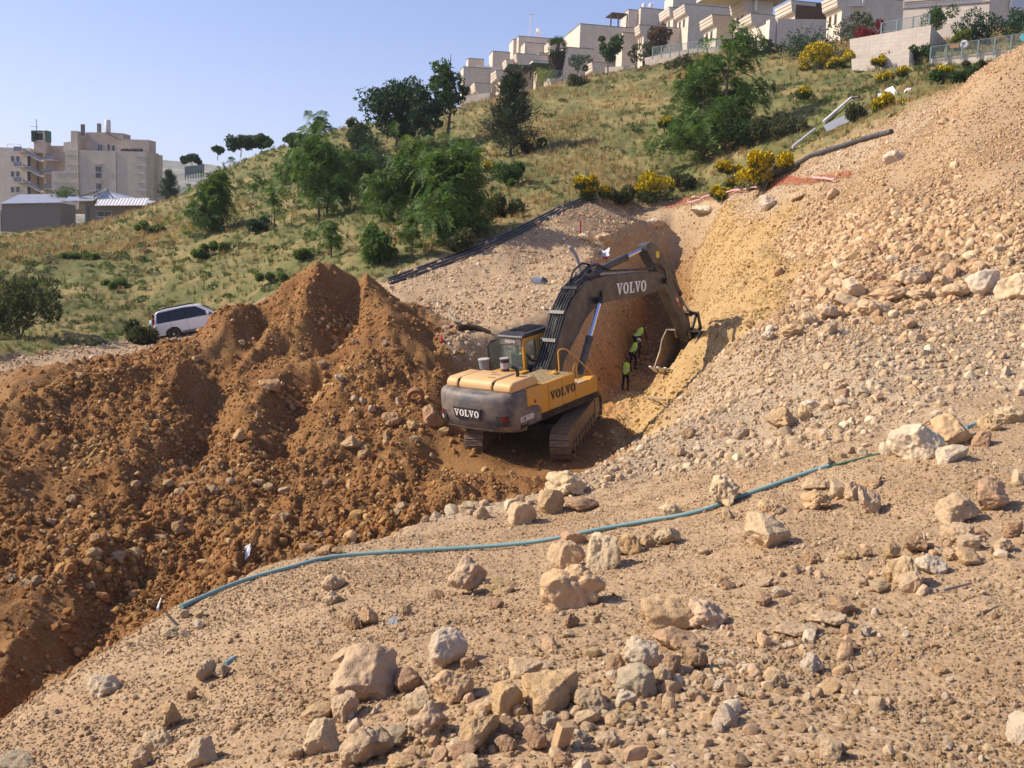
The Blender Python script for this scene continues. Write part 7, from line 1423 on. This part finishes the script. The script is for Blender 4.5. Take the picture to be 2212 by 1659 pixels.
f = Face(*qE(880, 525), 78, 0)
def pole(label, p0, p1, r0, r1, mat, qf=qE, name='pole', Ym=None):
    a, c = hit(*qf(*p0)), hit(*qf(*p1)); a[2] += .3; c[2] += .3; b = MB(); b.tube([tuple(a), tuple(a * .5 + c * .5), tuple(c)], [r0, (r0 + r1) / 2, r1], 10); return tag(b.build(name, mat, None, smooth=True), label, 'pole')
pole('fallen white pole above the grey sheet on the slope', (1055, 380), (1215, 240), .13, .10, D_WHITE); pole('lower piece of the fallen white pole', (876, 528), (1008, 420), .10, .09, D_WHITE); pole('dark end piece of the fallen pole', (1217, 238), (1262, 236), .12, .12, D_BLACK)
pole('thin rod sticking out of the yellow trench wall', (105, 905), (228, 935), .025, .025, D_LOG, qD, 'rod'); pole('long thin stick on the lower right gravel', (1640, 890), (1785, 850), .018, .014, D_LOG, qC, 'stick'); pole('pale root hanging at the left end of the blue pipe', (818, 938), (836, 862), .02, .012, D_WHITE, qA, 'root')
b = MB(); p0 = hit(*qX(160, 690)); b.tube([tuple(hit(*qX(*q)) + np.array([0, 0, .35])) for q in ((160, 622), (172, 655), (205, 685), (240, 690))], [.06, .09, .10, .05], 7); b.tube([tuple(hit(*qX(*q)) + np.array([0, 0, .3])) for q in ((172, 655), (190, 628))], [.06, .03], 6); tag(b.build('branch', D_LOG, None, smooth=True), 'pale broken branch left of the excavator cab', 'branch')
b = MB(); b.tube([tuple(hit(*qX(*q)) + np.array([0, 0, .1])) for q in ((215, 690), (280, 685), (350, 690), (430, 715))], [.12, .14, .12, .06], 9); tag(b.build('log', paint('dark bark', (.06, .035, .02), .95), None, smooth=True), 'dark log lying left of the excavator cab', 'log')
p0 = hit(*qX(113, 762)); cn = empty('traffic_cone', Vector(p0), 0, 'small red cone at the edge of the bench', 'cone'); cn.scale = (.42, .42, .42); b = MB(); b.box((-.2, -.2, 0), (.2, .2, .04)); b.build('base', D_REDT, cn); b = MB(); b.lathe([(.15, .04), (.10, .35), (.04, .72), (.02, .76)], 14); b.build('body', paint('red cone plastic', (.62, .05, .035), .5), cn, smooth=True)
p0 = hit(*qX(1012, 80)); b = MB(); b.box((-.05, -.05, -.2), (.05, .05, 1.0)); o = b.build('marker_stake', D_REDT, None, loc=Vector(p0)); tag(o, 'thin red stake beside the trench corner boulders', 'stake')
p0 = hit(*qS(1915, 745)); rg = MB(); n = 20; prof = [(.29, -.13), (.29, .13), (.20, .13), (.18, -.13)]; V = []; Fc = []
for k in range(n):
    a = 2 * math.pi * k / n; V += [(r * math.cos(a), y, r * math.sin(a)) for r, y in prof]
for k in range(n):
    for j in range(4): Fc.append((4 * k + j, 4 * k + (j + 1) % 4, 4 * ((k + 1) % n) + (j + 1) % 4, 4 * ((k + 1) % n) + j))
rg.add(V, Fc); o = rg.build('pipe_stub', D_RUST, None, smooth=True, loc=Vector(p0) + Vector((0, 0, .18))); o.rotation_euler = (.35, 0, .12); tag(o, 'short rusty-brown pipe stub showing its open end in the rubble', 'pipe stub')
p0 = hit(*qB(1445, 1570)); b = MB(); b.box((-.055, -.04, -.03), (.055, .04, .22)); o = b.build('brick', D_BRICK, None, bevel=.006, loc=Vector(p0)); o.rotation_euler = (.2, .12, .5); tag(o, 'ochre brick standing upright among the lower rocks', 'brick')
# pails on the machine
def exl(cx, cy, z):
    d = EXM.to_3x3().inverted() @ Vector(ray(*qX(cx, cy))); o_ = EXM.inverted() @ Vector((0, 0, 0)); R = SL.to_3x3().inverted(); d = R @ d; o_ = R @ o_; return o_ + d * ((z - o_.z) / d.z)
def pail(label, cx, cy, z0, r, h, mats):
    p = exl(cx, cy, z0); root = empty('pail', (0, 0, 0), 0, label, 'pail'); root.matrix_world = EXM @ SL @ Matrix.Translation(p)
    b = MB(); b.lathe([(r * .88, 0), (r, h * .95), (r * 1.04, h * .96), (r * 1.04, h)], 20); b.build('body', mats[0], root, smooth=True); b = MB(); b.lathe([(r * 1.06, h + .002), (r * 1.06, h + .03), (r * .9, h + .035)], 20); b.build('lid', mats[1], root, smooth=True)
    if len(mats) > 2: b = MB(); b.lathe([(r * .935, h * .2), (r * .995, h * .7)], 20); o = b.build('label_band', mats[2], root, smooth=True)
b = MB(); b.box((-1.4, -1.42, 1.43), (-.2, .05, 2.30)); up(b).build('side_deck', X_YEL, exc, bevel=.02)
pail('grey lidded pail standing behind the cab', 392, 935, 2.31, .185, .30, (D_GREY, paint('pale lid', (.45, .42, .38), .6))); pail('dark paint pail with a printed band behind the cab', 527, 950, 2.31, .155, .40, (paint('dark pail', (.05, .035, .05), .5), paint('grey lid', (.36, .33, .33), .6), paint('pale band', (.40, .36, .38), .6)))
# ------------------------------------------------------------------ the parked car
C_WHITE = paint('white car paint', (.74, .745, .76), .28, var=.02, coat=.5, dirt=(.5, .42, .32), dirt_amt=.12); C_GLASS = paint('dark car glass', (.012, .014, .018), .06, var=.05, spec=.6); C_TRIM = paint('black car trim', (.02, .02, .022), .55); C_TYRE = paint('tyre rubber', (.025, .024, .023), .85, dirt=(.3, .22, .14), dirt_amt=.3); C_RIM = paint('alloy rim', (.45, .45, .46), .35, .7)
C_RED = paint('car tail lamp', (.35, .02, .015), .2); C_COVER = paint('pale blue-grey wheel cover', (.42, .50, .58), .4)
p_r = P(383, 733, 57.5); p_f = Vector(p_r) + Vector((2.72 * math.cos(.22), 2.72 * math.sin(.22), 0)); zr = p_r[2]; zf = zr + 2.72 * math.tan(math.radians(12.5))
car = empty('parked_car', Vector((p_r[0], p_r[1], zr)), 0, 'white four-wheel-drive car parked on the dirt road behind the spoil heap', 'car'); car.rotation_euler = (0, -math.radians(12.5), .22)
# local x forward, y left; the rear axle is the origin
low = [(-.98, .42), (-1.02, .62), (-1.0, .98), (-.96, 1.08), (2.55, 1.10), (3.4, 1.02), (3.62, .86), (3.66, .50), (3.5, .36), (3.16, .36), (3.12, .58), (2.98, .74), (2.72, .80), (2.46, .74), (2.32, .58), (2.28, .36), (.44, .36), (.40, .58), (.26, .74), (0, .80), (-.26, .74), (-.40, .58), (-.44, .38)]
b = MB(); b.prism(low, -.93, .93, 'y'); body = b.build('body', C_WHITE, car, bevel=.05, seg=3); body.data.polygons.foreach_set('use_smooth', [True] * len(body.data.polygons)); body.data.set_sharp_from_angle(angle=math.radians(50))
gh0 = [(-.94, 1.07), (2.62, 1.09)]; top_ = [(-.78, 1.70), (-.62, 1.79), (-.3, 1.83), (.9, 1.84), (1.55, 1.78), (1.72, 1.73)]
V = []; prof = gh0[:1] + top_ + gh0[1:]; n = len(prof)
for sgn in (-1, 1): V += [(x, sgn * (.92 - .17 * max(0, (z - 1.07) / .77)), z) for x, z in prof]
b = MB(); b.add(V, [tuple(range(n)), tuple(range(n, 2 * n))[::-1]] + [(i, n + i, n + (i + 1) % n, (i + 1) % n) for i in range(n)]); cabn = b.build('cabin', C_WHITE, car, bevel=.05, seg=3)
def sidepane(name, poly, mat, off=.004, th=.012, par=None):
    for sgn in (-1, 1):
        V = []
        for o_ in (off, off + th): V += [(x, sgn * (.92 - .17 * max(0, (z - 1.07) / .77) + o_), z) for x, z in poly]
        n = len(poly); b = MB(); b.add(V, [tuple(range(n)), tuple(range(n, 2 * n))[::-1]] + [(i, n + i, n + (i + 1) % n, (i + 1) % n) for i in range(n)]); b.build(name, mat, par or cabn)
sidepane('side_window', [(-.74, 1.16), (-.66, 1.60), (-.58, 1.67), (-.12, 1.70), (-.08, 1.15)], C_GLASS); sidepane('side_window', [(-.02, 1.15), (-.06, 1.70), (.78, 1.72), (.84, 1.14)], C_GLASS); sidepane('side_window', [(.92, 1.14), (.86, 1.72), (1.42, 1.68), (2.12, 1.20), (2.12, 1.14)], C_GLASS); sidepane('window_trim', [(-.8, 1.12), (-.70, 1.64), (-.6, 1.71), (.8, 1.76), (1.46, 1.71), (2.3, 1.16), (2.3, 1.11)], C_TRIM, .001, .002)
b = MB(); b.add([(1.76, -.70, 1.70), (1.76, .70, 1.70), (2.60, .84, 1.13), (2.60, -.84, 1.13)], [(0, 3, 2, 1)]); b.add([(x + .012, y, z + .012) for x, y, z in b.v], [(0, 1, 2, 3)]); b.build('windscreen', C_GLASS, cabn)
b = MB(); b.box((-.96, -.68, 1.22), (-.86, .68, 1.66), Matrix.Rotation(0, 4, 'Y')); b.build('rear_window', C_GLASS, cabn)
for sgn in (-1, 1):
    b = MB(); b.tube([(-.55, sgn * .70, 1.80), (-.5, sgn * .70, 1.88), (1.3, sgn * .68, 1.89), (1.38, sgn * .68, 1.82)], .022, 8); b.build('roof_rail', C_TRIM, cabn)
    b = MB(); b.box((-1.03, sgn * .72 - .13, .98), (-.90, sgn * .72 + .13, 1.42)); b.build('tail_lamp', C_RED, body, bevel=.02); b = MB(); b.box((3.4, sgn * .7 - .2, .80), (3.62, sgn * .7 + .2, .98)); b.build('headlight', X_LENS, body, bevel=.03)
    b = MB(); b.box((2.0, sgn * 1.0 - .11, 1.14), (2.16, sgn * 1.0 + .11, 1.32)); b.build('wing_mirror', C_WHITE, body, bevel=.04)
    for x in (.86, 1.98): b = MB(); b.box((x - .19, sgn * .932 - .02, .98), (x - .01, sgn * .932 + .02, 1.015)); b.build('door_handle', C_WHITE, body)
    for x in (-.05, .90, 2.14): b = MB(); b.box((x - .006, sgn * .928 - .006, .48), (x + .006, sgn * .928 + .006, 1.08)); b.build('door_seam', C_TRIM, body)
    b = MB(); b.box((.48, sgn * .95 - .035, .40), (2.24, sgn * .95 + .035, .46)); b.build('side_step', C_TRIM, body); b = MB(); b.box((.5, sgn * .935 - .015, .66), (2.2, sgn * .935 + .015, .73)); b.build('rub_strip', C_WHITE, body)
b = MB(); b.box((-1.10, -.9, .42), (-.92, .9, .70)); b.build('rear_bumper', C_WHITE, body, bevel=.05)
b = MB(); M_ = Matrix.Translation((-1.13, -.12, 1.0)) @ Matrix.Rotation(math.pi / 2, 4, 'Y'); b.lathe([(.2, -.12), (.36, -.11), (.39, 0), (.36, .11), (.2, .12)], 24, M=M_); sw = b.build('spare_wheel', C_COVER, car, smooth=True)
for x in (0, 2.72):
    for sgn in (-1, 1):
        M_ = Matrix.Translation((x, sgn * .80, .385)) @ Matrix.Rotation(math.pi / 2, 4, 'X'); b = MB(); b.lathe([(.24, -.125), (.36, -.125), (.39, -.08), (.39, .08), (.36, .125), (.24, .125)], 26, M=M_); ty = b.build('wheel', C_TYRE, car, smooth=True); b = MB(); b.lathe([(.03, -.13), (.22, -.11), (.245, -.132), (.245, .132), (.22, .11), (.03, .13)], 20, M=M_); b.build('rim', C_RIM, ty, smooth=True)
        b = MB()
        for k in range(6):
            a = k * math.pi / 3; b.box((x + .09 * math.cos(a) - .03, sgn * .935 - .012, .385 + .13 * math.sin(a) - .035), (x + .16 * math.cos(a) + .03, sgn * .935, .385 + .17 * math.sin(a) + .03))
        b.build('rim_hole', C_TRIM, ty)['kind'] = 'stuff'
# ------------------------------------------------------------------ people
H_SKIN = paint('skin', (.42, .24, .15), .6, var=.05); H_VEST = paint('lime high-visibility vest', (.55, .92, .05), .7, var=.08, scale=8); H_BAND = paint('reflective band', (.62, .63, .60), .35); H_NAVY = paint('dark work trousers', (.022, .026, .045), .9, var=.2); H_DARK = paint('dark shirt', (.03, .03, .042), .9); H_BOOT = paint('work boots', (.04, .03, .022), .8); H_HAIR = paint('dark hair', (.016, .012, .010), .7); H_HELM = paint('pale helmet', (.62, .62, .66), .4)
def skin_mesh(name, joints, bones, mat, parent, sub=2):
    me = bpy.data.meshes.new(name); me.from_pydata([j[0] for j in joints], bones, []); o = bpy.data.objects.new(name, me); link(o, parent)
    sk = o.modifiers.new('skin', 'SKIN'); sk.use_smooth_shade = True; sk.branch_smoothing = .4
    if not me.skin_vertices: me.attributes
    lay = me.skin_vertices[0] if me.skin_vertices else None
    if lay is None:
        bm = bmesh.new(); bm.from_mesh(me); bm.verts.layers.skin.verify(); bm.to_mesh(me); bm.free(); lay = me.skin_vertices[0]
    for i, j in enumerate(joints): r = j[1]; lay.data[i].radius = (r, r) if not isinstance(r, tuple) else r; lay.data[i].use_root = (i == 0)
    s = o.modifiers.new('sub', 'SUBSURF'); s.levels = sub; s.render_levels = sub; me.materials.append(mat); return o
def person(label, loc, yaw, h, bend=0.3, arms=((.25, .5), (.25, .5)), helmet=None, legs=(.0, .0), shirt=H_DARK, turn=0.0, M=None, sit=False, group='workers in high-visibility vests'):
    """x right, y forward, z up; bend tips the trunk forward at the hips"""
    k = h / 1.75; root = empty('person', loc, yaw, label, 'person', group)
    if M is not None: root.matrix_world = M
    S_ = lambda *p: tuple(q * k for q in p)
    hipz = .93 if not sit else .48; cb, sb2 = math.cos(bend), math.sin(bend); tr = lambda x, y, z: S_(x, y * cb + z * sb2, hipz + z * cb - y * sb2)
    J = [(tr(0, 0, .0), .135 * k), (tr(0, 0, .16), .125 * k), (tr(0, 0.01, .33), .145 * k), (tr(0, 0, .47), .11 * k), (tr(0, 0, .545), .055 * k)]; B_ = [(0, 1), (1, 2), (2, 3), (3, 4)]
    for s, (fw_, el) in zip((-1, 1), arms):
        i = len(J); sh = (s * .185, 0, .455); e = (s * (.22 + .02), .28 * math.sin(fw_), .455 - .29 * math.cos(fw_)); w = (s * .20, e[1] + .26 * math.sin(fw_ + el), e[2] - .26 * math.cos(fw_ + el)); J += [(tr(*sh), .062 * k), (tr(*e), .046 * k), (tr(*w), .034 * k)]; B_ += [(3, i), (i, i + 1), (i + 1, i + 2)]
    arm_i = [(6, 7), (9, 10)]; body_ = skin_mesh('upper_body', J, B_, shirt, root)
    for s, (a, w) in zip((-1, 1), arm_i):                     # hands: palm, four fingers, thumb
        a0, w0 = Vector(J[a][0]), Vector(J[w][0]); d = (w0 - a0).normalized(); sd = d.cross(Vector((s, 0, 0))).normalized(); up2 = sd.cross(d); hj = [(tuple(w0), .026 * k), (tuple(w0 + d * .085 * k), .034 * k)]; hb = [(0, 1)]
        for q, (off, ln) in enumerate(((-.03, .075), (-.01, .09), (.012, .085), (.032, .065))):
            i = len(hj); c0 = w0 + d * .095 * k + sd * off * k; hj += [(tuple(c0), .011 * k), (tuple(c0 + d * ln * .6 * k + up2 * .012 * k), .0095 * k), (tuple(c0 + d * ln * k + up2 * .034 * k), .0085 * k)]; hb += [(1, i), (i, i + 1), (i + 1, i + 2)]
        i = len(hj); t0 = w0 + d * .03 * k - sd * .036 * k; hj += [(tuple(t0), .013 * k), (tuple(t0 + d * .05 * k - sd * .025 * k), .010 * k)]; hb += [(0, i), (i, i + 1)]
        skin_mesh('hand', hj, hb, H_SKIN, root, 1)
    # head with face and ears
    c = Vector(tr(0, .03, .665)); R_h = Matrix.Rotation(turn, 4, 'Z') @ Matrix.Rotation(-bend * .75, 4, 'X'); V, Fc = ico(3); V = V * np.array([.075, .095, .118]); V[:, 1] *= 1 + .12 * (V[:, 2] < -.02); V[:, 0] *= 1 - .25 * np.clip((-V[:, 2] - .03) / .09, 0, 1)
    hd_ = from_np('head', [(Matrix.Translation(c) @ R_h @ Vector(tuple(v * k))) for v in V], Fc, H_SKIN, root, True)
    def hb_(name, bx, mat): b = MB(); b.box(*[tuple(q * k for q in p) for p in bx]); b.v = [tuple(Matrix.Translation(c) @ R_h @ Vector(p)) for p in b.v]; return b.build(name, mat, hd_, bevel=.006)
    hb_('nose', ((-.014, .085, -.03), (.014, .118, .012)), H_SKIN); hb_('mouth', ((-.026, .085, -.066), (.026, .097, -.056)), paint('lips', (.3, .12, .09)))
    for s in (-1, 1): hb_('eye', ((s * .032 - .012, .080, .008), (s * .032 + .012, .092, .020)), H_HAIR); hb_('ear', ((s * .078 - .010, -.018, -.03), (s * .078 + .010, .018, .03)), H_SKIN)
    if helmet is None:
        q = V[V[:, 2] > -1]; W_ = V.copy(); W_ = W_ * 1.09; keep = [f for f in Fc if all((V[i][2] > .035) or (V[i][1] < -.02 and V[i][2] > -.06) for i in f)]; from_np('hair', [(Matrix.Translation(c) @ R_h @ Vector(tuple(v * k))) for v in W_], keep, H_HAIR, hd_, True)
    else:
        b = MB(); b.lathe([(.118, .03), (.125, .035), (.112, .06), (.098, .11), (.06, .15), (.01, .162)], 18); b.v = [(x, y * 1.15 + (.035 if z < .045 and y > .05 else 0), z) for x, y, z in b.v]; b.v = [tuple(Matrix.Translation(c) @ R_h @ Vector((x * k, y * k, z * k))) for x, y, z in b.v]; b.build('helmet', helmet, root, smooth=True)
    # vest: a shell round the trunk, open at the armholes, with two bands
    def shell(name, zs, mat, grow=0.0):
        V = []; Fc = []; n = 18
        for z, rx, ry in zs:
            for q in range(n): a = 2 * math.pi * q / n; V.append(tr((rx + grow) * math.cos(a), (ry + grow) * math.sin(a), z))
        for i in range(len(zs) - 1):
            for q in range(n): Fc.append((i * n + q, i * n + (q + 1) % n, (i + 1) * n + (q + 1) % n, (i + 1) * n + q))
        return from_np(name, V, Fc, mat, root, True)
    shell('vest', [(-.10, .185, .150), (.05, .178, .145), (.2, .180, .148), (.34, .192, .155), (.44, .185, .135), (.50, .135, .105), (.53, .075, .07)], H_VEST); shell('vest_band', [(.06, .178, .145), (.11, .178, .145)], H_BAND, .006); shell('vest_band', [(.20, .180, .148), (.25, .184, .150)], H_BAND, .006)
    # legs
    LJ = [(S_(0, -.0, hipz - .02), .15 * k)]; LB = []
    for s, g in zip((-1, 1), legs):
        i = len(LJ)
        if sit: LJ += [(S_(s * .10, .05, hipz - .02), .095 * k), (S_(s * .13, .45, hipz), .07 * k), (S_(s * .13, .50, .08), .055 * k)]
        else: LJ += [(S_(s * .095, 0, hipz - .08), .095 * k), (S_(s * .115, .10 + g * .55, .49), .068 * k), (S_(s * .12, g * .9 - .02, .10), .054 * k)]
        LB += [(0, i), (i, i + 1), (i + 1, i + 2)]
    skin_mesh('trousers', LJ, LB, H_NAVY, root)
    for i in (3, 6):
        x, y, z = LJ[i][0]; b = MB(); b.box((x - .052 * k, y - .09 * k, z - .10 * k), (x + .052 * k, y + .19 * k, z + .01 * k)); b.build('boot', H_BOOT, root, bevel=.03 * k)
    return root
def worker(label, feet, head, **kw):
    uf, vf = qX(*feet); p = hit(uf, vf); uh, vh = qX(*head); h = 1.1 * (vf - vh) * float(p @ Fv) / F0; return person(label, Vector(p), h=kw.pop('tall', h), **kw)
WF = [((1302, 1078), (1285, 880)), ((1345, 940), (1375, 745)), ((1372, 850), (1380, 640))]
worker('nearest worker in the trench, lime vest and dark trousers, facing away', *WF[0], yaw=-.35, bend=.22, arms=((.35, .6), (.45, .8)), legs=(-.1, .1), helmet=None)
worker('middle worker in the trench, pale helmet and lime vest, stooping to the right', *WF[1], yaw=-1.0, bend=.55, arms=((.9, .2), (.7, .3)), legs=(-.12, .14), helmet=H_HELM)
worker('farthest worker in the trench, lime vest, bending beside the wall', *WF[2], yaw=-1.1, bend=.75, arms=((.9, .2), (1.0, .2)), legs=(-.1, .12), helmet=None)
person('excavator operator in a lime vest seated inside the cab', (0, 0, 0), 0, 1.72, bend=.06, arms=((.7, .8), (.7, .8)), M=EXM @ SL @ Matrix.Translation((-.92, .62, 1.72)), sit=True, group='workers in high-visibility vests')
# ------------------------------------------------------------------ the air
zlo = min(float(ZZ.min()), float(gz.min())) - 1.0; zhi = float(gz.max()) + 6
b = MB(); b.box((-2230, -40, zlo), (1430, 3430, zhi)); hz = b.build('haze', None); hz['kind'] = 'stuff'; hz['label'] = 'thin summer haze over the valley'
m = bpy.data.materials.new('valley haze'); m.use_nodes = True; nt = m.node_tree; nt.nodes.remove(nt.nodes['Principled BSDF']); pv = nt.nodes.new('ShaderNodeVolumePrincipled')
pv.inputs['Color'].default_value = (.86, .90, 1.0, 1); pv.inputs['Density'].default_value = .00017; pv.inputs['Anisotropy'].default_value = .1; nt.links.new(pv.outputs[0], nt.nodes['Material Output'].inputs['Volume']); hz.data.materials.append(m)
